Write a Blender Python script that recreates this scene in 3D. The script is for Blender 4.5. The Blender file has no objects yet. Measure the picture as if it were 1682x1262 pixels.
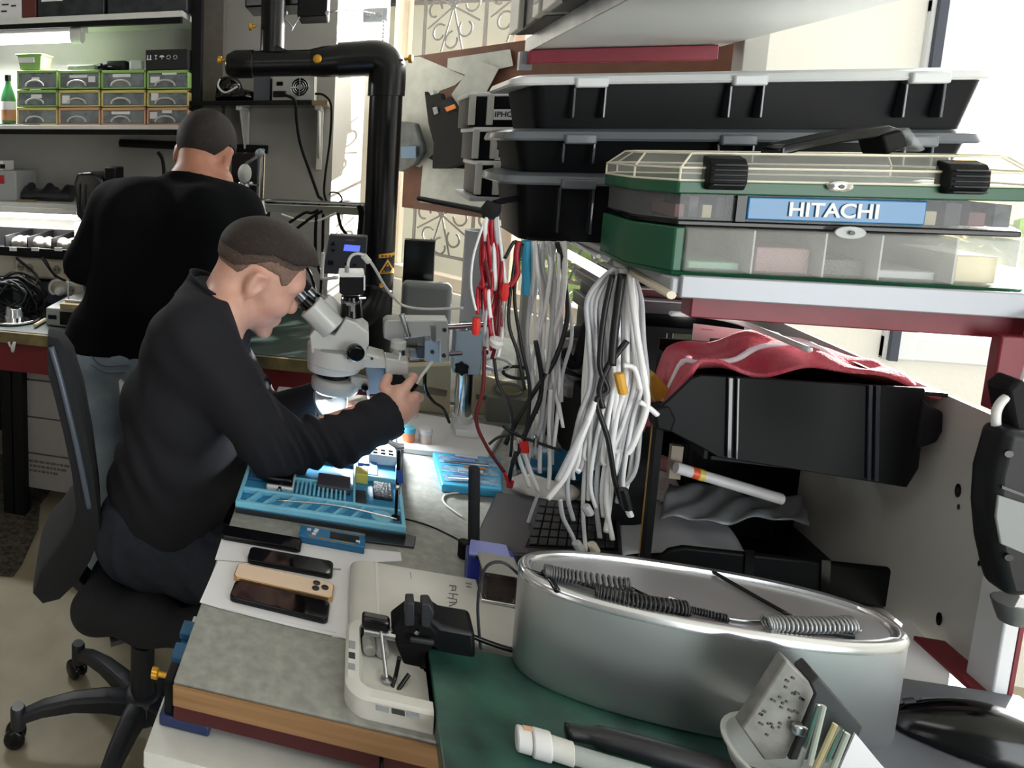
import bpy, math, random
import numpy as np
from mathutils import Matrix, Vector
SC = bpy.context.scene
COL = SC.collection
PI = math.pi
# ---------------------------------------------------------------- camera (a phone picture cropped off-centre: real lens shift)
W, HH = 1682, 1262
F, PX, PY = 1110.0, 270.0, 365.0
YAW, PITCH, ROLL = .279, .124, .007
EYE = 1.52
def _rot(a, b, c):
    ca, sa, cb, sb, cc, sc = math.cos(a), math.sin(a), math.cos(b), math.sin(b), math.cos(c), math.sin(c)
    Ry = np.array([[ca, 0, sa], [0, 1, 0], [-sa, 0, ca]])
    Rx = np.array([[1, 0, 0], [0, cb, -sb], [0, sb, cb]])
    Rz = np.array([[cc, -sc, 0], [sc, cc, 0], [0, 0, 1]])
    return Rz @ Rx @ Ry
RC = _rot(YAW, PITCH, ROLL)
def _wv(r): return Vector((r[0], r[2], -r[1]))
cam = bpy.data.cameras.new('camera')
camo = bpy.data.objects.new('camera', cam); COL.objects.link(camo)
rt, dn, fw = _wv(RC[0]), _wv(RC[1]), _wv(RC[2])
camo.matrix_world = Matrix(((rt.x, -dn.x, -fw.x, 0), (rt.y, -dn.y, -fw.y, 0), (rt.z, -dn.z, -fw.z, EYE), (0, 0, 0, 1)))
cam.sensor_fit = 'HORIZONTAL'; cam.sensor_width = 36; cam.lens = F / W * 36
cam.shift_x = (W / 2 - PX) / W; cam.shift_y = (PY - HH / 2) / W
cam.clip_start = .02; cam.clip_end = 100
SC.camera = camo
def at(px, py, x=None, y=None, z=None):
    """the point of the world plane x=, y= or z= that stands at a place of the photograph"""
    d = RC.T @ np.array([(px - PX) / F, (py - PY) / F, 1.0])
    r = Vector((d[0], d[2], -d[1]))
    t = (x / r.x) if x is not None else (y / r.y) if y is not None else ((z - EYE) / r.z)
    return Vector((0, 0, EYE)) + r * t
# ---------------------------------------------------------------- world, sun, exposure
wd = bpy.data.worlds.new('world'); SC.world = wd; wd.use_nodes = True
nt = wd.node_tree; nt.nodes.clear()
wo = nt.nodes.new('ShaderNodeOutputWorld'); bg = nt.nodes.new('ShaderNodeBackground')
sky = nt.nodes.new('ShaderNodeTexSky'); sky.sky_type = 'HOSEK_WILKIE'; sky.turbidity = 4
SUN = Vector((-.62, -.66, -.17)).normalized()
sky.sun_direction = -SUN
nt.links.new(sky.outputs[0], bg.inputs[0]); bg.inputs[1].default_value = 6
nt.links.new(bg.outputs[0], wo.inputs[0])
def light(name, kind, loc, direction, energy, color=(1, 1, 1), size=None, sy=None, **kw):
    l = bpy.data.lights.new(name, kind); l.energy = energy; l.color = color
    o = bpy.data.objects.new(name, l); COL.objects.link(o)
    o.location = loc; o.rotation_euler = Vector(direction).to_track_quat('-Z', 'Y').to_euler()
    if size and kind == 'AREA':
        l.shape = 'RECTANGLE'; l.size = size; l.size_y = sy or size
    for k, v in kw.items(): setattr(l, k, v)
    return o
light('sun', 'SUN', (3, 4, 4), SUN, 30, (1, .96, .9), angle=.01)
SC.view_settings.view_transform = 'Standard'; SC.view_settings.look = 'None'
SC.view_settings.gamma = 1; SC.view_settings.use_curve_mapping = False
SC.view_settings.exposure = 0.6
SC.cycles.max_bounces = 7; SC.cycles.transparent_max_bounces = 14
SC.cycles.sample_clamp_indirect = 4
# window daylight, assumed shopfront light, and an unseen fill light added under the ceiling
light('window_daylight_right', 'AREA', (2.2, 2.42, 1.65), (-.45, -1, -.12), 55, (.93, .97, 1), 1.3, 1.3)
light('assumed_shopfront_daylight', 'AREA', (1.75, -1.16, 1.22), (-.25, 1, .02), 36, (.95, .98, 1), 1.25, 2.2)  # area light added for an assumed, unseen shopfront opening behind the camera
light('window_daylight_corner', 'AREA', (.68, 2.98, 1.75), (-.69, -.72, -.05), 22, (.95, .98, 1), .9, 1.0)
light('ceiling_fill_light', 'AREA', (-.5, -.2, 2.44), (.3, .3, -1), 4, (1, .98, .95), 1.1, .5)
# ---------------------------------------------------------------- materials
MATS = {}
def lin(c):
    c = c / 255.0
    return c / 12.92 if c <= .04045 else ((c + .055) / 1.055) ** 2.4
def rgb(h): return (lin(h >> 16 & 255), lin(h >> 8 & 255), lin(h & 255), 1)
def mat(name, col, rough=.5, metal=0, var=0, vscale=30, bump=0, bscale=200, trans=0, alpha=1, emit=0, coat=0, spec=.5, stretch=None, col2=None):
    """procedural surface: a colour with noise variation (towards col2) and fine bump"""
    if name in MATS: return MATS[name]
    m = bpy.data.materials.new(name); m.use_nodes = True; MATS[name] = m
    n = m.node_tree.nodes; L = m.node_tree.links; b = n['Principled BSDF']
    c = rgb(col)
    b.inputs['Roughness'].default_value = rough; b.inputs['Metallic'].default_value = metal
    b.inputs['Specular IOR Level'].default_value = spec
    b.inputs['Coat Weight'].default_value = coat
    b.inputs['Transmission Weight'].default_value = trans
    b.inputs['Alpha'].default_value = alpha
    b.inputs['Base Color'].default_value = c
    if emit:
        b.inputs['Emission Color'].default_value = c; b.inputs['Emission Strength'].default_value = emit
    if var or bump:
        tc = n.new('ShaderNodeTexCoord'); mp = n.new('ShaderNodeMapping')
        L.new(tc.outputs['Object'], mp.inputs[0])
        if stretch: mp.inputs['Scale'].default_value = stretch
    if var:
        t = n.new('ShaderNodeTexNoise'); t.inputs['Scale'].default_value = vscale; t.inputs['Detail'].default_value = 5
        L.new(mp.outputs[0], t.inputs['Vector'])
        r = n.new('ShaderNodeValToRGB')
        r.color_ramp.elements[0].position = .32; r.color_ramp.elements[1].position = .68
        c2 = rgb(col2) if col2 is not None else tuple(x * (1 - var) for x in c[:3]) + (1,)
        r.color_ramp.elements[0].color = c2; r.color_ramp.elements[1].color = c if col2 is not None else tuple(min(1, x * (1 + var * .4)) for x in c[:3]) + (1,)
        L.new(t.outputs['Fac'], r.inputs[0]); L.new(r.outputs[0], b.inputs['Base Color'])
        if emit: L.new(r.outputs[0], b.inputs['Emission Color'])
    if bump:
        t2 = n.new('ShaderNodeTexNoise'); t2.inputs['Scale'].default_value = bscale; t2.inputs['Detail'].default_value = 3
        L.new(mp.outputs[0], t2.inputs['Vector'])
        bp = n.new('ShaderNodeBump'); bp.inputs['Strength'].default_value = bump; bp.inputs['Distance'].default_value = .004
        L.new(t2.outputs['Fac'], bp.inputs['Height']); L.new(bp.outputs[0], b.inputs['Normal'])
    return m
black = mat('black_plastic', 0x0f1114, .42, spec=.3, var=.25, vscale=40)
blackm = mat('matte_black_plastic', 0x0b0c0e, .6, spec=.2, bump=.1)
gloss = mat('glossy_black', 0x060709, .16, spec=.4)
dark = mat('dark_grey_plastic', 0x24272d, .5, var=.2)
white = mat('white_plastic', 0xdedede, .4, var=.06)
offw = mat('off_white_paint', 0xcfcfca, .5, var=.08)
grey = mat('grey_plastic', 0x8b9096, .45, var=.1)
steel = mat('steel', 0xb9bcc0, .25, 1, var=.1)
chrome = mat('chrome', 0xd8dadc, .12, 1)
alum = mat('brushed_aluminium', 0xb4b7ba, .34, 1, bump=.05, bscale=60, stretch=(1, 1, 40))
brass = mat('brass_yellow', 0xc8952a, .3, .6)
red = mat('red_paint', 0x761b28, .45, var=.15)
paper = mat('white_paper', 0xe3e3e6, .7, var=.05, vscale=8, bump=.1, bscale=15)
blue = mat('blue_silicone', 0x3fa9d6, .5, var=.12, vscale=12)
dblue = mat('dark_blue_silicone', 0x1f5f88, .5, var=.15)
ink = mat('black_ink', 0x25252a, .7)
clear = mat('clear_plastic', 0xe8ece8, .14, alpha=.30, var=.08)
frost = mat('frosted_clear_plastic', 0xcfd4d2, .3, alpha=.55, var=.1)
yelmat = mat('yellow_plastic', 0xd9b23a, .45)
orange = mat('orange_plastic', 0xd9792a, .45)
glass = mat('window_glass', 0xffffff, .0, alpha=.06)
# ---------------------------------------------------------------- mesh building
class MB:
    """collects shapes, then links them as one mesh object"""
    def __init__(s, M=None): s.v, s.f, s.M = [], [], M or Matrix()
    def add(s, vs, fs):
        o = len(s.v); s.v += [s.M @ Vector(p) for p in vs]; s.f += [tuple(i + o for i in q) for q in fs]; return s
    def box(s, c, d, R=None):
        x, y, z = d[0] / 2, d[1] / 2, d[2] / 2
        vs = [Vector((i * x, j * y, k * z)) for i in (-1, 1) for j in (-1, 1) for k in (-1, 1)]
        if R is not None: vs = [R @ p for p in vs]
        return s.add([Vector(c) + p for p in vs], [(0, 1, 3, 2), (4, 6, 7, 5), (0, 4, 5, 1), (2, 3, 7, 6), (0, 2, 6, 4), (1, 5, 7, 3)])
    def bb(s, a, b):
        return s.box([(a[i] + b[i]) / 2 for i in range(3)], [abs(b[i] - a[i]) for i in range(3)])
    def tube(s, pts, r, n=8, smooth=0, cap=True):
        pts = [Vector(p) for p in pts]
        if smooth: pts = spline(pts, smooth)
        rs = r if isinstance(r, (list, tuple)) else [r] * len(pts)
        if len(rs) != len(pts): rs = [rs[min(len(rs) - 1, int(i * (len(rs) - 1) / (len(pts) - 1)))] for i in range(len(pts))]
        vs, fs = [], []
        t0 = (pts[1] - pts[0]).normalized()
        u = t0.orthogonal().normalized()
        for i, p in enumerate(pts):
            t = (pts[min(i + 1, len(pts) - 1)] - pts[max(i - 1, 0)])
            t = t.normalized() if t.length > 1e-9 else t0
            u = (u - t * u.dot(t)); u = u.normalized() if u.length > 1e-6 else t.orthogonal().normalized()
            w = t.cross(u)
            vs += [p + (u * math.cos(2 * PI * k / n) + w * math.sin(2 * PI * k / n)) * rs[i] for k in range(n)]
        for i in range(len(pts) - 1):
            for k in range(n):
                a, b = i * n + k, i * n + (k + 1) % n
                fs.append((a, b, b + n, a + n))
        if cap:
            fs.append(tuple(range(n))[::-1]); fs.append(tuple(range(len(vs) - n, len(vs))))
        return s.add(vs, fs)
    def cyl(s, p0, p1, r0, r1=None, n=20): return s.tube([p0, p1], [r0, r0 if r1 is None else r1], n)
    def lathe(s, prof, c=(0, 0, 0), n=24, axis=None, sx=1, sy=1):
        """prof: (radius, height) pairs turned about axis through c"""
        R = Matrix() if axis is None else Vector((0, 0, 1)).rotation_difference(Vector(axis)).to_matrix().to_4x4()
        vs, fs = [], []
        for r, h in prof:
            vs += [Vector(c) + R @ Vector((r * sx * math.cos(2 * PI * k / n), r * sy * math.sin(2 * PI * k / n), h)) for k in range(n)]
        for i in range(len(prof) - 1):
            for k in range(n):
                a, b = i * n + k, i * n + (k + 1) % n
                fs.append((a, b, b + n, a + n))
        fs.append(tuple(range(n))[::-1]); fs.append(tuple(range(len(vs) - n, len(vs))))
        return s.add(vs, fs)
    def prism(s, pts, d):
        """closed outline of 3D points pushed along the vector d"""
        n = len(pts); d = Vector(d)
        vs = [Vector(p) for p in pts] + [Vector(p) + d for p in pts]
        fs = [tuple(range(n))[::-1], tuple(range(n, 2 * n))] + [(i, (i + 1) % n, (i + 1) % n + n, i + n) for i in range(n)]
        return s.add(vs, fs)
    def loft(s, secs, cap=True, close=True):
        n = len(secs[0]); vs = [p for q in secs for p in q]; fs = []
        for i in range(len(secs) - 1):
            for k in range(n if close else n - 1):
                a, b = i * n + k, i * n + (k + 1) % n
                fs.append((a, b, b + n, a + n))
        if cap and close:
            fs.append(tuple(range(n))[::-1]); fs.append(tuple(range(len(vs) - n, len(vs))))
        return s.add(vs, fs)
    def grid(s, fn, nu, nv, th=0):
        """surface fn(u,v); th>0 gives it thickness along its normal afterwards (solidify)"""
        vs = [fn(i / nu, j / nv) for i in range(nu + 1) for j in range(nv + 1)]
        fs = [(i * (nv + 1) + j, (i + 1) * (nv + 1) + j, (i + 1) * (nv + 1) + j + 1, i * (nv + 1) + j + 1) for i in range(nu) for j in range(nv)]
        return s.add(vs, fs)
    def ball(s, c, r, n=14, m=10):
        r = r if isinstance(r, (list, tuple)) else (r, r, r)
        prof = [Vector((math.sin(PI * j / m), -math.cos(PI * j / m), 0)) for j in range(m + 1)]
        vs, fs = [], []
        for j in range(m + 1):
            q = max(1e-4, math.sin(PI * j / m))
            vs += [Vector(c) + Vector((r[0] * q * math.cos(2 * PI * k / n), r[1] * q * math.sin(2 * PI * k / n), -r[2] * math.cos(PI * j / m))) for k in range(n)]
        for j in range(m):
            for k in range(n):
                a, b = j * n + k, j * n + (k + 1) % n
                fs.append((a, b, b + n, a + n))
        return s.add(vs, fs)
    def build(s, name, m, parent=None, bevel=0, seg=2, angle=35, solid=0, sub=0):
        me = bpy.data.meshes.new(name); me.from_pydata(s.v, [], s.f); me.update()
        o = bpy.data.objects.new(name, me); COL.objects.link(o)
        me.materials.append(m)
        finish(o, bevel, seg, angle, solid, sub)
        if parent is not None: o.parent = parent
        else: rebase(o)
        return o
def finish(o, bevel=0, seg=2, angle=35, solid=0, sub=0):
    me = o.data
    import bmesh
    b = bmesh.new(); b.from_mesh(me); bmesh.ops.recalc_face_normals(b, faces=b.faces); b.to_mesh(me); b.free()
    me.shade_smooth()
    if angle < 180: me.set_sharp_from_angle(angle=math.radians(angle))
    if solid:
        md = o.modifiers.new('thickness', 'SOLIDIFY'); md.thickness = solid; md.offset = 0
    if bevel:
        md = o.modifiers.new('bevel', 'BEVEL'); md.width = bevel; md.segments = seg; md.limit_method = 'ANGLE'; md.angle_limit = math.radians(32); md.harden_normals = False
    if sub:
        md = o.modifiers.new('subdivision', 'SUBSURF'); md.levels = sub; md.render_levels = sub
def rebase(o):
    """move a mesh object's origin to the middle of its base"""
    me = o.data; n = len(me.vertices)
    if not n: return
    a = np.empty(n * 3, np.float32); me.vertices.foreach_get('co', a); a = a.reshape(-1, 3)
    lo, hi = a.min(0), a.max(0); c = Vector((float(lo[0] + hi[0]) / 2, float(lo[1] + hi[1]) / 2, float(lo[2])))
    me.transform(Matrix.Translation(-c)); o.location = c
def spline(p, k):
    out = []
    for i in range(len(p) - 1):
        a, b, c, d = p[max(i - 1, 0)], p[i], p[i + 1], p[min(i + 2, len(p) - 1)]
        for j in range(k):
            t = j / k
            out.append(.5 * ((2 * b) + (c - a) * t + (2 * a - 5 * b + 4 * c - d) * t * t + (3 * b - a - 3 * c + d) * t ** 3))
    out.append(p[-1]); return out
THINGS = []
def tag(o, label, cat, group=None, kind=None):
    o['label'] = label; o['category'] = cat
    if group: o['group'] = group
    if kind: o['kind'] = kind
    return o
def struct(o): o['kind'] = 'structure'; return o
def thing(name, label, cat, group=None):
    o = bpy.data.objects.new(name, None); COL.objects.link(o); o.empty_display_size = .02
    THINGS.append(o); return tag(o, label, cat, group)
def settle(o):
    """put a thing's Empty at the middle of its base, its parts staying where they are"""
    lo, hi = Vector((9e9,) * 3), Vector((-9e9,) * 3)
    for c in o.children_recursive:
        for p in c.bound_box:
            q = c.matrix_basis @ Vector(p)
            for i in range(3): lo[i] = min(lo[i], q[i]); hi[i] = max(hi[i], q[i])
    o.location = ((lo.x + hi.x) / 2, (lo.y + hi.y) / 2, lo.z)
    for c in o.children: c.matrix_parent_inverse = Matrix.Translation(-o.location)
    if o in THINGS: THINGS.remove(o)
def dup(o, move, label=None, rz=0):
    """a copy of a thing with copies of its parts and sub-parts"""
    if o in THINGS: settle(o)
    r = o.copy(); COL.objects.link(r); r.location = o.location + Vector(move); r.rotation_euler = (0, 0, o.rotation_euler.z + rz)
    if label: r['label'] = label
    for ch in list(o.children):
        c = ch.copy(); COL.objects.link(c); c.parent = r; c.matrix_parent_inverse = ch.matrix_parent_inverse
        for g in list(ch.children):
            d = g.copy(); COL.objects.link(d); d.parent = c; d.matrix_parent_inverse = g.matrix_parent_inverse
    return r
def RZ(a): return Matrix.Rotation(a, 4, 'Z')
def frame(o, x, y=None, z=None):
    """matrix with origin o, x axis along x, z axis as near z as possible"""
    x = Vector(x).normalized(); z = Vector(z or (0, 0, 1)); y = z.cross(x).normalized(); z = x.cross(y)
    return Matrix(((x.x, y.x, z.x, o[0]), (x.y, y.y, z.y, o[1]), (x.z, y.z, z.z, o[2]), (0, 0, 0, 1)))
FONT = None
def text(s, M, size, m, name, parent, depth=.0006, sx=1):
    """lettering as a thin solid mesh"""
    cu = bpy.data.curves.new('letters', 'FONT'); cu.body = s; cu.size = size; cu.extrude = depth; cu.offset = size * .022; cu.align_x = 'CENTER'; cu.align_y = 'CENTER'
    to = bpy.data.objects.new('letters', cu); COL.objects.link(to)
    bpy.context.view_layer.update()
    me = bpy.data.meshes.new_from_object(to.evaluated_get(bpy.context.evaluated_depsgraph_get()))
    bpy.data.objects.remove(to); bpy.data.curves.remove(cu)
    me.transform(M @ Matrix.Diagonal((sx, 1, 1, 1)))
    me.materials.clear(); me.materials.append(m)
    o = bpy.data.objects.new(name, me); COL.objects.link(o); o.parent = parent
    return o
def rrect(w, h, r, n=5):
    """rounded rectangle outline, centred"""
    out = []
    for cx, cy, a in ((w / 2 - r, h / 2 - r, 0), (-w / 2 + r, h / 2 - r, 90), (-w / 2 + r, -h / 2 + r, 180), (w / 2 - r, -h / 2 + r, 270)):
        for k in range(n + 1):
            t = math.radians(a + 90 * k / n); out.append(Vector((cx + r * math.cos(t), cy + r * math.sin(t), 0)))
    return out
rnd = random.Random(7)
# ---------------------------------------------------------------- soft bodies: smooth unions of tapered limbs, meshed by surface nets
class SDF:
    def __init__(s, lo, hi, h):
        s.lo = np.array(lo, np.float32); s.h = h
        s.n = np.ceil((np.array(hi) - s.lo) / h).astype(int) + 1
        s.d = np.full(s.n, .12, np.float32)
    def _sub(s, lo, hi):
        a = np.clip(np.floor((np.array(lo) - s.lo) / s.h).astype(int), 0, s.n); b = np.clip(np.ceil((np.array(hi) - s.lo) / s.h).astype(int) + 1, 0, s.n)
        if (b <= a).any(): return None, None
        g = [s.lo[i] + s.h * np.arange(a[i], b[i], dtype=np.float32) for i in range(3)]
        return tuple(slice(a[i], b[i]) for i in range(3)), (g[0][:, None, None], g[1][None, :, None], g[2][None, None, :])
    def _mix(s, sl, e, k, op):
        d = s.d[sl]
        if op == 'add':
            h = np.clip(.5 + .5 * (d - e) / k, 0, 1); s.d[sl] = d * (1 - h) + e * h - k * h * (1 - h)
        else:
            e = -e; h = np.clip(.5 - .5 * (d - e) / k, 0, 1); s.d[sl] = d * (1 - h) + e * h + k * h * (1 - h)
    def cap(s, a, b, r0, r1=None, k=.02, op='add', flat=None):
        """tapered capsule; flat=(axis vector, factor) squashes it across that axis"""
        a, b = np.array(a, np.float32), np.array(b, np.float32); r1 = r0 if r1 is None else r1
        R = max(r0, r1) * (1 if not flat else max(1, 1 / flat[1])) + .06
        sl, g = s._sub(np.minimum(a, b) - R, np.maximum(a, b) + R)
        if sl is None: return s
        ab = b - a; L2 = max(1e-9, float(ab @ ab))
        p = [g[i] - a[i] for i in range(3)]
        t = np.clip((p[0] * ab[0] + p[1] * ab[1] + p[2] * ab[2]) / L2, 0, 1)
        q = [p[i] - t * ab[i] for i in range(3)]
        if flat:
            n = np.array(flat[0], np.float32); n /= np.linalg.norm(n); w = q[0] * n[0] + q[1] * n[1] + q[2] * n[2]
            q = [q[i] + w * n[i] * (1 / flat[1] - 1) for i in range(3)]
        e = np.sqrt(q[0] ** 2 + q[1] ** 2 + q[2] ** 2) - (r0 + (r1 - r0) * t)
        if flat: e = e * min(1, flat[1])
        s._mix(sl, e, k, op); return s
    def ell(s, c, r, R=None, k=.02, op='add'):
        """ellipsoid with radii r, turned by the 3x3 matrix R"""
        c = np.array(c, np.float32); m = max(r) + .06
        sl, g = s._sub(c - m, c + m)
        if sl is None: return s
        p = [g[i] - c[i] for i in range(3)]
        if R is not None:
            R = np.array(R, np.float32); p = [p[0] * R[0, i] + p[1] * R[1, i] + p[2] * R[2, i] for i in range(3)]
        k0 = np.sqrt((p[0] / r[0]) ** 2 + (p[1] / r[1]) ** 2 + (p[2] / r[2]) ** 2)
        e = (k0 - 1) * k0 / np.maximum(np.sqrt((p[0] / r[0] ** 2) ** 2 + (p[1] / r[1] ** 2) ** 2 + (p[2] / r[2] ** 2) ** 2), 1e-6)
        s._mix(sl, e.astype(np.float32), k, op); return s
    def plane(s, c, n, k=.004):
        """cut away everything beyond the plane through c with outward normal n"""
        n = np.array(n, np.float32); n /= np.linalg.norm(n); sl, g = s._sub(s.lo, s.lo + s.n * s.h)
        np.maximum(s.d[sl], (g[0] - c[0]) * n[0] + (g[1] - c[1]) * n[1] + (g[2] - c[2]) * n[2], out=s.d[sl]); return s
    def wrinkle(s, lo, hi, fn):
        sl, g = s._sub(lo, hi)
        if sl is not None: s.d[sl] += fn(*g).astype(np.float32)
        return s
    def mesh(s, name, m, parent=None, smooth=2):
        d = s.d; n = d.shape; ins = d < 0
        c = np.zeros((n[0] - 1, n[1] - 1, n[2] - 1), np.int8)
        for i in (0, 1):
            for j in (0, 1):
                for k in (0, 1): c += ins[i:n[0] - 1 + i, j:n[1] - 1 + j, k:n[2] - 1 + k]
        cells = np.argwhere((c > 0) & (c < 8)); idx = np.full(c.shape, -1, np.int64); idx[tuple(cells.T)] = np.arange(len(cells))
        acc = np.zeros((len(cells), 3)); cnt = np.zeros(len(cells))
        corner = {(i, j, k): d[cells[:, 0] + i, cells[:, 1] + j, cells[:, 2] + k].astype(np.float64) for i in (0, 1) for j in (0, 1) for k in (0, 1)}
        for a in corner:
            for ax in range(3):
                if a[ax]: continue
                b = tuple(1 if q == ax else a[q] for q in range(3)); da, db = corner[a], corner[b]
                x = (da < 0) != (db < 0); t = np.where(x, da / np.where(x, da - db, 1), 0)
                p = np.tile(np.array(a, float), (len(cells), 1)); p[:, ax] = t
                acc[x] += p[x]; cnt[x] += 1
        v = s.lo + (cells + acc / cnt[:, None]) * s.h
        quads = []
        for ax in range(3):
            o = [(0, 0), (1, 0), (1, 1), (0, 1)]; u, w = [q for q in range(3) if q != ax]
            A = [slice(None)] * 3; B = [slice(None)] * 3; A[ax] = slice(0, -1); B[ax] = slice(1, None)
            e = np.argwhere(ins[tuple(A)] != ins[tuple(B)])
            e = e[(e[:, u] > 0) & (e[:, w] > 0) & (e[:, u] < n[u] - 1) & (e[:, w] < n[w] - 1)]
            q = []
            for du, dw in o:
                f = e.copy(); f[:, u] -= du; f[:, w] -= dw; q.append(idx[f[:, 0], f[:, 1], f[:, 2]])
            quads.append(np.stack(q, 1))
        q = np.concatenate(quads); q = q[(q >= 0).all(1)]
        for _ in range(smooth):
            sm = np.zeros_like(v); ct = np.zeros(len(v))
            for a, b in ((0, 1), (1, 2), (2, 3), (3, 0)):
                np.add.at(sm, q[:, a], v[q[:, b]]); np.add.at(sm, q[:, b], v[q[:, a]]); np.add.at(ct, q[:, a], 1); np.add.at(ct, q[:, b], 1)
            v = .5 * v + .5 * sm / np.maximum(ct, 1)[:, None]
        me = bpy.data.meshes.new(name)
        me.vertices.add(len(v)); me.vertices.foreach_set('co', v.astype(np.float32).ravel())
        me.loops.add(q.size); me.loops.foreach_set('vertex_index', q.astype(np.int32).ravel())
        me.polygons.add(len(q)); me.polygons.foreach_set('loop_start', np.arange(0, q.size, 4, dtype=np.int32))
        me.update(calc_edges=True); me.validate()
        me.materials.append(m)
        o = bpy.data.objects.new(name, me); COL.objects.link(o)
        finish(o, angle=180)
        if parent is not None: o.parent = parent
        else: rebase(o)
        return o
# ================================================================ the room
wallm = mat('plaster_wall', 0x9c9b96, .85, var=.05, vscale=6, bump=.15, bscale=90)
wallw = mat('white_plaster', 0xe6e4dc, .8, var=.03, vscale=5, bump=.1, bscale=90)
floorm = mat('beige_linoleum', 0x918872, .55, var=.16, vscale=7, bump=.06, bscale=300, col2=0xa39a85)
BX, BY = -.11, 2.97            # where the back wall ends
RXe, RYe = .112, 3.45          # far end of the splayed window reveal
KX, KY = 1.05, 2.33            # where the slanted window wall meets the right wall
def wall(name, pts, z0, z1, th, m, side):
    """upright wall along plan points with outward thickness"""
    a, b = Vector(pts[0] + (0,)), Vector(pts[1] + (0,))
    nrm = Vector((b.y - a.y, a.x - b.x, 0)).normalized() * th * side
    return struct(MB().prism([a + Vector((0, 0, z0)), b + Vector((0, 0, z0)), b + Vector((0, 0, z1)), a + Vector((0, 0, z1))], nrm).build(name, m))
struct(MB().bb((-2.7, -1.4, -.1), (3.2, 3.9, 0)).build('floor', floorm))
struct(MB().bb((-2.7, -1.4, 2.5), (3.2, 3.9, 2.6)).build('ceiling', wallw))
wall('wall_back', [(-2.7, BY), (BX, BY)], 0, 2.5, .1, wallm, -1)
wall('wall_left', [(-2.6, -1.3), (-2.6, BY)], 0, 2.5, .1, wallm, -1)
wall('wall_front', [(-2.7, -1.2), (1.1, -1.2)], 0, 2.5, .1, mat('grey_plaster', 0x77777a, .85), 1)
mb = MB(); mb.bb((1.1, -1.3, 0), (3.15, -1.2, .08)); mb.bb((1.1, -1.3, 2.35), (3.15, -1.2, 2.5)); mb.bb((2.38, -1.3, .08), (3.15, -1.2, 2.35)); struct(mb.build('wall_assumed_shopfront', wallw))  # wall around the assumed opening behind the camera, no shopfront is seen
wall('wall_east', [(3.05, -1.3), (3.05, KY)], 0, 2.5, .1, wallw, 1)
wall('wall_reveal', [(BX, BY), (RXe, RYe)], 0, 2.5, .06, wallw, -1)
# slanted wall with window_1: sill strip below, lintel above
dirk = Vector((KX - RXe, KY - RYe, 0)); Lk = dirk.length; dirk.normalize(); nk = Vector((dirk.y, -dirk.x, 0)) # inward
def onk(t, z, off=0): return Vector((RXe, RYe, z)) + dirk * t + nk * off
def slab_k(t0, t1, z0, z1, th, off=0):
    return [onk(t0, z0, off), onk(t1, z0, off), onk(t1, z1, off), onk(t0, z1, off)], -nk * th
mb = MB(); mb.prism(*slab_k(0, Lk, 0, .86, .12)); mb.prism(*slab_k(0, Lk, 2.42, 2.5, .12)); mb.prism(*slab_k(Lk - .1, Lk, .86, 2.42, .12))
struct(mb.build('wall_corner', wallw))
framem = mat('cream_window_paint', 0xd6cbb8, .5, var=.08)
mb = MB()
for t0, t1 in ((0, .06), (Lk - .16, Lk - .1), (.66, .71)): mb.prism(*slab_k(t0, t1, .86, 2.42, .06, -.03))
for z0, z1 in ((.86, .92), (2.36, 2.42)): mb.prism(*slab_k(0, Lk - .1, z0, z1, .06, -.031))
w1 = struct(mb.build('window_1', framem, bevel=.004))
gm = MB().prism(*slab_k(.06, Lk - .16, .92, 2.36, .004, -.055)).build('pane', glass, w1)
gm.parent = w1; gm.matrix_parent_inverse = Matrix.Translation(-w1.location)
# right wall with window_2
WX0, WX1, WZ0, WZ1 = 1.43, 2.95, .92, 2.38
mb = MB(); mb.bb((KX, KY, 0), (3.15, KY + .12, WZ0)); mb.bb((KX, KY, WZ1), (3.15, KY + .12, 2.5)); mb.bb((KX, KY, WZ0), (WX0, KY + .12, WZ1)); mb.bb((WX1, KY, WZ0), (3.15, KY + .12, WZ1))
struct(mb.build('wall_right', wallw))
mb = MB(); wf = mat('white_window_frame', 0xdfe2e6, .35)
for x0, x1 in ((WX0, WX0 + .07), (WX1 - .07, WX1)): mb.bb((x0, KY - .02, WZ0), (x1, KY + .07, WZ1))
for z0, z1 in ((WZ0, WZ0 + .07), (WZ1 - .07, WZ1), (1.86, 1.90)): mb.bb((WX0, KY - .018, z0), (WX1, KY + .068, z1))
w2 = struct(mb.build('window_2', wf, bevel=.006))
sg = MB().bb((WX0 + .005, KY - .032, WZ0), (WX0 + .024, KY - .0205, WZ1)).build('seal', mat('grey_seal', 0x3c4350, .6), w2)
sg.matrix_parent_inverse = Matrix.Translation(-w2.location)
gp = MB().bb((WX0 + .07, KY + .02, WZ0 + .07), (WX1 - .07, KY + .026, WZ1 - .07)).build('pane', glass, w2)
gp.matrix_parent_inverse = Matrix.Translation(-w2.location)
# pillar beside the drawers and the terrazzo patch of floor
pl = at(333, 100, y=2.9).x, at(366, 100, y=2.9).x
struct(MB().bb((pl[0] - .05, 2.9, .8), (pl[1], 2.97, 2.5)).build('trim_1', mat('brown_grey_paint', 0x6c675f, .8, var=.1)))
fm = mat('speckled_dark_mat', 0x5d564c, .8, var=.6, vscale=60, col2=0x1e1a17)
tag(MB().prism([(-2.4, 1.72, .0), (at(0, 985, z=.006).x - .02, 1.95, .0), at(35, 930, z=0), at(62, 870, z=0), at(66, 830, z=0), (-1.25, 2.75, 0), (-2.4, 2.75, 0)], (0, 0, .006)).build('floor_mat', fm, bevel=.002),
    'dark speckled mat on the floor below the back bench, left edge of the photo', 'mat')
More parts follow.
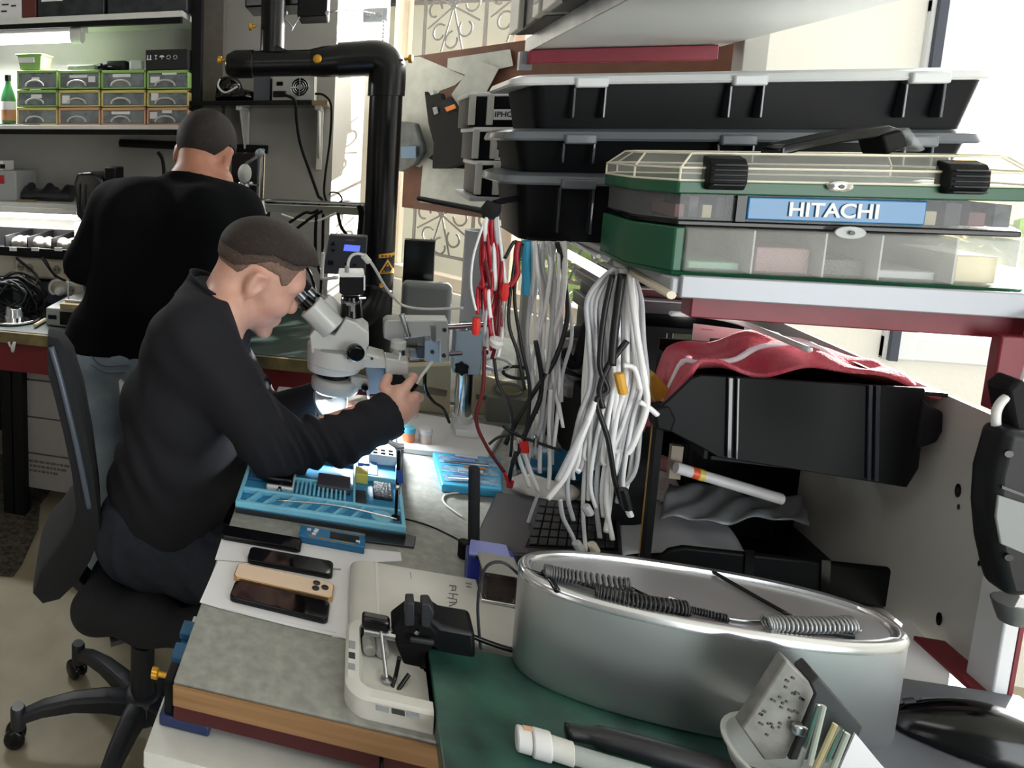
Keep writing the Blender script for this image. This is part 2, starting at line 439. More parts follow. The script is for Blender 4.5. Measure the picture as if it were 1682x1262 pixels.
# wrought-iron grille outside window_1
iron = mat('wrought_iron', 0x242422, .7)
gr = thing('window_grille', 'wrought-iron scroll grille across the corner window', 'grille')
OFF = -.17
def gt(t, z): return onk(t, z, OFF)
mb = MB()
for t in (.05, .40, .75, 1.10, 1.30): mb.tube([gt(t, .9), gt(t, 2.45)], .008, 6)
mb.build('bar', iron, gr)
for z in (.98, 1.40, 1.90): MB().tube([gt(0, z), gt(1.35, z)], .008, 6).build('rail', iron, gr)
for i, tc in enumerate((.22, .575, .925)):
    for zc in (1.17, 1.62, 2.12):
        mb = MB()
        for a in range(0, 360, 45):
            c, s_ = math.cos(math.radians(a + 22)), math.sin(math.radians(a + 22))
            mb.tube([gt(tc, zc), gt(tc + .16 * c, zc + .21 * s_)], .0045, 5)
        for a in range(0, 360, 45):
            p = []
            for k in range(11):
                u = k / 10 * 1.6 * PI; r = .042 * (1 - .3 * k / 10)
                aa = math.radians(a); cx, cz = tc + .11 * math.cos(aa), zc + .15 * math.sin(aa)
                p.append(gt(cx + r * math.cos(u + aa + PI), cz + r * math.sin(u + aa + PI)))
            mb.tube(p, .005, 5)
        mb.ball(gt(tc, zc), .014, 8, 6)
        mb.build('scroll', iron, gr)
# sunlit greenery and the pale house across the street
leafm = mat('green_leaves', 0x6f8f3c, .6, var=.6, vscale=9, col2=0x3c5a22)
for i, (t, off, zz, r) in enumerate(((.40, -1.05, 1.0, .40), (1.02, -.75, 1.1, .36), (1.55, -1.35, .9, .38))):
    o = thing('bush', ('green bush outside the corner window, behind the microscope pipe', 'green bush outside the corner window, behind the hanging white cables', 'green bush outside the corner window, behind the black laptop stack')[i], 'bush')
    mb = MB(); R2 = random.Random(i)
    for k in range(1000):
        a, b, q = R2.random() * 2 * PI, math.acos(2 * R2.random() - 1), r * R2.random() ** .35
        c = onk(t, zz, off) + Vector((math.cos(a) * math.sin(b), math.sin(a) * math.sin(b), math.cos(b))) * q
        u = Vector((R2.uniform(-1, 1), R2.uniform(-1, 1), R2.uniform(-1, 1))).normalized() * .05; v = u.orthogonal().normalized() * .022
        mb.add([c - u, c + v, c + u, c - v], [(0, 1, 2, 3)])
    mb.build('foliage', leafm, o)
    mb = MB()
    for k in range(5):
        a = R2.random() * 6; mb.tube([onk(t, 0, off), onk(t, zz - .1, off) + Vector((math.cos(a) * .2, math.sin(a) * .2, .1))], [.02, .006], 6)
    mb.build('stem', mat('bark', 0x54452f, .8), o)
hs = thing('house', 'pale rendered house across the street, seen through the windows', 'house')
hm = mat('cream_render', 0xbdbba9, .8, var=.1, vscale=2)
MB().bb((-2.5, 8.2, -.5), (2.2, 9.0, 3.0)).build('wall', hm, hs)
mb = MB().prism([(-2.8, 8.0, 3.0), (-2.8, 9.2, 3.0), (-2.8, 8.6, 3.8)], (5.3, 0, 0)); mb.build('roof', mat('dark_roof_tiles', 0x4b4640, .8), hs)
for x in (-1.8, -.3, 1.2): MB().bb((x, 8.15, 1.1), (x + .8, 8.2, 2.3)).build('window', mat('grey_shutter', 0x9aa0a2, .5), hs)
struct(MB().bb((-4, 3.95, -.35), (12, 9.5, -.3)).build('ground_outside', mat('pale_paving', 0xb9b4a6, .8, var=.2)))
# brown board across the corner window with papers taped to it
bd = mat('brown_hardboard', 0x5c3524, .6, var=.2)
BT = at(680, 93, y=3.1)
def k_at(px, py, off):   # point of the slanted wall plane, moved inward
    d = at(px, py, y=1.0) - Vector((0, 0, EYE)); p0 = onk(0, 0, off)
    s_ = (p0 - Vector((0, 0, EYE))).dot(nk) / d.dot(nk); return Vector((0, 0, EYE)) + d * s_
z1b = k_at(765, 81, .02).z; z0b = k_at(700, 345, .02).z
ta = (k_at(676, 93, .02) - onk(0, 0)).dot(dirk)
tag(MB().prism([onk(ta, z0b, .02), onk(Lk - .02, z0b, .02), onk(Lk - .02, z1b, .02), onk(ta, z1b, .02)], nk * .012).build('hardboard_panel', bd),
    'brown hardboard panel standing across the corner window behind the taped papers', 'panel')
pm = mat('taped_paper', 0xb9bcb6, .75, var=.12, vscale=14, col2=0xa2a6a2, bump=.1, bscale=20)
PPR = [([(660, 95), (690, 93), (765, 125), (748, 140), (722, 150), (700, 200), (652, 200)], 'grey paper sheet taped to the panel right beside the black pipe elbow'),
       ([(736, 96), (838, 81), (843, 108), (770, 125), (735, 112)], 'long pale paper strip taped along the top of the brown panel'),
       ([(652, 200), (700, 150), (712, 148), (715, 250), (702, 262), (690, 275), (652, 262)], 'wrinkled grey paper below the sheet beside the pipe'),
       ([(765, 122), (790, 100), (820, 112), (800, 150), (782, 190), (768, 205), (742, 155)], 'folded pale paper pointing down above the black garment'),
       ([(696, 255), (730, 275), (770, 278), (800, 262), (815, 330), (790, 345), (690, 332)], 'crumpled greenish paper hanging under the black garment')]
for i, (q, lb) in enumerate(PPR):
    of = .034 + .006 * i
    tag(MB().prism([k_at(x, y, of) for x, y in q], nk * .0015).build('paper_sheet', pm), lb, 'paper', 'papers taped to the brown panel')
# black garment bag with an orange stripe hanging on the panel
bg_ = thing('garment', 'black garment with an orange stripe hanging on the papered panel', 'garment')
q = [(705, 150), (709, 158), (730, 153), (735, 165), (745, 160), (752, 170), (775, 210), (776, 265), (745, 277), (718, 277), (720, 235), (712, 205)]
MB().prism([k_at(x, y, .07) for x, y in q], nk * .03).build('fabric', mat('black_fabric', 0x0e0f12, .9, bump=.2), bg_, bevel=.006)
MB().prism([k_at(x, y, .102) for x, y in ((731, 177), (747, 171), (750, 178), (735, 184))], nk * .004).build('stripe', orange, bg_, bevel=.002)
MB().prism([k_at(x, y, .102) for x, y in ((711, 177), (718, 175), (721, 186), (714, 189))], nk * .004).build('tag', grey, bg_, bevel=.002)
tag(MB().prism([k_at(x, y, .08) for x, y in ((653, 198), (690, 203), (700, 235), (703, 250), (690, 270), (668, 282), (652, 280))], nk * .03).build('dark_bag', mat('dark_grey_film', 0x4a5052, .5, var=.4, vscale=20), bevel=.008),
    'dark grey crumpled bag hanging between the pipe and the papers', 'bag')
tag(MB().prism([k_at(x, y, .12) for x, y in ((660, 241), (684, 240), (684, 260), (660, 260))], nk * .004).build('blue_card', mat('blue_card', 0x55728c, .6)), 'small blue-grey card in front of the dark hanging bag', 'card')
# ================================================================ the bench and shelves along the back wall
def fb(x0, y0, x1, y1, Y, dep, mb=None, z0=None):
    """box whose front face at depth Y covers a patch of the photograph"""
    a, b = at(x0, y1, y=Y), at(x1, y0, y=Y)
    if z0 is not None: a.z = z0
    m = mb or MB(); m.bb((a.x, Y, a.z), (b.x, Y + dep, b.z)); return m
def px(x, y, Y): return at(x, y, y=Y)
BT_ = .78
bb_ = thing('back_bench', 'long dark green topped workbench along the back wall, standing man leans on it', 'workbench')
MB().bb((-2.55, 2.265, BT_ - .03), (.13, 2.96, BT_)).build('worktop', mat('dark_green_top', 0x1c332d, .5, var=.3), bb_, bevel=.003)
MB().bb((-2.55, 2.25, BT_ - .045), (.13, 2.264, BT_ - .002)).build('edge_strip', mat('worn_wood_edge', 0x8a7a4c, .7, var=.5, vscale=14, col2=0x4e4834), bb_, bevel=.002)
MB().bb((-2.55, 2.29, BT_ - .17), (.13, 2.32, BT_ - .046)).build('apron', mat('dark_red_steel', 0x6d1119, .5), bb_)
for x in (-2.45, px(12, 700, 2.3).x, px(36, 700, 2.3).x - .02, -.12): MB().bb((x - .025, 2.30, 0), (x + .025, 2.35, BT_ - .046)).build('leg', blackm, bb_)
MB().bb((-2.5, 2.9, .05), (-.1, 2.92, BT_ - .05)).build('back_panel', blackm, bb_)
# drawer cabinet beneath
cb = thing('drawer_cabinet', 'pale grey drawer cabinet under the back bench, behind the office chair', 'cabinet')
cm = mat('grey_drawer_front', 0x8d8a8a, .6, var=.05)
x0, x1 = px(31, 700, 2.34).x, px(31, 700, 2.34).x + .46
zs = [px(30, y, 2.34).z for y in (586, 600, 622, 683, 742, 799)]
MB().bb((x0, 2.36, zs[-1]), (x1, 2.85, zs[0])).build('body', cm, cb)
for i in range(5):
    d = MB().bb((x0, 2.34, zs[i + 1] + .004), (x1, 2.36, zs[i] - .002)).build('drawer', cm, cb, bevel=.002)
    if i > 1: MB().bb((x0 + .27, 2.332, (zs[i] + zs[i + 1]) / 2 - .008), (x0 + .33, 2.341, (zs[i] + zs[i + 1]) / 2 + .008)).build('handle', blackm, d)
    if i == 4:
        mb = MB(); R3 = random.Random(5)
        for k in range(3):
            xx = x0 + .02
            while xx < x0 + .24 - .04 * k:
                w = R3.uniform(.008, .022); mb.bb((xx, 2.3385, zs[i] - .035 - .02 * k), (xx + w, 2.341, zs[i] - .026 - .02 * k)); xx += w + .005
        mb.build('handwriting', mat('faded_ink', 0x5a5654, .8), d)
# ---- wall shelves
shm = mat('white_shelf_board', 0xd8d8d4, .5, var=.05)
def shelf(name, label, ypx_top, ypx_bot, xr, Y, m=shm, xl=-2.55, lip=None):
    z0, z1 = px(xr, ypx_bot, Y).z, px(xr, ypx_top, Y).z
    t = thing(name, label, 'shelf')
    MB().bb((xl, Y, z0), (px(xr, ypx_top, Y).x, 2.965, z1)).build('board', m, t, bevel=.002)
    if lip: MB().bb((xl, Y + .01, z0 - lip), (px(xr, ypx_top, Y).x - .01, Y + .04, z0)).build('rail', blackm, t)
    for x in ((-2.2,) if lip is None else (-2.2, -1.75)): MB().prism([(x, 2.965, z0), (x, 2.7, z0), (x, 2.965, z0 - .16)], (.02, 0, 0)).build('bracket', blackm, t)
    return t, z1, z0
SY = 2.66
s2, S2Z, _ = shelf('wall_shelf', 'white wall shelf holding the stackable parts drawers', 205.5, 213, 290, SY, lip=.022)
s3, S3Z, S3B = shelf('wall_shelf', 'upper white wall shelf with dark boxes, tube light below it', 17, 27, 300, SY, lip=.02)
s1, S1Z, S1B = shelf('wall_shelf', 'lower white wall shelf above the power sockets, left of the standing man', 336, 344, 128, SY)
up = MB(); a = px(320, 100, 2.62)
up.bb((px(314, 60, 2.74).x, 2.74, S2Z - .1), (px(331, 60, 2.74).x, 2.78, 2.45)); tag(up.build('shelf_upright', blackm, bevel=.003), 'dark upright post at the right end of the wall shelves', 'post')
# ---- stackable parts drawers: 4 columns, 3 rows
gr_ = mat('lime_green_plastic', 0x8fb36a, .45); ye_ = mat('pale_yellow_plastic', 0xc9bb74, .45); or_ = mat('pale_orange_plastic', 0xc99f7e, .45)
tp = mat('clear_grey_drawer', 0xa9b1b4, .25, var=.35, vscale=16, alpha=.55, col2=0x6d767c)
stuffm = mat('drawer_contents', 0x6d7478, .7, var=.7, vscale=45, col2=0x2c3238)
colx = [27, 95, 165, 240, 311]; rowy = [114, 147, 176, 206]
fr = [[gr_] * 4, [gr_, ye_, ye_, ye_], [ye_, or_, or_, or_]]
LB = {(0, 0): [(52, 127, 64, 133)], (0, 1): [(114, 123, 143, 128), (145, 125, 156, 135)], (0, 2): [(185, 121, 214, 127)], (0, 3): [(266, 119, 290, 123), (247, 126, 262, 136)],
      (1, 0): [(51, 155, 68, 161), (49, 146, 67, 150)], (1, 1): [(102, 157, 114, 170)], (1, 3): [(248, 153, 260, 165)], (2, 2): [(183, 183, 213, 188)], (2, 3): [(246, 184, 258, 195), (266, 180, 282, 186)]}
POSC = ['leftmost column', 'second column', 'third column', 'rightmost column']
for r in range(3):
    for c in range(4):
        Y = 2.69; a, b = px(colx[c] + 1, rowy[r + 1], Y), px(colx[c + 1] - 1, rowy[r], Y)
        if r == 2: a.z = S2Z
        m2 = fr[r][c]
        t = thing('drawer_box', 'clear %s rimmed drawer box, %s row, %s of the wall shelf stack' % ({gr_: 'lime green', ye_: 'pale yellow', or_: 'pale orange'}[m2], ['top', 'middle', 'bottom'][r], POSC[c]), 'drawer', 'stackable drawer boxes on the wall shelf')
        z0, z1 = a.z + .001, b.z - .001; w = .012
        mb = MB(); mb.bb((a.x, Y, z1 - .012), (b.x, Y + .24, z1)); mb.bb((a.x, Y, z0), (b.x, Y + .24, z0 + .006))
        mb.bb((a.x, Y, z0), (a.x + .008, Y + .24, z1)); mb.bb((b.x - .008, Y, z0), (b.x, Y + .24, z1)); mb.bb((a.x, Y + .235, z0), (b.x, Y + .24, z1))
        mb.build('casing', m2, t, bevel=.002)
        d = MB().bb((a.x + .009, Y + .004, z0 + .007), (b.x - .009, Y + .02, z1 - .013)).build('drawer_front', tp, t, bevel=.002)
        MB().bb((a.x + .02, Y + .035, z0 + .008), (b.x - .02, Y + .2, z0 + (z1 - z0) * rnd.uniform(.4, .75))).build('contents', stuffm, t)
        cx = (a.x + b.x) / 2 - .01; hp = [Vector((cx + .042 * math.cos(PI * k / 8), Y - .004, z0 + .012 + .024 * math.sin(PI * k / 8))) for k in range(9)]
        MB().tube(hp, .004, 6).build('handle', mat('grey_white_handle', 0xbdbdb4, .45), d)
        for q in LB.get((r, c), []):
            l0, l1 = px(q[0], q[3], Y), px(q[2], q[1], Y); MB().bb((l0.x, Y + .0005, l0.z), (l1.x, Y + .0038, l1.z)).build('label', paper, d)
# things on and around the drawers
t = thing('green_tub', 'small lime green tub with white label on the leftmost drawer column', 'tub'); a, b = px(29, 114, 2.7), px(70, 88, 2.7)
z0 = px(50, 114, 2.69).z - .0005; z1 = b.z
MB().loft([[Vector((a.x + .012, 2.70, z0)), Vector((b.x - .012, 2.70, z0)), Vector((b.x - .012, 2.79, z0)), Vector((a.x + .012, 2.79, z0))], [Vector((a.x, 2.69, z1)), Vector((b.x, 2.69, z1)), Vector((b.x, 2.8, z1)), Vector((a.x, 2.8, z1))]]).build('body', gr_, t, bevel=.003)
MB().bb((a.x - .003, 2.685, z1 - .008), (b.x + .003, 2.805, z1)).build('rim', gr_, t, bevel=.002)
MB().bb((a.x + .012, 2.687, (z0 + z1) / 2 - .004), (b.x - .035, 2.6915, (z0 + z1) / 2 + .018)).build('label', paper, t)
t = thing('cardboard_box', 'black packing box with white handling symbols on the rightmost drawer column', 'box'); a, b = px(239, 108, 2.69), px(308, 80, 2.69); z0 = px(270, 114, 2.69).z - .0005
MB().bb((a.x, 2.69, z0), (b.x, 2.86, b.z)).build('body', mat('black_card', 0x121216, .7), t, bevel=.002)
mb = MB()
for k, xx in enumerate((245, 256, 266, 277, 288)):
    p = px(xx, 94, 2.69); s_ = .0085
    if k == 0: mb.bb((p.x - .008, 2.6885, p.z - s_), (p.x - .004, 2.6905, p.z + s_)); mb.bb((p.x + .004, 2.6885, p.z - s_), (p.x + .008, 2.6905, p.z + s_)); mb.bb((p.x - .01, 2.6885, p.z - s_ - .003), (p.x + .01, 2.6905, p.z - s_))
    elif k == 1: mb.prism([(p.x - .006, 2.6885, p.z + s_), (p.x + .006, 2.6885, p.z + s_), (p.x, 2.6885, p.z)], (0, .002, 0)); mb.bb((p.x - .001, 2.6885, p.z - s_), (p.x + .001, 2.6905, p.z)); mb.bb((p.x - .005, 2.6885, p.z - s_), (p.x + .005, 2.6905, p.z - s_ + .002))
    elif k == 2: mb.prism([Vector((p.x + .01 * math.cos(PI * q / 8), 2.6885, p.z + .008 * math.sin(PI * q / 8))) for q in range(9)], (0, .002, 0)); mb.bb((p.x - .001, 2.6885, p.z - s_), (p.x + .001, 2.6905, p.z))
    else:
        for w in range(3):
            an = w * 2 * PI / 3 + PI / 2; u = Vector((math.cos(an), 0, math.sin(an))) * .009; v = Vector((math.cos(an + 1.5), 0, math.sin(an + 1.5))) * .009
            mb.tube([Vector((p.x, 2.689, p.z)) + u, Vector((p.x, 2.689, p.z)) + v], .0016, 4)
mb.build('symbols', white, t)
t = thing('glass_bottle', 'green glass bottle with orange and white label left of the drawers', 'bottle'); p = px(12, 205, 2.70)
zb = S2Z; s_ = (px(12, 123, 2.7).z - zb)
MB().lathe([(.001, 0), (.030, 0), (.033, .04 * s_), (.033, .50 * s_), (.028, .62 * s_), (.013, .80 * s_), (.011, .90 * s_), (.001, .90 * s_)], (p.x, 2.715, zb), 20).build('glass', mat('green_glass', 0x1f6b34, .12, alpha=.85), t, angle=50)
MB().lathe([(.0335, .09 * s_), (.0337, .30 * s_), (.001, .3 * s_)], (p.x, 2.715, zb), 20).build('label', mat('orange_label', 0xb9855c, .6, var=.2), t)
MB().lathe([(.0335, .305 * s_), (.0338, .47 * s_), (.001, .47 * s_)], (p.x, 2.715, zb), 20).build('label', paper, t)
MB().lathe([(.014, .885 * s_), (.014, s_), (.001, s_)], (p.x, 2.715, zb), 16).build('cap', gloss, t)
def scribble(cx, n, r, seed, Y, ax, az, z0, m, name, label, cat, rad=.005, dY=.05):
    R4 = random.Random(seed); pts = []
    for k in range(n):
        pts.append(Vector((cx + R4.uniform(-ax, ax), Y + R4.uniform(-dY, dY), z0 + rad + abs(R4.gauss(0, .5)) * az)))
    return tag(MB().tube(pts, rad, 6, smooth=8).build(name, m, angle=180), label, cat)
zt = px(150, 114, 2.69).z
scribble(px(163, 100, 2.75).x, 16, .005, 3, 2.77, .085, .035, zt - .002, blackm, 'coiled_cable', 'black coiled cable with plugs lying on the middle drawer columns', 'cable', .006)
tag(fb(174, 99, 207, 110, 2.76, .05, z0=zt - .001).build('cable_plug', blackm, bevel=.008), 'black plug block at the end of the coil on the drawers', 'plug')
tag(fb(212, 98, 231, 110, 2.72, .06, z0=zt - .001).build('clear_bag', frost, bevel=.008), 'small clear bag of parts beside the coil on the drawers', 'bag')
tag(fb(110, 106, 155, 113, 2.70, .06, z0=zt - .001).build('plastic_pouch', mat('grey_green_pouch', 0x7d8a74, .5, var=.3), bevel=.004), 'flat grey-green pouch under the coiled cable on the drawers', 'pouch')
tag(fb(0, 204, 62, 208, 2.665, .02, z0=S2Z).build('ruler', blackm), 'thin dark strip lying on the shelf edge before the bottle', 'strip')
# boxes on the upper shelf
UB = [(-40, -40, 34, 30, 'paper_box', paper, 'white paper-wrapped box at the left end of the upper shelf'), (36, -40, 58, 30, 'narrow_box', mat('brown_red_box', 0x5e2c22, .6), 'narrow brown-red box beside the white paper box'),
      (62, -40, 171, 26, 'organiser_box', mat('dark_clear_box', 0x2c3136, .3, var=.7, vscale=20), 'dark clear organiser box with white lid edge on the upper shelf'),
      (176, -40, 308, 24, 'organiser_box', mat('dark_clear_box', 0x2c3136), 'dark clear organiser box at the right end of the upper shelf')]
for x0_, y0_, x1_, y1_, nm, m_, lb in UB:
    t = thing(nm, lb, 'box'); fb(x0_, y0_, x1_, y1_, 2.69, .2, z0=S3Z).build('body', m_, t, bevel=.004)
    if nm == 'organiser_box': fb(x0_ + 6, -40, x0_ + 40, 3 if x0_ < 100 else -12, 2.684, .006).build('lid_edge', white, t)
    if nm == 'paper_box':
        mb = MB()
        for q in ((3, 6, 14, 9), (2, 17, 11, 20), (18, 8, 26, 11)): fb(q[0], q[1], q[2], q[3], 2.688, .003, mb)
        mb.build('lettering', ink, t)
# tube light under the upper shelf
tl = mat('tube_light_glow', 0xffffff, .4, emit=7)
t = thing('tube_light', 'bright fluorescent tube light under the upper wall shelf', 'lamp')
a, b = px(-120, 64, 2.70), px(117, 61, 2.70); zc = b.z
MB().bb((a.x, 2.70, zc + .022), (b.x + .05, 2.77, S3B - .002)).build('housing', offw, t, bevel=.004)
MB().tube([(a.x, 2.715, zc), (b.x, 2.715, zc)], .020, 14).build('tube', tl, t, angle=60)
c = px(128, 53, 2.70); MB().tube([(b.x - .002, 2.715, zc + .008), (b.x + .045, 2.715, zc + .008)], .034, 20).build('end_cap', offw, t, bevel=.003)
light('tube_light_beam', 'AREA', ((a.x + b.x) / 2, 2.71, zc - .03), (0, -.15, -1), 10, (.97, 1, .98), .75, .05)
# LED strip light below the lower shelf
t = thing('strip_light', 'white strip light under the lower wall shelf, lighting the sockets', 'lamp')
a, b = px(-120, 356, 2.69), px(128, 360, 2.69)
MB().bb((a.x, 2.69, b.z + .016), (b.x, 2.75, S1B - .002)).build('housing', offw, t, bevel=.003)
MB().bb((a.x, 2.69, b.z - .006), (b.x - .005, 2.745, b.z + .0155)).build('diffuser', tl, t, bevel=.004)
light('strip_light_beam', 'AREA', ((a.x + b.x) / 2, 2.72, b.z - .02), (0, .1, -1), 7, (1, .97, .92), .7, .05)
MB_ = fb(122, 366, 136, 398, 2.72, .02); tag(MB_.build('folded_flap', mat('cream_card', 0xd8c8ac, .6), bevel=.003), 'cream card flap at the right end of the strip light', 'card')
# on the lower shelf
t = thing('power_supply', 'white bench power supply with red switch on the lower shelf, left edge', 'power supply'); fb(-60, 281, 26, 337, 2.70, .2, z0=S1Z).build('case', mat('grey_white_case', 0x9b9d9d, .5), t, bevel=.006)
fb(-1, 288, 6, 302, 2.693, .006).build('switch', mat('red_switch', 0xa01822, .35), t, bevel=.002)
fb(-20, 264, 5, 281, 2.72, .1).build('terminal_block', white, t, bevel=.003); fb(0, 270, 6, 277, 2.71, .012).build('socket', blackm, t)
bgm = mat('dark_bag_film', 0x26282c, .3, var=.6, vscale=25, bump=.8, bscale=30)
S = SDF((px(24, 330, 2.72).x, 2.69, S1Z), (px(126, 330, 2.72).x, 2.86, S1Z + .16), .006)
for k in range(9):
    q = px(34 + 10 * k, 322 + 3 * math.sin(k * 2), 2.76); S.cap((q.x, 2.76, S1Z + .02), (q.x + .01, 2.79, S1Z + .045 + .018 * math.sin(k * 1.9)), .026, .02, .012)
S.plane((0, 0, S1Z + .001), (0, 0, -1)); tag(S.mesh('dark_bag', bgm), 'dark crumpled bag of tools on the lower shelf', 'bag')
tag(fb(26, 329, 56, 336.5, 2.695, .03, z0=S1Z).build('wooden_block', mat('tan_wood', 0x8d7a5c, .7), bevel=.002), 'small tan wooden block at the foot of the dark bag', 'block')
# component tray with white labels
t = thing('parts_tray', 'black parts tray with white labels above the power strips', 'tray')
mb = MB(); Y = 2.62; z0 = px(60, 412, Y).z; z1 = px(60, 391, Y).z; xr = px(119, 400, Y).x
mb.bb((-2.2, Y, z0 - .03), (xr, Y + .015, z0 + .01)); mb.bb((-2.2, Y, z0 - .03), (xr, Y + .28, z0 - .022)); mb.bb((-2.2, Y + .27, z0 - .03), (xr, Y + .28, z1 + .0)); mb.bb((xr - .006, Y, z0 - .03), (xr, Y + .28, z1))
for x in (5, 42, 82): q = px(x, 400, Y); mb.bb((q.x, Y + .01, z0 - .025), (q.x + .006, Y + .27, z1))
mb.build('body', blackm, t, bevel=.002)
for x in (16, 52, 90): q = px(x, 409, Y); MB().bb((q.x, Y - .003, q.z - .008), (q.x + .035, Y, q.z + .008)).build('label', paper, t)
for x, w in ((22, .05), (51, .07), (90, .07)):
    q = px(x, 402, Y + .06); S = SDF((q.x - .02, Y + .02, z0 - .02), (q.x + w + .03, Y + .16, z1 + .02), .005)
    for k in range(4): S.ell((q.x + w * k / 3, Y + .09, z0 + .012 + .008 * (k % 2)), (.022, .04, .03), k=.006)
    S.mesh('contents', mat('pale_parts_bag', 0xb8b4ac, .5, var=.3), t)
tag(MB().bb((px(-120, 400, 2.9).x, 2.90, z0 - .06), (xr - .02, 2.91, z0 - .031)).build('tray_rail', alum), 'metal wall rail carrying the black parts tray', 'rail')
# power strips
psm = mat('cream_socket', 0xcfc7b6, .45); hole = mat('socket_hole', 0x3a352c, .6)
def power_strip(x0, y0, x1, y1, Y, label, socks, sw=None, round_=False):
    t = thing('power_strip', label, 'power strip'); a, b = px(x0, y1, Y), px(x1, y0, Y)
    MB().bb((a.x, Y, a.z), (b.x, Y + .05, b.z)).build('case', psm, t, bevel=.012, seg=3)
    for x, y in socks:
        p = px(x, y, Y); MB().lathe([(.018, 0), (.020, .004), (.016, .004), (.016, .001), (.001, .001)], (p.x, Y - .001, p.z), 16, (0, -1, 0)).build('socket', mat('socket_grey', 0x8f887a, .5), t)
        mb = MB()
        for s_ in (-1, 1): mb.lathe([(.0035, 0), (.0035, .006), (.0005, .006)], (p.x + s_ * .008, Y - .001, p.z), 8, (0, -1, 0))
        mb.build('socket_hole', hole, t)
    if sw: p = px(*sw, Y); MB().bb((p.x - .011, Y - .006, p.z - .013), (p.x + .011, Y, p.z + .013)).build('switch', mat('red_switch', 0xa01822, .35), t, bevel=.002)
power_strip(24, 428, 122, 455, 2.66, 'cream power strip with red switch on the wall below the parts tray', [(35, 438), (49, 440), (94, 443)], (109, 445))
power_strip(24, 461, 60, 480, 2.66, 'short cream socket block below the first power strip', [(38, 471)])
power_strip(82, 467, 131, 484, 2.64, 'cream power strip behind the tan board beside the black cables', [(102, 476), (117, 477)])
tag(MB().bb((-2.5, 2.93, .80), (-.9, 2.965, px(60, 425, 2.93).z)).build('backing_board', mat('blue_grey_panel', 0x5e6674, .6, var=.2)), 'blue-grey panel on the wall behind the sockets', 'panel')
tag(MB().bb((px(-60, 430, 2.71).x, 2.711, px(60, 458, 2.71).z), (px(126, 430, 2.71).x, 2.925, px(60, 420, 2.71).z)).build('cable_duct', psm, bevel=.004), 'cream cable duct carrying the upper power strip', 'duct')
tag(MB().bb((px(20, 430, 2.71).x, 2.711, BT_), (px(134, 430, 2.71).x, 2.9, px(60, 462, 2.71).z)).build('socket_stand', mat('blue_grey_panel', 0x5e6674)), 'blue-grey block behind the lower socket strips', 'block')
tag(MB().tube([px(96, 478, 2.6), px(88, 483, 2.6), px(82, 478, 2.6), px(82, 468, 2.6), px(90, 461, 2.6), px(110, 462, 2.6), px(126, 470, 2.62)], .006, 8, smooth=6).build('white_cable', white, angle=180), 'white cable looping from the plug on the rear power strip', 'cable')
tag(MB().lathe([(.022, 0), (.022, .03), (.012, .05), (.001, .05)], px(102, 476, 2.632), 16, (0, -1, 0)).build('round_plug', white, bevel=.002), 'round white plug in the rear power strip', 'plug')
# tangle of black cables on the bench
CT = ['with a bright metal ring', 'looping highest', 'in the middle of the tangle', 'nearest the bench edge', 'hanging from the strip']
R5 = random.Random(11)
for i in range(7):
    cx, cz = px(18 + 5 * (i % 3), 480, 2.5).x, BT_ + .075
    pts = []
    for k in range(14):
        an = k * 1.3 + i; rr = R5.uniform(.05, .125)
        pts.append(Vector((cx + rr * math.cos(an), 2.46 + .04 * i / 3 + R5.uniform(-.05, .05), max(BT_ + .012, cz + rr * .8 * math.sin(an) + R5.uniform(-.03, .03)))))
    tag(MB().tube(pts, .0055, 6, smooth=7).build('tangled_cable', blackm if i % 3 else dark, angle=180), 'black cable in the tangle on the left end of the back bench', 'cable', 'black cables tangled on the back bench')
tag(MB().tube([px(27, 424, 2.6), px(55, 447, 2.58), px(62, 460, 2.55), px(52, 480, 2.5), px(40, 510, 2.45)], .006, 6, smooth=6).build('probe_lead', blackm, angle=180), 'black lead drooping across the power strips into the tangle', 'cable')
tag(MB().tube([px(92, 455, 2.6), px(80, 440, 2.58), px(70, 425, 2.6), px(75, 428, 2.6), px(88, 450, 2.58), px(110, 462, 2.6), px(125, 459, 2.62)], .005, 6, smooth=6).build('looped_lead', blackm, angle=180), 'black looped lead in front of the red switch', 'cable')
t = thing('cable_reel', 'low bright metal reel under the tangle of black cables', 'reel'); c = px(24, 524, 2.42); c.z = BT_
MB().lathe([(.001, 0), (.105, 0), (.11, .006), (.105, .012), (.04, .014), (.035, .05), (.001, .05)], c, 32).build('base', chrome, t, bevel=.001)
# device and tan board beside
t = thing('bench_device', 'grey instrument box with dark front on the back bench beside the man', 'instrument'); a, b = px(76, 546, 2.38), px(143, 511, 2.38)
MB().bb((a.x, 2.38, BT_), (b.x, 2.6, b.z)).build('case', mat('grey_white_case', 0x9b9d9d), t, bevel=.004)
MB().bb((px(99, 530, 2.38).x, 2.374, BT_ + .008), (px(140, 530, 2.38).x, 2.38, b.z - .01)).build('front_panel', gloss, t, bevel=.002)
fb(79, 519, 92, 524, 2.375, .005).build('vent', blackm, t)
tag(MB().prism([(px(100, 507, 2.38).x, 2.37, b.z + .001), (px(152, 521, 2.38).x, 2.37, b.z + .001), (px(152, 521, 2.38).x, 2.6, b.z + .001), (px(96, 500, 2.38).x, 2.6, b.z + .001)], (0, 0, .022)).build('wooden_board', mat('tan_board', 0x9c8a62, .7, var=.2), bevel=.002), 'tan board lying on the grey instrument box', 'board')
t = thing('metal_jig', 'flat metal jig resting on the tan board', 'jig'); MB().bb((px(106, 500, 2.4).x, 2.40, b.z + .023), (px(150, 500, 2.4).x, 2.56, b.z + .034)).build('plate', steel, t, bevel=.002)
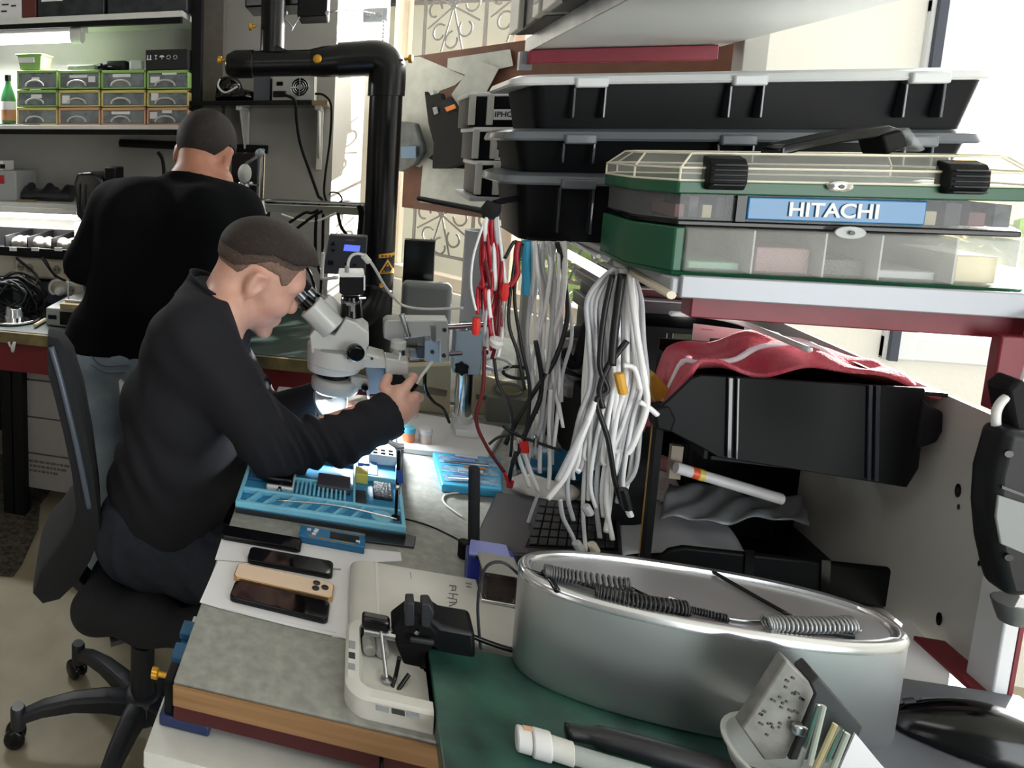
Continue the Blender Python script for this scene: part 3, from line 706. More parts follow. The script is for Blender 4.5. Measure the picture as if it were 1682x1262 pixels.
for x in (112, 146): MB().cyl((px(x, 490, 2.45).x, 2.45, b.z + .034), (px(x, 490, 2.45).x, 2.45, b.z + .1), .004).build('pin', chrome, t)
tag(MB().tube([Vector((px(61, 536, 2.35).x, 2.33, BT_ + .009)), Vector((px(74, 530, 2.42).x, 2.42, BT_ + .009))], .008, 8).build('pale_stick', mat('cream_card', 0xd8c8ac)), 'short cream stick lying on the back bench before the instrument', 'stick')
tag(MB().tube([px(14, 562, 2.24), px(19, 570, 2.24), px(24, 562, 2.24), px(21, 578, 2.24), px(19, 570, 2.235)], .005, 6, smooth=4).build('white_hook', white, angle=180), 'small white hook under the back bench edge', 'hook')
# black hood beside the man's shoulder, and the long dark bar behind his head
t = thing('plastic_hood', 'black rounded plastic hood left of the standing man, above the bench', 'hood')
a, b = px(121, 366, 2.6), px(170, 283, 2.6)
MB().prism([Vector((px(x, y, 2.52).x, 2.52, px(x, y, 2.52).z)) for x, y in ((121, 300), (126, 284), (150, 283), (166, 291), (172, 310), (160, 345), (138, 368), (124, 355))], (0, .14, 0)).build('shell', gloss, t, bevel=.012, seg=3)
MB().tube([px(150, 350, 2.6), px(150, 400, 2.6), (px(150, 400, 2.6).x, 2.6, BT_ + .015)], .012, 10).build('stem', blackm, t)
MB().lathe([(.001, 0), (.07, 0), (.07, .012), (.001, .015)], (px(150, 400, 2.6).x, 2.6, BT_), 24).build('foot', blackm, t)
for x in (131, 140): MB().tube([px(x, 302, 2.517), px(x - 2, 350, 2.517)], .004, 6).build('slot_rib', dark, t)
tag(MB().tube([px(197, 235, 2.93), px(440, 246, 2.93)], .018, 8).build('dark_wall_bar', blackm), 'long dark bar along the wall behind the standing man', 'bar')
for i, (x, y, w) in enumerate(((262, 270, 6), )):
    tag(MB().tube([px(259, 250, 2.6), px(268, 268, 2.6), px(269, 330, 2.6), (px(269, 330, 2.6).x, 2.6, BT_)], .008, 8, smooth=4).build('dark_tube', blackm, angle=180), 'thin black arm rising beside the standing man\'s collar', 'tube')
tag(fb(171, 275, 190, 290, 2.55, .1, z0=BT_).build('black_stand', blackm, bevel=.006), 'black stand hidden behind the standing man\'s left shoulder', 'stand')
# ================================================================ bracket shelf and the black extraction pipe
Y = 2.70; t = thing('bracket_shelf', 'black-edged shelf on two white wall brackets above the standing man', 'shelf')
a, b = px(299, 173, Y), px(538, 163, Y); zs_ = px(420, 165, Y).z; zb_ = px(420, 173, Y).z
MB().bb((a.x, Y, zb_), (px(512, 165, Y).x, 2.965, zs_)).build('board', gloss, t, bevel=.002)
MB().bb((px(512, 165, Y).x, Y + .005, zb_), (b.x, 2.965, zs_ - .001)).build('board_end', mat('tan_wood', 0x8d7a5c), t, bevel=.002)
for x in (392, 522):
    p = px(x, 173, Y + .04); mb = MB(); mb.bb((p.x - .012, Y + .04, zb_ - .016), (p.x + .012, 2.965, zb_)); mb.bb((p.x - .012, 2.945, zb_ - .26), (p.x + .012, 2.965, zb_))
    mb.prism([(p.x - .004, Y + .08, zb_ - .016), (p.x - .004, 2.95, zb_ - .016), (p.x - .004, 2.95, zb_ - .22)], (.008, 0, 0)); mb.build('bracket', offw, t, bevel=.002)
t = thing('computer_power_unit', 'silver computer power unit with round fan grille on the bracket shelf', 'power unit')
a, b = px(446, 164, Y), px(517, 122, Y); a.z = zs_
MB().bb((a.x, Y + .01, a.z), (b.x, 2.86, b.z)).build('case', mat('silver_sheet', 0xa9aaa6, .4, .4), t, bevel=.002)
c = px(492, 143, Y)
MB().lathe([(.034, 0), (.034, .002), (.001, .002)], (c.x, Y + .0102, c.z), 28, (0, -1, 0)).build('fan_opening', gloss, t)
mb = MB()
for r in (.010, .018, .026, .034): mb.tube([Vector((c.x + r * math.cos(k * PI / 14), Y + .006, c.z + r * math.sin(k * PI / 14))) for k in range(29)], .0013, 5, cap=False)
for k in range(4): mb.tube([(c.x, Y + .006, c.z), (c.x + .034 * math.cos(k * PI / 2), Y + .006, c.z + .034 * math.sin(k * PI / 2))], .002, 5)
mb.lathe([(.009, 0), (.009, .002), (.001, .002)], (c.x, Y + .005, c.z), 16, (0, -1, 0)); mb.build('fan_grille', steel, t)
fb(454, 134, 465, 141, Y + .006, .006).build('switch', gloss, t, bevel=.002)
fb(448, 149, 470, 160, Y + .002, .01).build('socket', gloss, t, bevel=.004)
tag(fb(416, 126, 444, 164, Y + .03, .14, z0=zs_).build('grey_box', mat('blue_grey_box', 0x4b4f56, .6), bevel=.002), 'dark grey box left of the silver power unit', 'box')
t = thing('headlamp_visor', 'black head visor with white strap on the left of the bracket shelf', 'visor')
S = SDF((px(352, 160, 2.75).x, 2.70, zs_), (px(420, 160, 2.75).x, 2.90, zs_ + .14), .005)
q = px(375, 140, 2.78); S.ell((q.x, 2.79, zs_ + .06), (.055, .05, .045)); S.ell((q.x + .06, 2.79, zs_ + .025), (.05, .05, .025)); S.cap((q.x - .04, 2.77, zs_ + .02), (q.x + .1, 2.77, zs_ + .015), .018); S.plane((0, 0, zs_ + .001), (0, 0, -1))
S.mesh('shell', gloss, t)
MB().tube([px(361, 130, 2.71), px(358, 142, 2.70), px(370, 152, 2.70), px(390, 142, 2.70)], .004, 6, smooth=6).build('strap', offw, t, angle=180)
# cords from the power unit
tag(MB().tube([px(466, 156, 2.69), px(484, 165, 2.66), px(487, 195, 2.68), px(493, 235, 2.70), px(508, 280, 2.72), px(522, 320, 2.72), px(531, 350, 2.7), (px(531, 350, 2.7).x, 2.72, BT_ + .02)], .006, 8, smooth=8).build('power_cable', blackm, angle=180), 'thick black cord hanging from the silver power unit, left of the two', 'cable')
tag(MB().tube([px(518, 154, 2.72), px(533, 157, 2.70), px(544, 175, 2.70), px(542, 230, 2.72), px(534, 290, 2.72), px(533, 320, 2.72), px(542, 333, 2.7), px(575, 332, 2.6), px(590, 345, 2.55), px(588, 390, 2.5)], .0045, 8, smooth=8).build('power_cable', blackm, angle=180), 'thin black cord from the right side of the silver power unit', 'cable')
# ---- extraction pipe
PYc = 2.42; pm_ = mat('black_pipe', 0x08090b, .28, spec=.3)
t = thing('extraction_pipe', 'thick black fume extraction pipe with two elbows and yellow screws', 'pipe')
def P(x, y, dy=0): return px(x, y, PYc + dy)
r = (P(659, 300) - P(605, 300)).length / 2
pv = P(632, 200); xv = pv.x
zt = P(600, 98).z; zbase = BT_
mb = MB(); mb.cyl((xv, PYc, zbase + .0), (xv, PYc, P(632, 150).z), r, n=36); mb.build('upright', pm_, t)
el = []
ez = P(632, 158).z
cx0 = P(470, 98).x
R9 = r * 1.0
path = [Vector((xv, PYc, ez)), Vector((xv, PYc, zt - .045)), Vector((xv - .008, PYc, zt - .018)), Vector((xv - .03, PYc, zt + .0)), Vector((xv - .06, PYc, zt + .004)), Vector((xv - .16, PYc, zt + .0))]
MB().tube(path, r * 1.12, 32, smooth=5).build('elbow', pm_, t, angle=60, bevel=.003)
hz = zt; xh0 = P(372, 98).x
MB().tube([Vector((xv - .15, PYc, zt)), Vector((xv - .21, PYc, zt - .004)), Vector((xv - .25, PYc, zt - .006))], [r * 1.04, r * .98, r * .86], 30).build('coupling', pm_, t, angle=60)
r2 = (P(440, 122) - P(440, 79)).length / 2
MB().tube([Vector((xv - .24, PYc, zt - .006)), Vector((xh0 + .02, PYc, zt - .006))], r2, 28).build('arm', pm_, t)
MB().tube([Vector((xh0 + .10, PYc, zt - .006)), Vector((xh0 + .03, PYc, zt - .006)), Vector((xh0, PYc + .0, zt - .006))], [r2 * 1.1, r2 * 1.1, r2 * .75], 28).build('end_cap', pm_, t, bevel=.006)
xu = P(447, 40).x
MB().cyl((xu, PYc + .02, zt - .01), (xu, PYc + .02, 2.5), r2 * .93, n=28).build('riser', pm_, t)
MB().prism([(xu - .03, PYc - .02, zt + .06), (xu + .02, PYc - .02, zt + .055), (xu + .09, PYc - .02, zt + .02), (xu + .02, PYc - .02, zt + .02)], (0, .05, 0)).build('rib', pm_, t, bevel=.006)
def knob(x, y, d, Yk):
    p = px(x, y, Yk); d = Vector(d).normalized()
    o = MB().lathe([(.005, 0), (.005, .012), (.014, .014), (.015, .024), (.009, .027), (.001, .027)], p, 14, d).build('knob', brass, t, bevel=.001)
knob(370, 99, (-1, -.1, 0), PYc); knob(421, 43, (-1, 0, 0), PYc); knob(523, 98, (-.1, -1, 0), PYc - r2 * .95); knob(664, 97, (1, -.2, 0), PYc - .02)
# flared hose at the pipe's foot
hp = [Vector((xv, PYc, P(630, 470).z)), Vector((xv - .02, PYc - .01, P(630, 500).z)), Vector((xv - .055, PYc - .02, P(630, 520).z)), Vector((xv - .10, PYc - .03, BT_ + .06))]
MB().tube(hp, [r * 1.06, r * 1.12, r * 1.1, r * .9], 28, smooth=4).build('hose', pm_, t, angle=180)
# warning labels on the pipe
ym = mat('warning_yellow', 0xe0a53a, .5)
def PF(x, y): return px(x, y, PYc - r * .9)
def decal(poly, m, name, out=.002):
    """a sticker following the pipe's curve"""
    ys = [q[1] for q in poly]; y0_, y1_ = min(ys), max(ys); N, K = 10, 8; rows = []
    for j in range(N + 1):
        y = y0_ + (y1_ - y0_) * min(max(j / N, .001), .999); xs = []
        for i in range(len(poly)):
            (xa, ya), (xb, yb) = poly[i], poly[(i + 1) % len(poly)]
            if (ya - y) * (yb - y) < 0: xs.append(xa + (xb - xa) * (y - ya) / (yb - ya))
        xa, xb = min(xs), max(xs); row = []
        for k in range(K + 1):
            p = PF(xa + (xb - xa) * k / K, y); dx = max(-.97 * r, min(.97 * r, p.x - xv)); row.append(Vector((xv + dx, PYc - math.sqrt(r * r - dx * dx) - out, p.z)))
        rows.append(row)
    mb = MB(); mb.grid(lambda u, v: rows[round(u * N)][round(v * K)], N, K); return mb.build(name, m, t, angle=180)
decal([(622, 417), (637, 416.5), (652, 416), (652, 423), (637, 423.5), (622, 424)], ym, 'label')
w = decal([(637, 426), (652, 452), (636, 451.5), (620, 451)], ym, 'warning_sign')
decal([(637, 431), (648, 449.5), (637, 449.2), (625, 449)], gloss, 'warning_sign_edge', .003)
decal([(637, 434), (646, 448), (637, 447.8), (628, 447.5)], ym, 'warning_sign_face', .004)
decal([(634, 438), (639, 437), (642, 441), (644, 446), (638, 444), (632, 446), (631, 442)], gloss, 'warning_symbol', .005)
decal([(622 + 0, 468), (624, 465), (628, 464), (631, 466), (632, 469), (629, 472), (624, 472)], ym, 'round_sticker')
mb = MB()
for k in range(4): mb.prism([PF(626 + 6 * k, 419) + Vector((0, -.010, 0)), PF(630 + 6 * k, 419) + Vector((0, -.010, 0)), PF(630 + 6 * k, 421) + Vector((0, -.010, 0)), PF(626 + 6 * k, 421) + Vector((0, -.010, 0))], (0, .001, 0))
mb.build('label_print', ink, t)
# black units hanging from the ceiling beside the riser
t = thing('ceiling_unit', 'black ventilation unit with motor box beside the riser at the top edge', 'ventilation unit')
fb(402, -60, 540, 12, 2.55, .2).build('housing', gloss, t, bevel=.006); fb(488, -40, 540, 28, 2.53, .16).build('motor_box', blackm, t, bevel=.006)
a = px(430, 0, 2.6); MB().bb((a.x, 2.6, a.z), (a.x + .05, 2.65, 2.5)).build('hanger', blackm, t)
for x in (470, 538): p = px(x, 22, 2.52); MB().lathe([(.008, 0), (.008, .01), (.001, .012)], p, 10, (0, -1, 0)).build('bolt', steel, t)
tag(MB().tube([px(538, 22, 2.53), px(560, 17, 2.6), px(590, 18, 2.85), px(615, 22, 3.1)], .003, 6, smooth=6).build('thin_wire', dark, angle=180), 'thin grey wire from the ventilation unit to the window corner', 'wire')
tag(MB().tube([px(467, 30, 2.5), px(480, 45, 2.5), px(478, 50, 2.5), px(492, 28, 2.53)], .003, 6, smooth=6).build('thin_wire', grey, angle=180), 'short grey wire looping below the ventilation unit', 'wire')
def chain(p0, n, name, label):
    mb = MB()
    for k in range(n): mb.ball(p0 + Vector((0, 0, -.016 * k)), .007, 8, 6)
    return tag(mb.build(name, steel, angle=180), label, 'chain')
t = thing('window_latch', 'grey metal latch plate with screws at the top left of the corner window', 'latch')
p = at(617, 25, y=3.2); q = RXe - .03
MB().bb((p.x - .05, 3.19, p.z - .03), (p.x + .05, 3.21, p.z + .03)).build('plate', grey, t, bevel=.004)
for s_ in (-.03, .02): MB().lathe([(.01, 0), (.01, .006), (.001, .007)], (p.x + s_, 3.19, p.z), 12, (0, -1, 0)).build('screw', steel, t)
chain(at(630, 35, y=3.15), 10, 'pull_chain', 'short beaded pull chain below the window latch')
# controller with blue display, hung on the pipe
t = thing('control_box', 'dark grey controller with blue display beside the black pipe', 'controller'); Yc = 2.28
q = [px(541, 386, Yc), px(604, 389, Yc), px(600, 452, Yc), px(530, 450, Yc)]
MB().prism(q, (0, .05, 0)).build('case', mat('controller_grey', 0x33363c, .5), t, bevel=.004)
MB().prism([px(*u, Yc - .003) for u in ((566, 402), (592, 404), (590, 414), (564, 412))], (0, .004, 0)).build('display', mat('blue_display', 0x4d5fe0, .3, emit=1.1), t)
for u in ((547, 401), (547, 408)): p = px(*u, Yc - .004); MB().prism([p + Vector((-.008, 0, -.004)), p + Vector((.008, 0, -.004)), p + Vector((0, 0, .01 if u[1] < 404 else -.014))], (0, .004, 0)).build('button', gloss, t, bevel=.001)
for u in ((543, 432, 9, 7), (569, 434, 5, 4), (582, 436, 5, 4)): p = px(u[0], u[1], Yc - .004); MB().box((p.x, Yc - .001, p.z), (u[2] * .0021, .006, u[3] * .0021)).build('socket', gloss, t, bevel=.001)
fb(568, 394, 583, 396, Yc - .002, .003).build('lettering', mat('dim_print', 0x5a5d63, .6), t)
tag(MB().tube([px(531, 415, 2.27), px(530, 430, 2.27), px(529, 455, 2.26), px(531, 458, 2.26), px(556, 456, 2.26)], .006, 8, smooth=4).build('white_frame_rod', offw, angle=180), 'white bent rod framing the left side of the controller', 'rod')
tag(MB().tube([px(541, 320, 2.55), px(545, 316, 2.5), px(556, 318, 2.5), px(562, 328, 2.5), px(556, 333, 2.5)], .003, 6, smooth=6).build('wire_loop', blackm, angle=180), 'small wire loop clipped on the chrome rail', 'wire')
# chrome rail frame behind the microscope, with its cables
t = thing('tool_rail', 'chrome tool rail behind the seated man\'s head, left of the black pipe', 'rail')
a, b = px(431, 330, 2.5), px(604, 337, 2.5)
MB().tube([a, b], .009, 10).build('rail', chrome, t); mb = MB(); mb.tube([a, px(433, 346, 2.5), px(436, 352, 2.5)], .012, 8); mb.build('end_fitting', steel, t, bevel=.001)
MB().bb((px(436, 345, 2.56).x, 2.56, px(436, 348, 2.56).z), (px(604, 345, 2.56).x, 2.60, px(436, 336, 2.56).z)).build('tray_edge', mat('tray_grey', 0x84877f, .5), t)
for x in (440, 598): p = px(x, 340, 2.58); MB().cyl((p.x, 2.58, BT_), (p.x, 2.58, p.z), .01, n=10).build('leg', blackm, t)
for i, (u, lb) in enumerate(((((462, 352), (490, 361), (520, 363), (552, 350)), 'pale sagging cable below the chrome rail'), (((475, 366), (500, 350), (512, 350), (523, 345)), 'upper black cable strung diagonally under the rail'), (((488, 375), (508, 360), (520, 352), (530, 347)), 'lower black cable strung diagonally under the rail'), (((520, 350), (518, 390), (520, 430), (530, 455)), 'black cable dropping from the rail behind the microscope'), (((500, 435), (510, 450), (516, 470), (517, 480)), 'short black cable behind the eyepieces'), (((555, 350), (560, 372), (570, 386)), 'black cable entering the top of the controller'))):
    tag(MB().tube([px(x, y, 2.45) for x, y in u], .006 if i else .004, 6, smooth=6).build('rail_cable', blackm if i else offw, angle=180), lb, 'cable')
tag(MB().tube([px(590, 337, 2.5), px(594, 350, 2.5), px(592, 380, 2.5), px(588, 420, 2.5)], .011, 8, smooth=4).build('thick_cable', blackm, angle=180), 'thick black cable behind the controller, against the pipe', 'cable')
# lamp stand and helping hand right of the standing man's head
t = thing('lamp_stand', 'chrome lamp stand with white egg-shaped bulb beside the standing man\'s face', 'lamp stand'); Yl = 2.5
MB().tube([px(431, 252, Yl), px(428, 330, Yl), (px(427, 335, Yl).x, Yl, BT_)], .010, 10).build('post', chrome, t)
p = px(402, 285, Yl); MB().ball(p, (.026, .026, .036), 18, 14).build('bulb', mat('opal_bulb', 0xb9bdb8, .4), t, angle=180)
mb = MB(); mb.ball(px(396, 303, Yl), .012, 8, 6); mb.ball(px(404, 305, Yl), .013, 8, 6); mb.ball(px(411, 302, Yl), .01, 8, 6); mb.build('clamp', steel, t)
MB().tube([px(404, 268, Yl), px(418, 260, Yl), px(434, 245, Yl)], .006, 8, smooth=4).build('arm', steel, t)
MB().tube([px(411, 302, Yl), px(420, 305, Yl), px(428, 300, Yl)], .005, 8).build('arm', steel, t)
S = px(427, 252, Yl); MB().ball(S, .018, 10, 8).build('joint', grey, t)
tag(fb(379, 252, 424, 320, 2.62, .03, z0=BT_).build('dark_screen', mat('dark_screen_glass', 0x1a1d20, .2), bevel=.003), 'dark upright screen behind the egg-shaped bulb', 'screen')
# things at the foot of the pipe: black screen, seen through the window side
tag(fb(661, 396, 716, 464, 2.62, .04, z0=BT_).build('black_monitor', gloss, bevel=.004), 'black flat box standing on the bench right of the pipe', 'box')
tag(fb(657, 468, 745, 560, 2.5, .06, z0=BT_).build('grey_backrest_panel', mat('mid_grey_fabric', 0x6b7072, .8), bevel=.02, seg=4), 'grey rounded panel standing behind the microscope arm', 'panel')
t = thing('window_sill_table', 'grey side table in the window corner carrying the clutter behind the cables', 'table')
MB().prism([(.135, 2.0, .75), (1.0, 2.0, .75), (1.0, 2.3, .75), (.2, 3.12, .75), (.135, 3.12, .75)], (0, 0, .03)).build('tabletop', mat('grey_table_top', 0x7d7f79, .7, var=.2), t, bevel=.003)
for x, y in ((.2, 2.05), (.9, 2.05), (.9, 2.3), (.2, 2.95)): MB().bb((x - .02, y - .02, 0), (x + .02, y + .02, .75)).build('leg', dark, t)
# ================================================================ the repair bench in front
Z = .78
wtm = mat('grey_stone_laminate', 0x9b9b94, .55, var=.22, vscale=55, col2=0x83857f)
wood = mat('raw_wood_edge', 0x9a7650, .7, var=.3, vscale=9, stretch=(.3, 4, 8), col2=0x7c5a34)
A = at(285, 1118, z=Z)
rb = thing('repair_bench', 'grey topped repair bench with raw wood edge, where the seated person works', 'workbench')
YB = 1.98
top = MB().prism([(A.x, A.y, Z - .034), (.84, A.y, Z - .034), (.84, YB, Z - .034), (A.x + .01, YB, Z - .034)], (0, 0, .034)).build('worktop', wtm, rb, bevel=.002)
MB().bb((A.x, A.y - .006, Z - .034), (.84, A.y - .0005, Z - .003)).build('wood_edge', wood, rb, bevel=.002)
MB().bb((A.x + .0, A.y + .002, Z - .06), (.84, A.y + .03, Z - .0345)).build('rail', mat('dark_red_rail', 0x430a11, .5), rb)
MB().bb((.80, A.y + .03, Z - .06), (.84, YB, Z - .0345)).build('rail', red, rb)
for x, y in ((.80, A.y + .05), (.80, YB - .05), (A.x + .05, YB - .05)): MB().bb((x - .02, y - .02, 0), (x + .02, y + .02, Z - .06)).build('leg', red, rb)
# the small white table under the bench's front corner
wt = thing('white_table', 'small white table tucked under the front corner of the repair bench', 'table')
zt_ = .70; c0 = at(235, 1235, z=zt_)
MB().prism([(c0.x, c0.y, zt_ - .025), (.75, c0.y, zt_ - .025), (.75, 1.05, zt_ - .025), (c0.x + .004, 1.05, zt_ - .025)], (0, 0, .025)).build('tabletop', mat('white_laminate', 0xcfcfc9, .5, var=.06), wt, bevel=.002)
for x, y in ((c0.x + .03, c0.y + .05), (.72, c0.y + .05), (c0.x + .03, 1.02), (.72, 1.02)): MB().bb((x - .017, y - .017, 0), (x + .017, y + .017, zt_ - .025)).build('leg', white, wt, bevel=.002)
MB().bb((c0.x + .05, c0.y + .06, .2), (.70, c0.y + .08, zt_ - .03)).build('side_panel', offw, wt)
# tool boxes sticking out under the worktop: blue and red clamp with brass screw
for i, (y0_, y1_, c_, lb) in enumerate(((1000, 1032, dblue, 'blue parts case sticking out under the bench edge, rearmost of two'), (1036, 1072, mat('mid_blue_plastic', 0x2f6f9f, .4), 'blue parts case sticking out under the bench edge, nearer the corner'))):
    a, b = at(304 - 8 * i, y1_, z=Z - .035), at(304 - 8 * i, y0_, z=Z - .035)
    t = thing('parts_case', lb, 'case'); x = at(330, (y0_ + y1_) / 2, z=Z - .035).x
    MB().bb((A.x - .028, a.y, .7015), (A.x + .03, b.y, Z - .062)).build('body', c_, t, bevel=.003)
    MB().bb((A.x - .031, a.y + .006, Z - .061), (A.x - .004, b.y - .006, Z - .050)).build('lid', dblue, t, bevel=.002)
t = thing('bench_clamp', 'blue and dark red clamp with a brass screw at the bench corner', 'clamp')
p = at(270, 1150, y=A.y + .03)
MB().bb((A.x - .022, A.y + .004, zt_ + .0015), (A.x + .05, A.y + .05, zt_ + .018)).build('jaw', mat('navy_steel', 0x1c2a52, .4), t, bevel=.003)
MB().bb((A.x - .016, A.y + .008, zt_ + .018), (A.x - .002, A.y + .045, Z - .01)).build('spine', blackm, t, bevel=.003)
MB().lathe([(.004, 0), (.004, .012), (.008, .014), (.008, .022), (.001, .023)], (A.x - .016, A.y + .025, Z - .018), 12, (-1, 0, 0)).build('screw', brass, t)
MB().bb((A.x - .012, A.y + .01, zt_ + .0185), (A.x + .02, A.y + .02, zt_ + .03)).build('tag', mat('dark_red_rail', 0x430a11), t)
# green topped slab on the right
t = thing('green_countertop', 'dark green countertop carrying the silver oval tub, front right', 'countertop')
ZG = .813; xg = at(705, 1085, z=ZG).x; yg = .952
MB().bb((xg, .56, Z + .0005), (.835, yg, ZG)).build('top', mat('green_laminate', 0x2f5a4e, .35, var=.45, vscale=14, col2=0x0f2f2b), t, bevel=.002)
for x in (xg + .05, .8): MB().bb((x - .02, .6, 0), (x + .02, .64, Z + .0005)).build('leg', red, t)
# ---- white plate with recessed tray (an instrument cover lying on the bench)
t = thing('white_cover', 'rounded white instrument cover with recessed tray lying on the bench, handwriting on it', 'cover')
pw = mat('warm_white_plastic', 0xd2d1ca, .35, var=.04)
zc_ = Z + .028
def bz(x, y, z=Z): return at(x, y, z=z)
u0, u1 = bz(565, 1150).x, .262; v0, v1 = bz(600, 1182).y, bz(600, 915, zc_).y
ymid = bz(590, 1010, zc_).y
# rear hump: extruded profile, rounded at its left end
xl = u0 + .004
prof = [(ymid - .005, Z), (ymid - .005, zc_ - .004), (ymid + .004, zc_), (v1 - .01, zc_), (v1, zc_ - .010), (v1, Z)]
secs = []
for x, s_ in ((xl, .55), (xl + .006, .8), (xl + .016, .95), (xl + .03, 1), (u1 - .01, 1), (u1, .9)):
    secs.append([Vector((x, y, Z + (z - Z) * s_)) for y, z in prof])
MB().loft(secs).build('rear_hump', pw, t, bevel=.003, angle=50)
MB().bb((xl + .040, ymid + .002, zc_ + .0001), (xl + .044, v1 - .012, zc_ + .0012)).build('seam', white, t)
# front tray, with rounded corners and a raised rim, cut off at the green slab
xr_ = xg - .002; cr = .03
def corner_outline(ins, cr):
    x0, x1, y0, y1 = u0 + ins, xr_, v0 + ins, ymid - .006 - ins * .5
    pts = [Vector((x1, y1, 0))]
    pts += [Vector((x0 + cr + cr * math.cos(math.radians(q)), y1 - cr + cr * math.sin(math.radians(q)), 0)) for q in range(90, 181, 15)]
    pts += [Vector((x0 + cr + cr * math.cos(math.radians(q)), y0 + cr + cr * math.sin(math.radians(q)), 0)) for q in range(180, 271, 15)]
    return pts + [Vector((x1, y0, 0))]
o_ = corner_outline(0, cr); i_ = corner_outline(.018, cr * .6); zt2 = Z + .030
mb = MB(); secs = [[p + Vector((0, 0, Z)) for p in o_], [p + Vector((0, 0, zt2 - .004)) for p in o_], [p + Vector((0, 0, zt2)) for p in corner_outline(.004, cr)], [p + Vector((0, 0, zt2)) for p in i_], [p + Vector((0, 0, Z + .006)) for p in corner_outline(.024, cr * .5)]]
mb.loft(secs).build('tray', pw, t, angle=40)
for p_, d_ in (((571, 1058), (.009, .016)), ((573, 1076), (.009, .012)), ((571, 1094), (.009, .012))):
    q = bz(*p_, zt2); MB().bb((u0 + .004, q.y - d_[1] / 2, zt2 - .001), (u0 + .004 + d_[0], q.y + d_[1] / 2, zt2 + .0007)).build('slot', dark if p_[1] == 1076 else grey, t, bevel=.001)
for x in (628, 654, 678): q = bz(x, 1165 + (x - 628) * .2, zt2); MB().box((q.x, q.y, zt2), (.016, .008, .0014)).build('slot', grey if x != 654 else dark, t, bevel=.001)
# handwriting on the hump
mb = MB()
def stroke(pts, z=zc_ + .0006, r=.0009): mb.tube([bz(x, y, z) for x, y in pts], r, 5)
stroke([(738, 962), (749, 963)]); stroke([(743, 962), (744, 970)]); stroke([(749, 963), (748, 970), (741, 970)])
stroke([(737, 975), (752, 977)]); stroke([(744, 976), (744, 984), (750, 985)]); stroke([(735, 982), (744, 984)]); stroke([(738, 990), (750, 990), (750, 985)]); stroke([(738, 996), (748, 992)]); stroke([(735, 1003), (746, 1001), (752, 1004)])
stroke([(765, 958), (775, 960)]); stroke([(766, 964), (774, 965)])
mb.build('handwriting', mat('grey_pencil', 0x77777c, .8), t)
for x0_, x1_ in ((668, 676),): q = bz(674, 940, zc_); MB().box((q.x, q.y - .01, zc_), (.0012, .018, .0012)).build('scratch', grey, t)
# parts standing in the tray: two grey plugs, a screw jack
pg = mat('grey_plug', 0x9a9a94, .4)
for i, (x, y) in enumerate(((607, 1082), (628, 1086))):
    t2 = thing('stub_roller', ('left', 'right')[i] + ' of two black-topped grey rollers in the white tray', 'roller'); q = bz(x, y, Z + .0065)
    MB().tube([q + Vector((0, 0, .010)), q + Vector((-.002, .022, .014))], [.0095, .0095], 14).build('body', pg, t2, bevel=.002)
    MB().tube([q + Vector((-.002, .0225, .014)), q + Vector((-.003, .037, .016))], [.0105, .0105], 14).build('cap', gloss, t2, bevel=.002)
t2 = thing('screw_jack', 'small steel screw with knurled black nut standing in the white tray', 'screw'); q = bz(635, 1118, Z + .0085); q2 = bz(625, 1035, Z + .05)
MB().tube([q, q + (q2 - q) * .98], .0028, 8).build('shaft', steel, t2)
MB().lathe([(.001, 0), (.008, 0), (.008, .003), (.001, .004)], q, 12).build('foot', steel, t2)
MB().tube([q2 + Vector((-.022, 0, -.006)), q2 + Vector((.02, 0, -.006))], .006, 10).build('crossbar', steel, t2)
MB().bb(q2 + Vector((-.026, -.008, .001)), q2 + Vector((.012, .008, .02))).build('nut', gloss, t2, bevel=.004)
# ---- black board holder / clamp with cables, standing on the slab edge
t = thing('circuit_board_holder', 'black clamp head with two upright jaws in front of the white cover', 'clamp')
Yh = .93
q = lambda x, y, dy=0: at(x, y, y=Yh + dy)
def hpoly(pts, d, dy=0): return MB().prism([q(x, y, dy) for x, y in pts], (0, d, 0))
hpoly([(642, 1030), (668, 1010), (700, 1015), (722, 1045), (708, 1070), (705, 1115), (696, 1131), (682, 1130), (664, 1095), (652, 1065)], .035).build('body', blackm, t, bevel=.004)
hpoly([(667, 991), (681, 991), (681, 1030), (664, 1030)], .022, -.006).build('jaw', dark, t, bevel=.002)
hpoly([(692, 993), (706, 993), (714, 1008), (706, 1034), (692, 1030)], .022, -.006).build('jaw', dark, t, bevel=.002)
hpoly([(700, 1012), (726, 1030), (780, 1040), (782, 1085), (730, 1080), (700, 1060)], .05, .004).build('arm', black, t, bevel=.006)
MB().tube([q(674, 1050, -.008), q(712, 1056, -.008)], .004, 10).build('clamp_screw', dark, t)
MB().tube([q(684, 1041, -.012), q(686, 1035, -.012)], .0035, 8).build('screw_head', chrome, t)
MB().tube([q(695, 1095, -.003), q(700, 1105, -.003)], .005, 8).build('screw_head', chrome, t)
MB().bb((q(700, 1100).x, Yh + .005, ZG), (q(760, 1100).x, Yh + .03, q(740, 1078).z)).build('foot', black, t, bevel=.003)
for pts, lb in (([(656, 1080), (650, 1110), (645, 1130), (655, 1160), (652, 1170)], 'thin black cable dropping from the clamp head into the tray slots'),
                ([(672, 1108), (660, 1125), (645, 1150), (632, 1190), (627, 1240), (627, 1275)], 'thin black cable hanging from the clamp head over the bench front edge')):
    m_ = MB().tube([q(x, y, -.03 - .09 * max(0, (y - 1100) / 160)) for x, y in pts], .0028, 8, smooth=8).build('clamp_cable', gloss, angle=180); tag(m_, lb, 'cable')
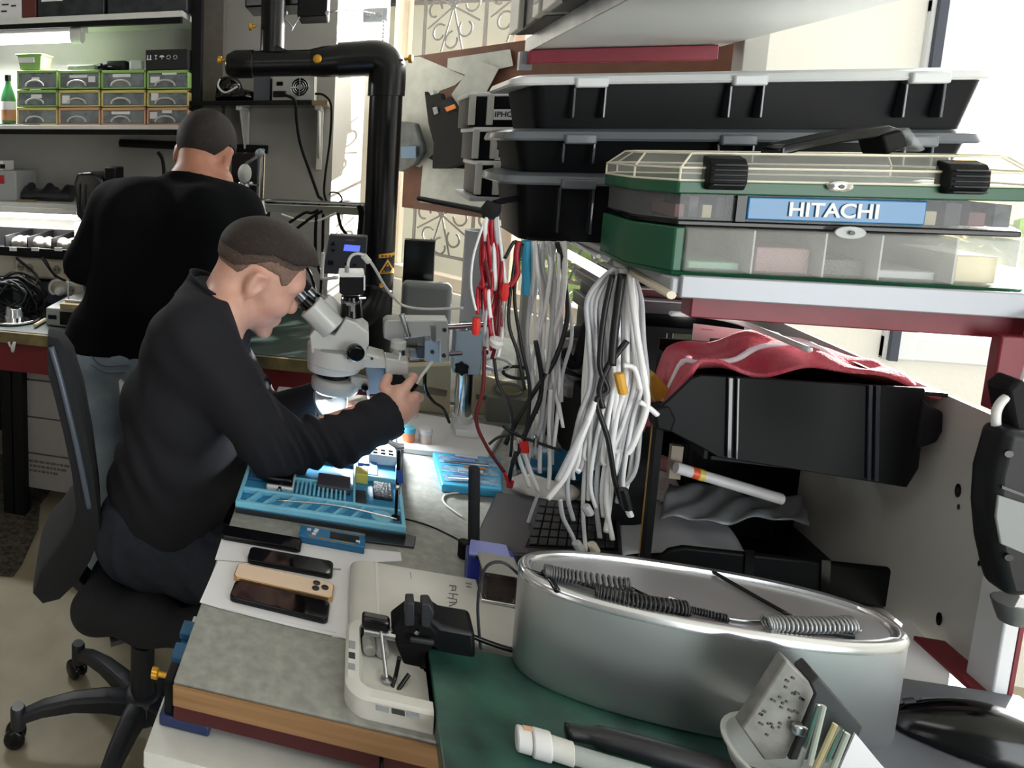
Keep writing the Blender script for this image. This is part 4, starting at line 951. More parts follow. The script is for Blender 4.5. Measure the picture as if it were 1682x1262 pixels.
for pts, lb in (([(775, 1045), (800, 1055), (830, 1065), (862, 1073)], 'upper black cable from the clamp arm to the oval tub'), ([(778, 1083), (810, 1087), (860, 1096)], 'lower black cable from the clamp arm to the oval tub'), ([(858, 950), (859, 1000), (859, 1060), (860, 1098)], 'upright black cable at the left side of the oval tub'), ([(858, 950), (830, 926), (806, 926), (792, 945), (785, 990), (787, 1040), (790, 1066)], 'thin dark wire loop over the dark glass jar')):
    tag(MB().tube([q(x, y, .02) for x, y in pts], .0034 if 'wire' not in lb else .002, 8, smooth=6).build('lead', gloss if 'wire' not in lb else dark, angle=180), lb, 'cable')
# dark glass jar behind, and the blue pencil case
t = thing('glass_jar', 'square glass jar with dark contents between white cover and oval tub', 'jar'); Yj = 1.07
a, b = px(790, 1018, Yj), px(857, 950, Yj); z0 = zc_ if Yj < v1 and a.x < u1 else Z
MB().bb((a.x, Yj, Z + .029), (b.x - .004, Yj + .045, b.z)).build('contents', mat('brown_contents', 0x3a2c2b, .25, var=.6, vscale=40, col2=0x16161a), t, bevel=.006)
MB().bb((a.x - .003, Yj - .004, Z + .0285), (b.x - .001, Yj + .049, Z + .034)).build('base', chrome, t, bevel=.002)
MB().bb((a.x - .003, Yj - .003, b.z), (b.x - .001, Yj + .048, b.z + .004)).build('rim', mat('grey_plug', 0), t, bevel=.002)
t = thing('blue_case', 'violet-blue zipped case with black pen on it, behind the white cover', 'case'); Yj = 1.14
a, b = px(768, 944, Yj), px(851, 926, Yj); bv = mat('violet_blue_plastic', 0x2d37a0, .35, var=.3)
MB().bb((a.x, Yj, Z), (b.x, Yj + .035, b.z)).build('body', bv, t, bevel=.004)
MB().prism([(a.x - .001, Yj - .003, b.z + .001), (b.x - .01, Yj - .003, b.z + .001), (b.x - .01, Yj + .04, b.z + .001), (a.x + .008, Yj + .04, b.z + .001)], (0, 0, .006)).build('lid', mat('pale_violet', 0x8f97dc, .3), t, bevel=.002)
MB().bb((b.x - .016, Yj - .006, Z + .012), (b.x + .001, Yj, b.z - .006)).build('clasp', mat('light_blue', 0x86a8e8, .3), t, bevel=.002)
tag(MB().tube([px(781, 915, Yj - .014), px(800, 918, Yj - .014), px(835, 925, Yj - .014), px(860, 934, Yj - .016)], [.0025, .0048, .0048, .003], 10).build('test_probe', gloss, angle=60), 'black pen-like probe lying across the violet-blue case', 'probe')
# ---- silver oval tub
t = thing('oval_tub', 'large brushed silver oval tub with recessed top on the green slab', 'tub')
top_z = .957
L_ = at(851, 945, y=.945); Rr = at(1476, 1045, y=.945)
txc, txr = (L_.x + Rr.x) / 2, (Rr.x - L_.x) / 2; tyc, tyr = .942, .066
def oval(rx, ry, z, n=72, e=2.35):
    out = []
    for k in range(n):
        c, s_ = math.cos(2 * PI * k / n), math.sin(2 * PI * k / n)
        out.append(Vector((txc + rx * math.copysign(abs(c) ** (2 / e), c), tyc + ry * math.copysign(abs(s_) ** (2 / e), s_), z)))
    return out
tubm = mat('satin_silver', 0xd2d4d6, .42, .95, bump=.03, bscale=80, stretch=(1, 1, 60))
tubm.node_tree.nodes['Principled BSDF'].inputs['Anisotropic'].default_value = .75; tubm.node_tree.nodes['Principled BSDF'].inputs['Anisotropic Rotation'].default_value = .0
tg_ = tubm.node_tree.nodes.new('ShaderNodeTangent'); tg_.direction_type = 'RADIAL'; tg_.axis = 'Z'; tubm.node_tree.links.new(tg_.outputs[0], tubm.node_tree.nodes['Principled BSDF'].inputs['Tangent'])
MB().loft([oval(txr - .004, tyr - .004, ZG), oval(txr - .001, tyr - .001, ZG + .004), oval(txr, tyr, ZG + .02), oval(txr, tyr, top_z - .012)]).build('side', tubm, t, angle=60)
MB().loft([oval(txr + .0005, tyr + .0005, top_z - .0118), oval(txr + .001, tyr + .001, top_z - .006), oval(txr - .003, tyr - .003, top_z), oval(txr - .012, tyr - .010, top_z), oval(txr - .014, tyr - .0115, top_z - .003), oval(txr - .015, tyr - .012, top_z - .0055)]).build('rim', mat('bright_silver', 0xd0d2d4, .22, .85), t, angle=60)
MB().loft([oval(txr - .0155, tyr - .0125, top_z - .008), oval(txr - .016, tyr - .013, top_z - .005)]).build('top_panel', mat('satin_silver_top', 0xb9bbbe, .3, .7), t)
zt3 = top_z - .005
def tp_(x, y, dz=.006): return at(x, y, z=zt3 + dz)
def coil(pts, r, turns, name, lab, m_, w=.0016):
    c = [Vector(p) for p in pts]; c = spline(c, 12); n = turns * 10; out = []
    for k in range(n + 1):
        u = k / n * (len(c) - 1); i = min(int(u), len(c) - 2); p = c[i].lerp(c[i + 1], u - i); tdir = (c[i + 1] - c[i]).normalized()
        a_ = tdir.cross(Vector((0, 0, 1))).normalized(); b_ = a_.cross(tdir)
        an = k / 10 * 2 * PI; out.append(p + a_ * math.cos(an) * r + b_ * math.sin(an) * r)
    return tag(MB().tube(out, w, 6).build(name, m_, angle=180), lab, 'coiled cable')
cordm = mat('coiled_cord_grey', 0x4d4f52, .22, coat=.4)
coil([tp_(895, 938, .011), tp_(945, 948, .011), tp_(1036, 962, .011)], .0075, 22, 'coiled_cable', 'short coiled black cord at the left end of the oval tub', cordm)
coil([tp_(978, 970, .010), tp_(1050, 988, .010), tp_(1130, 1000, .009)], .0075, 24, 'coiled_cable', 'longest coiled black cord in the middle of the oval tub', mat('coiled_cord_black', 0x1c1d20, .3))
coil([tp_(1130, 1001, .009), tp_(1160, 1008, .006), tp_(1195, 1016, .004)], .0035, 14, 'coiled_cable', 'thin tapering end of the middle coiled cord', mat('coiled_cord_black', 0), .0012)
coil([tp_(1258, 1024, .010), tp_(1330, 1027, .010), tp_(1402, 1026, .010)], .008, 22, 'coiled_cable', 'shiny coiled cord at the right end of the oval tub', mat('coiled_cord_silver', 0x9a9c9e, .18, .6))
for pts, r_, lb, m_ in (([(860, 934), (895, 945), (940, 955), (980, 967)], .0022, 'black lead running into the oval tub from the probe', gloss), ([(893, 940), (905, 955), (915, 970)], .004, 'flat black strap end at the left of the oval tub', gloss),
                        ([(1035, 965), (1065, 980), (1090, 985)], .002, 'thin black lead leaving the short coiled cord', gloss), ([(1195, 1016), (1225, 1020), (1258, 1020)], .0018, 'thin pale lead between the coiled cords on the tub', steel)):
    tag(MB().tube([tp_(x, y, r_ + .001) for x, y in pts], r_, 8, smooth=6).build('lead', m_, angle=180), lb, 'cable')
tag(MB().tube([tp_(1172, 940, .004), tp_(1220, 968, .004), tp_(1300, 1013, .004)], .0026, 8, smooth=4).build('lead', gloss, angle=180), 'straight black lead crossing the tub top diagonally', 'cable')
MB_ = MB().tube([tp_(1098, 983, .005), tp_(1120, 990, .005)], [.004, .003], 10); tag(MB_.build('jack_plug', chrome), 'silver jack plug beside the middle coiled cord', 'plug')
tag(MB().box(tp_(1375, 1040, .003), (.03, .008, .005)).build('connector', dark, bevel=.001), 'small dark connector beneath the shiny coiled cord', 'connector')

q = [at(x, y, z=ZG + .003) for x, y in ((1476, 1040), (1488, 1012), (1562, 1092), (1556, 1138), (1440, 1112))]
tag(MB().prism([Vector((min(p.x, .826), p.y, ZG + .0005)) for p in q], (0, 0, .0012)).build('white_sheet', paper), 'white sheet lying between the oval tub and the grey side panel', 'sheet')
# ================================================================ microscope on its boom stand
Ym = 1.60
mp = lambda x, y, dy=0: at(x, y, y=Ym + dy)
msc = mat('microscope_enamel', 0xc4c6c3, .32, coat=.3); msb = mat('pale_blue_grey', 0x9fb0bd, .35)
t = thing('stereo_microscope', 'pale grey stereo microscope with camera on top, the seated man looks into it', 'microscope')
px1 = (mp(600, 560) - mp(500, 560)).length / 100     # metres per photo pixel at the microscope
# eyepieces (two, side by side) along a slanted axis
e0, e1, e2, e3 = mp(481, 470), mp(500, 490), mp(524, 512), mp(541, 530)
for dy in (-.004, .058):
    sh = Vector((-.004 if dy < 0 else .014, dy, 0.0 if dy < 0 else -.006))
    MB().tube([e0 + sh, e0 + sh + (e1 - e0) * .55], [.019, .0165], 18).build('eyecup', blackm, t, bevel=.003)
    MB().tube([e0 + sh + (e1 - e0) * .56, e1 + sh + (e2 - e1) * .1], .0165, 18).build('eyepiece_barrel', mat('dark_chrome', 0x7d8084, .2, .9), t, bevel=.001)
    MB().tube([e1 + sh + (e2 - e1) * .1, e2 + sh], .018, 18).build('eyepiece', gloss, t, bevel=.001)
    MB().tube([e2 + sh - (e2 - e1) * .45, e3 + sh, e3 + sh + (e3 - e2) * .5], [.033, .033, .033], 24).build('eye_tube', msc, t, bevel=.003)
# prism body: outline pushed in depth
def outl(pts, d, dy=0): return MB().prism([mp(x, y, dy) for x, y in pts], (0, d, 0))
outl([(508, 552), (516, 542), (549, 552), (568, 524), (586, 531), (606, 547), (606, 568), (602, 572), (602, 590), (592, 594), (528, 588), (511, 580)], .095, -.02).build('body', msc, t, bevel=.010, seg=3)
MB().tube([mp(552, 594, .027), mp(554, 567, .027)], [50 * px1, 50.5 * px1], 36).build('zoom_ring', msc, t, bevel=.002)
MB().tube([mp(555, 566.5, .027), mp(555, 565.4, .027)], 51 * px1, 36).build('ring_seam', grey, t)
MB().tube([mp(577, 545, .03), mp(576, 520, .03)], 18.5 * px1, 28).build('camera_tube', msc, t, bevel=.002)
MB().lathe([(.001, 0), (.018, 0), (.020, .003), (.020, .016), (.016, .020), (.001, .020)], mp(582, 577, -.042), 20, (.25, -1, -.05)).build('zoom_knob', gloss, t, bevel=.001)
MB().tube([mp(548, 606, .027), mp(548, 590, .027)], [44 * px1, 46 * px1], 36).build('mount_ring', msc, t, bevel=.003)
outl([(580, 575), (632, 589), (634, 606), (580, 604)], .07, -.0).build('mount_arm', msc, t, bevel=.004)
for x in (572, 611): MB().lathe([(.003, 0), (.003, .002), (.001, .002)], mp(x, 588 + (x - 572) * .03, -.052 if x < 600 else -.002), 10, (0, -1, 0)).build('screw', dark, t)
MB().tube([mp(547, 618, .027), mp(547, 603, .027)], [27 * px1, 29 * px1], 32).build('objective', gloss, t, bevel=.002)
MB().lathe([(28 * px1, .0), (38 * px1, .002), (40 * px1, .010), (40 * px1, .026), (36 * px1, .034), (28 * px1, .036)], mp(549, 641, .027), 36, (.05, 0, 1)).build('ring_light', mat('ring_light_grey', 0xa8aaa6, .35), t, bevel=.002)
outl([(575, 618), (606, 624), (608, 640), (575, 641)], .03, .0).build('ring_light_lug', mat('ring_light_grey', 0), t, bevel=.004)
MB().lathe([(.008, 0), (.008, .012), (.001, .013)], mp(599, 635, .0), 14, (0, -1, 0)).build('ring_knob', gloss, t, bevel=.001)
MB().lathe([(22 * px1, 0), (31 * px1, 0), (31 * px1, .001), (22 * px1, .001)], mp(549, 640.5, .027) + Vector((0, 0, -.002)), 30, (.05, 0, -1)).build('led_ring', mat('led_ring_glow', 0xffffff, .4, emit=1.5), t)
light('ring_light_beam', 'SPOT', mp(592, 652, .02), (-.12, -.5, -1), 8, (.93, .98, 1), spot_size=2.6, spot_blend=.5, shadow_soft_size=.03)
# tilted barlow mirror bowl hanging under the ring
bc = mp(541, 656, .02)
dv = Vector((.55, -.72, .42)).normalized()
bowl = [(34 * px1 * math.sin(k / 8 * 1.35) / math.sin(1.35), .026 * (1 - math.cos(k / 8 * 1.35)) / (1 - math.cos(1.35))) for k in range(9)]
bowl = [(max(.0006, r_), h_) for r_, h_ in bowl]
MB().lathe(bowl + [(bowl[-1][0] * .97, bowl[-1][1])] + [(max(.0005, r_ * .95), h_ + .002) for r_, h_ in bowl[::-1]], bc - dv * .02, 32, dv).build('mirror_bowl', mat('bowl_silver', 0x9a9c9e, .28, .9), t, angle=50)
MB().tube([bc + Vector((.0, .01, .0)), mp(547, 640, .03)], .006, 8).build('bowl_stem', blackm, t)
# camera on top
outl([(557, 455), (599, 455), (598, 482), (588, 486), (565, 486), (557, 482)], .06, 0).build('camera_body', blackm, t, bevel=.004)
outl([(555, 449), (597, 449), (599, 456), (559, 456)], .066, -.003).build('camera_cover', white, t, bevel=.002)
outl([(597, 452), (600, 454), (600, 477), (597, 478)], .012, -.006).build('camera_trim', white, t, bevel=.001)
MB().tube([mp(577, 520, .03), mp(577, 503, .03), mp(577, 485, .03)], [19 * px1, 17.5 * px1, 16 * px1], 26).build('camera_adapter', gloss, t, bevel=.002)
MB().tube([mp(577, 497, .03), mp(577, 492, .03)], 17.6 * px1, 26).build('adapter_ring', mat('dark_chrome', 0), t, bevel=.001)
for x, y in ((562, 490), (601, 490)): MB().tube([mp(x, y, .02), mp(577, y + .5, .02)], .004, 8).build('adapter_screw', chrome, t)
outl([(569, 497), (585, 499), (583, 504), (569, 502)], .004, -.004).build('adapter_plate', steel, t)
outl([(576, 503), (582, 503), (581, 512), (576, 512)], .004, -.003).build('adapter_plate', steel, t)
# blue-grey slide bracket and focus block with big black knob, stand arm
outl([(600, 606), (632, 606), (632, 640), (622, 648), (604, 648)], .02, .04).build('slide_bracket', msb, t, bevel=.003)
outl([(632, 588), (672, 595), (671, 616), (634, 618)], .05, .0).build('focus_block', msc, t, bevel=.004)
MB().lathe([(.001, 0), (.021, 0), (.024, .003), (.024, .022), (.020, .026), (.001, .026)], mp(650, 628, .02), 26, (-.1, -1, .1)).build('focus_knob', blackm, t, bevel=.001)
MB().tube([mp(603, 640, .03), mp(607, 660, .03), mp(604, 664, .03)], .003, 6).build('fine_lead', white, t)
tag(MB().tube([mp(572, 449, .01), mp(572, 432, .01), mp(578, 420, .01), mp(590, 417, .01), mp(603, 424, .02), mp(615, 440, .04), mp(632, 470, .08), mp(648, 490, .12), mp(665, 503, .18), mp(700, 508, .2), mp(760, 506, .25)], .0034, 8, smooth=8).build('usb_cable', offw, angle=180), 'white USB cable arching from the microscope camera past the pipe', 'cable')
tag(MB().tube([mp(570, 447, .01), mp(570, 437, .01)], .0055, 8).build('usb_plug', grey, bevel=.001), 'grey USB plug on top of the microscope camera', 'plug')
tag(MB().tube([mp(597, 420, .012), mp(606, 430, .022)], .0075, 10).build('ferrite_bead', offw, bevel=.001), 'pale ferrite bead on the white USB cable', 'bead')
# ---- boom stand
t = thing('boom_stand', 'silver boom stand with chrome pole and white base carrying the microscope', 'stand')
pb = at(758, 700, z=Z + .02); Yp = pb.y
sp = lambda x, y, dy=0: at(x, y, y=Yp + dy)
bzp = [at(640, 742, z=Z), at(800, 762, z=Z), at(830, 712, z=Z), at(655, 682, z=Z)]
MB().prism([p + Vector((0, 0, .0)) for p in bzp], (0, 0, .016)).build('base_plate', mat('white_enamel', 0xdcdcdc, .3), t, bevel=.003)
bxc = sp(763, 725); MB().bb((bxc.x - .032, Yp - .06, Z + .016), (bxc.x + .022, Yp + .02, Z + .034)).build('base_block', mat('white_enamel', 0), t, bevel=.003)
pxx = pb.x; rp = (sp(775, 640) - sp(747, 640)).length / 2
MB().cyl((pxx, Yp, Z + .03), (pxx, Yp, sp(760, 530).z), rp, n=28).build('pole', chrome, t)
MB().cyl((pxx, Yp, Z + .03), (pxx, Yp, sp(760, 681).z), rp * 1.22, n=28).build('pole_collar', mat('pale_collar', 0xc9ccc9, .4), t, bevel=.002)
a, b = sp(742, 607), sp(790, 553); MB().bb((a.x, Yp - .03, a.z), (b.x, Yp + .03, sp(760, 540).z)).build('pole_block', msb, t, bevel=.003)
c = sp(758, 605, -.035); mb = MB(); n_ = 12
mb.prism([Vector((c.x + (.018 if k % 2 else .013) * math.cos(k * PI / 6), Yp - .046, c.z + (.018 if k % 2 else .013) * math.sin(k * PI / 6))) for k in range(12)], (0, .016, 0)); mb.build('star_knob', blackm, t, bevel=.002)
Yb = (Ym + Yp) / 2 + .03; bp = lambda x, y, dy=0: at(x, y, y=Yb + dy)
MB().tube([bp(690, 541), sp(800, 533, .0)], .007, 14).build('boom_rod', chrome, t); MB().tube([bp(690, 583), sp(800, 578)], .007, 14).build('boom_rod', chrome, t)
MB().prism([bp(x, y, -.03) for x, y in ((630, 531), (636, 526), (736, 527), (738, 594), (722, 596), (722, 560), (708, 562), (706, 552), (642, 561), (630, 556))], (0, .055, 0)).build('clamp_block', mat('satin_aluminium', 0xbfc1c0, .35, .5), t, bevel=.003)
MB().prism([bp(x, y, -.02) for x, y in ((698, 560), (722, 556), (724, 597), (697, 594))], (0, .04, 0)).build('clamp_plate', msb, t, bevel=.003)
MB().prism([bp(x, y, -.034) for x, y in ((707, 533), (716, 533), (716, 562), (708, 562))], (0, .01, 0)).build('clamp_rib', steel, t, bevel=.002)
for x, y in ((730, 542), (729, 584), (710, 578)): MB().lathe([(.005, 0), (.005, .003), (.001, .003)], bp(x, y, -.031), 10, (0, -1, 0)).build('screw', dark, t)
MB().tube([bp(671, 553, -.045), bp(660, 516, -.045)], [.006, .0075], 10).build('lever', steel, t, bevel=.001); MB().ball(bp(669, 550, -.04), .010, 10, 8).build('lever_joint', chrome, t)
MB().cyl(mp(654, 600, .05), mp(655, 570, .05), 11 * px1, n=20).build('carrier_post', chrome, t); MB().cyl(mp(654, 573, .05), mp(655, 559, .05), 12.5 * px1, n=20).build('carrier_cap', mat('pale_collar', 0), t, bevel=.003)
MB().tube([bp(672, 583, .0), bp(690, 583, .0)], .014, 16).build('carrier_bush', grey, t, bevel=.003)
MB().box(bp(690, 576, 0), (.02, .03, .03)).build('bush_block', dark, t, bevel=.003)
# ================================================================ things on the bench around the mat
t = thing('repair_mat', 'light blue silicone repair mat with compartments under the microscope', 'mat')
zm = Z + .026
MF = [at(391, 828, z=zm), at(653, 860, z=zm), at(664, 745, z=zm), at(430, 683, z=zm)]
xl_, xr_ = (MF[0].x + MF[3].x) / 2, (MF[1].x + MF[2].x) / 2; yf_, yb_ = (MF[0].y + MF[1].y) / 2, MF[3].y
lt = mat('pale_cyan_silicone', 0x84cfec, .45, var=.1, vscale=20)
MB().bb((xl_, yf_, Z), (xr_, yb_, zm - .0135)).build('base', mat('dark_slate_silicone', 0x232a31, .5), t, bevel=.003)
MB().bb((xl_, yf_, zm - .0134), (xr_, yb_, zm - .012)).build('floor', mat('mid_blue_silicone', 0x3a93c4, .45, var=.15), t)
def M_(u, v): return Vector((xl_ + (xr_ - xl_) * u, yf_ + (yb_ - yf_) * v, 0))
def rib(u0, v0, u1, v1, h=zm, m=lt, nm='rib', z0=zm - .012): a, b = M_(u0, v0), M_(u1, v1); return MB().bb((a.x, a.y, z0), (b.x, b.y, h)).build(nm, m, t, bevel=.0015)
for q in ((0, 0, 1, .022), (0, .978, 1, 1), (0, .022, .022, .978), (.978, .022, 1, .978)): rib(*q, nm='rim')
rib(.022, .13, .978, .148, nm='divider'); rib(.20, .30, .70, .312, nm='divider'); rib(.70, .148, .715, .978, nm='divider'); rib(.22, .55, .70, .565, nm='divider'); rib(.715, .42, .978, .435, nm='divider'); rib(.715, .66, .978, .675, nm='divider')
mb = MB()
for k in range(16): a, b = M_(.24 + .027 * k, .165), M_(.252 + .027 * k, .285); mb.bb((a.x, a.y, zm - .012), (b.x, b.y, zm - .002))
mb.build('comb', lt, t)
mb = MB()
for k in range(7):
    a, b = M_(.06 + .105 * k, .026), M_(.13 + .105 * k, .126); mb.prism([Vector((a.x, a.y, zm - .012)), Vector((a.x + .006, a.y, zm - .012)), Vector((b.x + .006, b.y, zm - .012)), Vector((b.x, b.y, zm - .012))], (0, 0, .011))
mb.build('slanted_divider', lt, t)
c = M_(.87, .072); MB().lathe([(.014, 0), (.020, 0), (.020, .010), (.014, .010)], (c.x, c.y, zm - .012), 24).build('round_well', lt, t)
rib(.75, .7, .95, .9, h=zm - .004, m=mat('mid_silicone', 0x4c8fd0, .5), nm='pad'); rib(.76, .47, .86, .62, h=zm - .006, m=mat('mid_silicone', 0), nm='pad')
rib(.23, .58, .68, .96, h=zm - .010, m=mat('pale_silicone', 0x9fd2ee, .4), nm='work_pad')
def onmat(x, y, h=0): return at(x, y, z=zm - .012 + h)
def mbox(x0, y0, x1, y1, h, name, lb, cat, m_, bev=.002, base=.0):
    a, b = onmat(x0, y1, base), onmat(x1, y0, base); z0 = zm - .0119 + base
    return tag(MB().bb((a.x, a.y, z0), (b.x, b.y, z0 + h)).build(name, m_, bevel=bev), lb, cat)
mbox(523, 815, 575, 786, .014, 'battery_pack', 'dark grey battery block lying on the blue mat', 'battery', mat('battery_grey', 0x474650, .5, var=.2))
mbox(584, 797, 604, 780, .022, 'yellow_box', 'small yellow box on the blue mat', 'box', mat('pale_yellow', 0xd8cf6a, .5))
t = thing('phone_holder', 'black phone clamped in a white holder at the left of the blue mat', 'holder')
a, b = onmat(437, 806), onmat(487, 782); MB().bb((a.x, a.y, zm - .0119), (b.x, b.y, zm)).build('base', white, t, bevel=.003)
MB().bb((a.x - .001, a.y + .004, zm), (b.x - .002, b.y + .002, zm + .016)).build('phone', gloss, t, bevel=.004)
MB().cyl((a.x + .028, a.y + .001, zm - .004), (a.x + .028, a.y - .007, zm - .004), .005, n=14).build('knob', chrome, t)
mbox(413, 793, 436, 772, .006, 'dark_tile', 'dark blue square pad beside the phone holder on the mat', 'pad', dblue)
t = thing('socket_block', 'white block with six dark square holes at the back of the blue mat', 'block'); a, b = onmat(606, 762, 0), onmat(648, 742, 0)
MB().bb((a.x, a.y, zm - .0119), (b.x, b.y, zm + .012)).build('body', white, t, bevel=.002)
for i in range(3):
    for j in range(2): MB().bb((a.x + .008 + i * (b.x - a.x - .008) / 3, a.y + .004 + j * .016, zm + .0118), (a.x + .018 + i * (b.x - a.x - .008) / 3, a.y + .014 + j * .016, zm + .0126)).build('hole', gloss, t)
mbox(588, 770, 607, 752, .010, 'blue_chip_tray', 'deep blue chip tray behind the yellow box on the mat', 'tray', mat('royal_blue', 0x274a9a, .4))
mbox(583, 832, 602, 808, .006, 'dark_circuit_board', 'small dark circuit board on the right side of the blue mat', 'circuit board', mat('pcb_dark', 0x28323c, .4, var=.5))
mbox(612, 825, 645, 795, .008, 'parts_pile', 'small dark screws heaped in the right compartment of the mat', 'screws', mat('screw_pile', 0x3b4248, .35, .6, var=.8, vscale=180, bump=1, bscale=200))
MBt = MB().tube([onmat(455, 822, .020), onmat(560, 832, .020), onmat(652, 853, .020)], .002, 8, smooth=4); tag(MBt.build('tweezers', chrome, angle=180), 'long thin steel probe lying across the blue mat', 'probe')
t = thing('rod_stand', 'thin black and chrome articulated rod at the right edge of the blue mat', 'stand')
q0 = at(650, 852, z=Z + .026); qy = q0.y
R_ = lambda x, y, dy=0: at(x, y, y=qy + dy)
MB().tube([q0, R_(653, 790), R_(655, 740)], .003, 8).build('rod', gloss, t); MB().tube([R_(655, 812), R_(659, 770), R_(661, 738)], .0025, 8).build('chrome_rod', chrome, t)
MB().tube([R_(638, 726), R_(652, 733), R_(664, 733)], [.004, .007, .005], 8).build('head', steel, t, bevel=.001); MB().ball(R_(653, 800), .006, 8, 6).build('joint', chrome, t); MB().tube([R_(656, 772), R_(657, 792)], .006, 8).build('sleeve', mat('royal_blue', 0), t)
MB().cyl(q0 + Vector((0, 0, -.0001)), q0 + Vector((0, 0, .004)), .008, n=14).build('foot', gloss, t)
# papers and telephones in front of the mat
def flat(pts, z0, h, name, lb, cat, m_, bev=0, grp=None):
    return tag(MB().prism([at(x, y, z=z0) for x, y in pts], (0, 0, h)).build(name, m_, bevel=bev), lb, cat, grp)
flat([(353, 920), (366, 880), (420, 885), (658, 908), (660, 922), (590, 925), (575, 950), (572, 1050), (545, 1047), (560, 935)], Z + .0001, .0008, 'paper_sheet', 'white paper sheet under the phones, reaching behind the white cover', 'paper', paper)
flat([(328, 990), (358, 922), (560, 938), (574, 952), (568, 1050), (480, 1030), (362, 1000)], Z + .0012, .0008, 'paper_sheet', 'front white paper sheet under the gold and black phones', 'paper', paper)
flat([(364, 999), (380, 945), (560, 958), (552, 1040)], Z + .0024, .0006, 'paper_sheet', 'topmost small white paper directly beneath the gold phone', 'paper', paper)
def phone(c4, z0, name, lb, back, h=.008, cam_=False):
    t = thing(name, lb, 'phone'); p = [at(x, y, z=z0 + h) for x, y in c4]; p = [Vector((q.x, q.y, z0)) for q in p]
    ex, ey = (p[1] - p[0]) + (p[2] - p[3]), (p[3] - p[0]) + (p[2] - p[1]); L1, L2 = ex.length / 2, ey.length / 2
    M = frame(sum(p, Vector()) / 4, ex); MB(M).loft([[q + Vector((0, 0, z)) for q in rrect(L1 - i, L2 - i, .008)] for z, i in ((0, .002), (.001, 0), (h - .0015, 0), (h, .0015))]).build('body', back[1], t, angle=30)
    MB(M).loft([[q + Vector((0, 0, z)) for q in rrect(L1 - .004, L2 - .004, .007)] for z in (h - .0002, h + .0004)]).build('glass', back[0], t)
    if cam_:
        MB(M).loft([[q + Vector((L1 / 2 - .021, L2 / 2 - .02, z)) for q in rrect(.032, .030, .007)] for z in (h, h + .0015)]).build('camera_bump', back[0], t, bevel=.0006)
        for k, (u, v) in enumerate(((-.028, -.013), (-.028, -.027), (-.014, -.020))): MB(M).lathe([(.006, 0), (.006, .0016), (.0045, .0016), (.004, .0006), (.0005, .0006)], (L1 / 2 + u, L2 / 2 + v, h + .001), 14).build('lens', gloss, t)
    return t
pg_ = mat('dark_phone_glass', 0x0b0c0f, .05, spec=.6); pf = mat('dark_phone_frame', 0x2a2b2e, .25, .8)
phone([(368, 862), (498, 884), (492, 902), (362, 878)], Z + .001, 'mobile_phone', 'black phone nearest the seated man, rearmost in the row', (pg_, pf), .010)
phone([(411, 898), (548, 921), (546, 946), (406, 918)], Z + .0020, 'mobile_phone', 'black phone on white paper between the rear phone and the gold one', (pg_, pf), .009)
phone([(390, 923), (550, 958), (546, 984), (384, 948)], Z + .0032, 'mobile_phone', 'gold-backed phone with three camera lenses on the white paper', (mat('gold_back', 0xe6cdb4, .35), mat('gold_frame', 0xc9a273, .2, .8)), .009, True)
phone([(386, 951), (542, 989), (539, 1018), (377, 981)], Z + .0032, 'mobile_phone', 'black phone lying screen up right in front of the gold phone', (pg_, pf), .009)
t = thing('plastic_parts_tray', 'small translucent blue tray of chips in front of the repair mat', 'tray')
p = [at(x, y, z=Z + .014) for x, y in ((496, 862), (600, 880), (598, 903), (490, 884))]; p = [Vector((q.x, q.y, Z)) for q in p]
ex = (p[1] - p[0]); M = frame(sum(p, Vector()) / 4, ex); l1, l2 = ex.length, .034
MB(M).box((0, 0, .007), (l1, l2, .012)).build('base', dblue, t, bevel=.002); MB(M).box((0, 0, .0145), (l1 + .002, l2 + .002, .003)).build('lid', mat('translucent_blue', 0x2b6f9e, .15), t, bevel=.001)
MB(M).box((.022, .001, .0165), (l1 * .45, l2 * .6, .001)).build('chip_card', gloss, t)
for u, v in ((-.042, .006), (-.03, .003), (-.028, .009), (-.032, -.006), (.046, -.006)): MB(M).box((u, v, .017), (.007, .005, .002)).build('chip', white, t)
MB(M).box((0, -l2 / 2 + .002, .0165), (l1 * .7, .0015, .0012)).build('edge_pins', brass, t)
flat([(600, 876), (664, 880), (683, 884), (680, 902), (600, 892)], Z + .0001, .004, 'ruler', 'short dark steel ruler beside the blue chip tray', 'ruler', mat('dark_steel', 0x3d3f42, .3, .6), .001)
# second blue tray with tools, paste pots on the stand base, black upright tube
t = thing('tool_tray', 'light blue silicone tray of small tools beside the boom stand', 'tray')
q = [at(x, y, z=Z + .018) for x, y in ((726, 796), (826, 806), (822, 752), (711, 742))]; q = [Vector((p.x, p.y, Z)) for p in q]
MB().loft([[p for p in q], [p + Vector((0, 0, .018)) for p in q]]).build('base', blue, t, bevel=.003)
cc = sum(q, Vector()) / 4
for u0, v0, u1, v1 in ((.06, .1, .94, .3), (.06, .38, .5, .58), (.55, .38, .94, .58), (.06, .66, .94, .9)):
    B = lambda u, v: (q[0].lerp(q[1], u)).lerp(q[3].lerp(q[2], u), v)
    MB().prism([B(u0, v0) + Vector((0, 0, .0181)), B(u1, v0) + Vector((0, 0, .0181)), B(u1, v1) + Vector((0, 0, .0181)), B(u0, v1) + Vector((0, 0, .0181))], (0, 0, .0008)).build('compartment', mat('compartment_grey_blue', 0x7fa9c4, .4, var=.5, vscale=80), t)
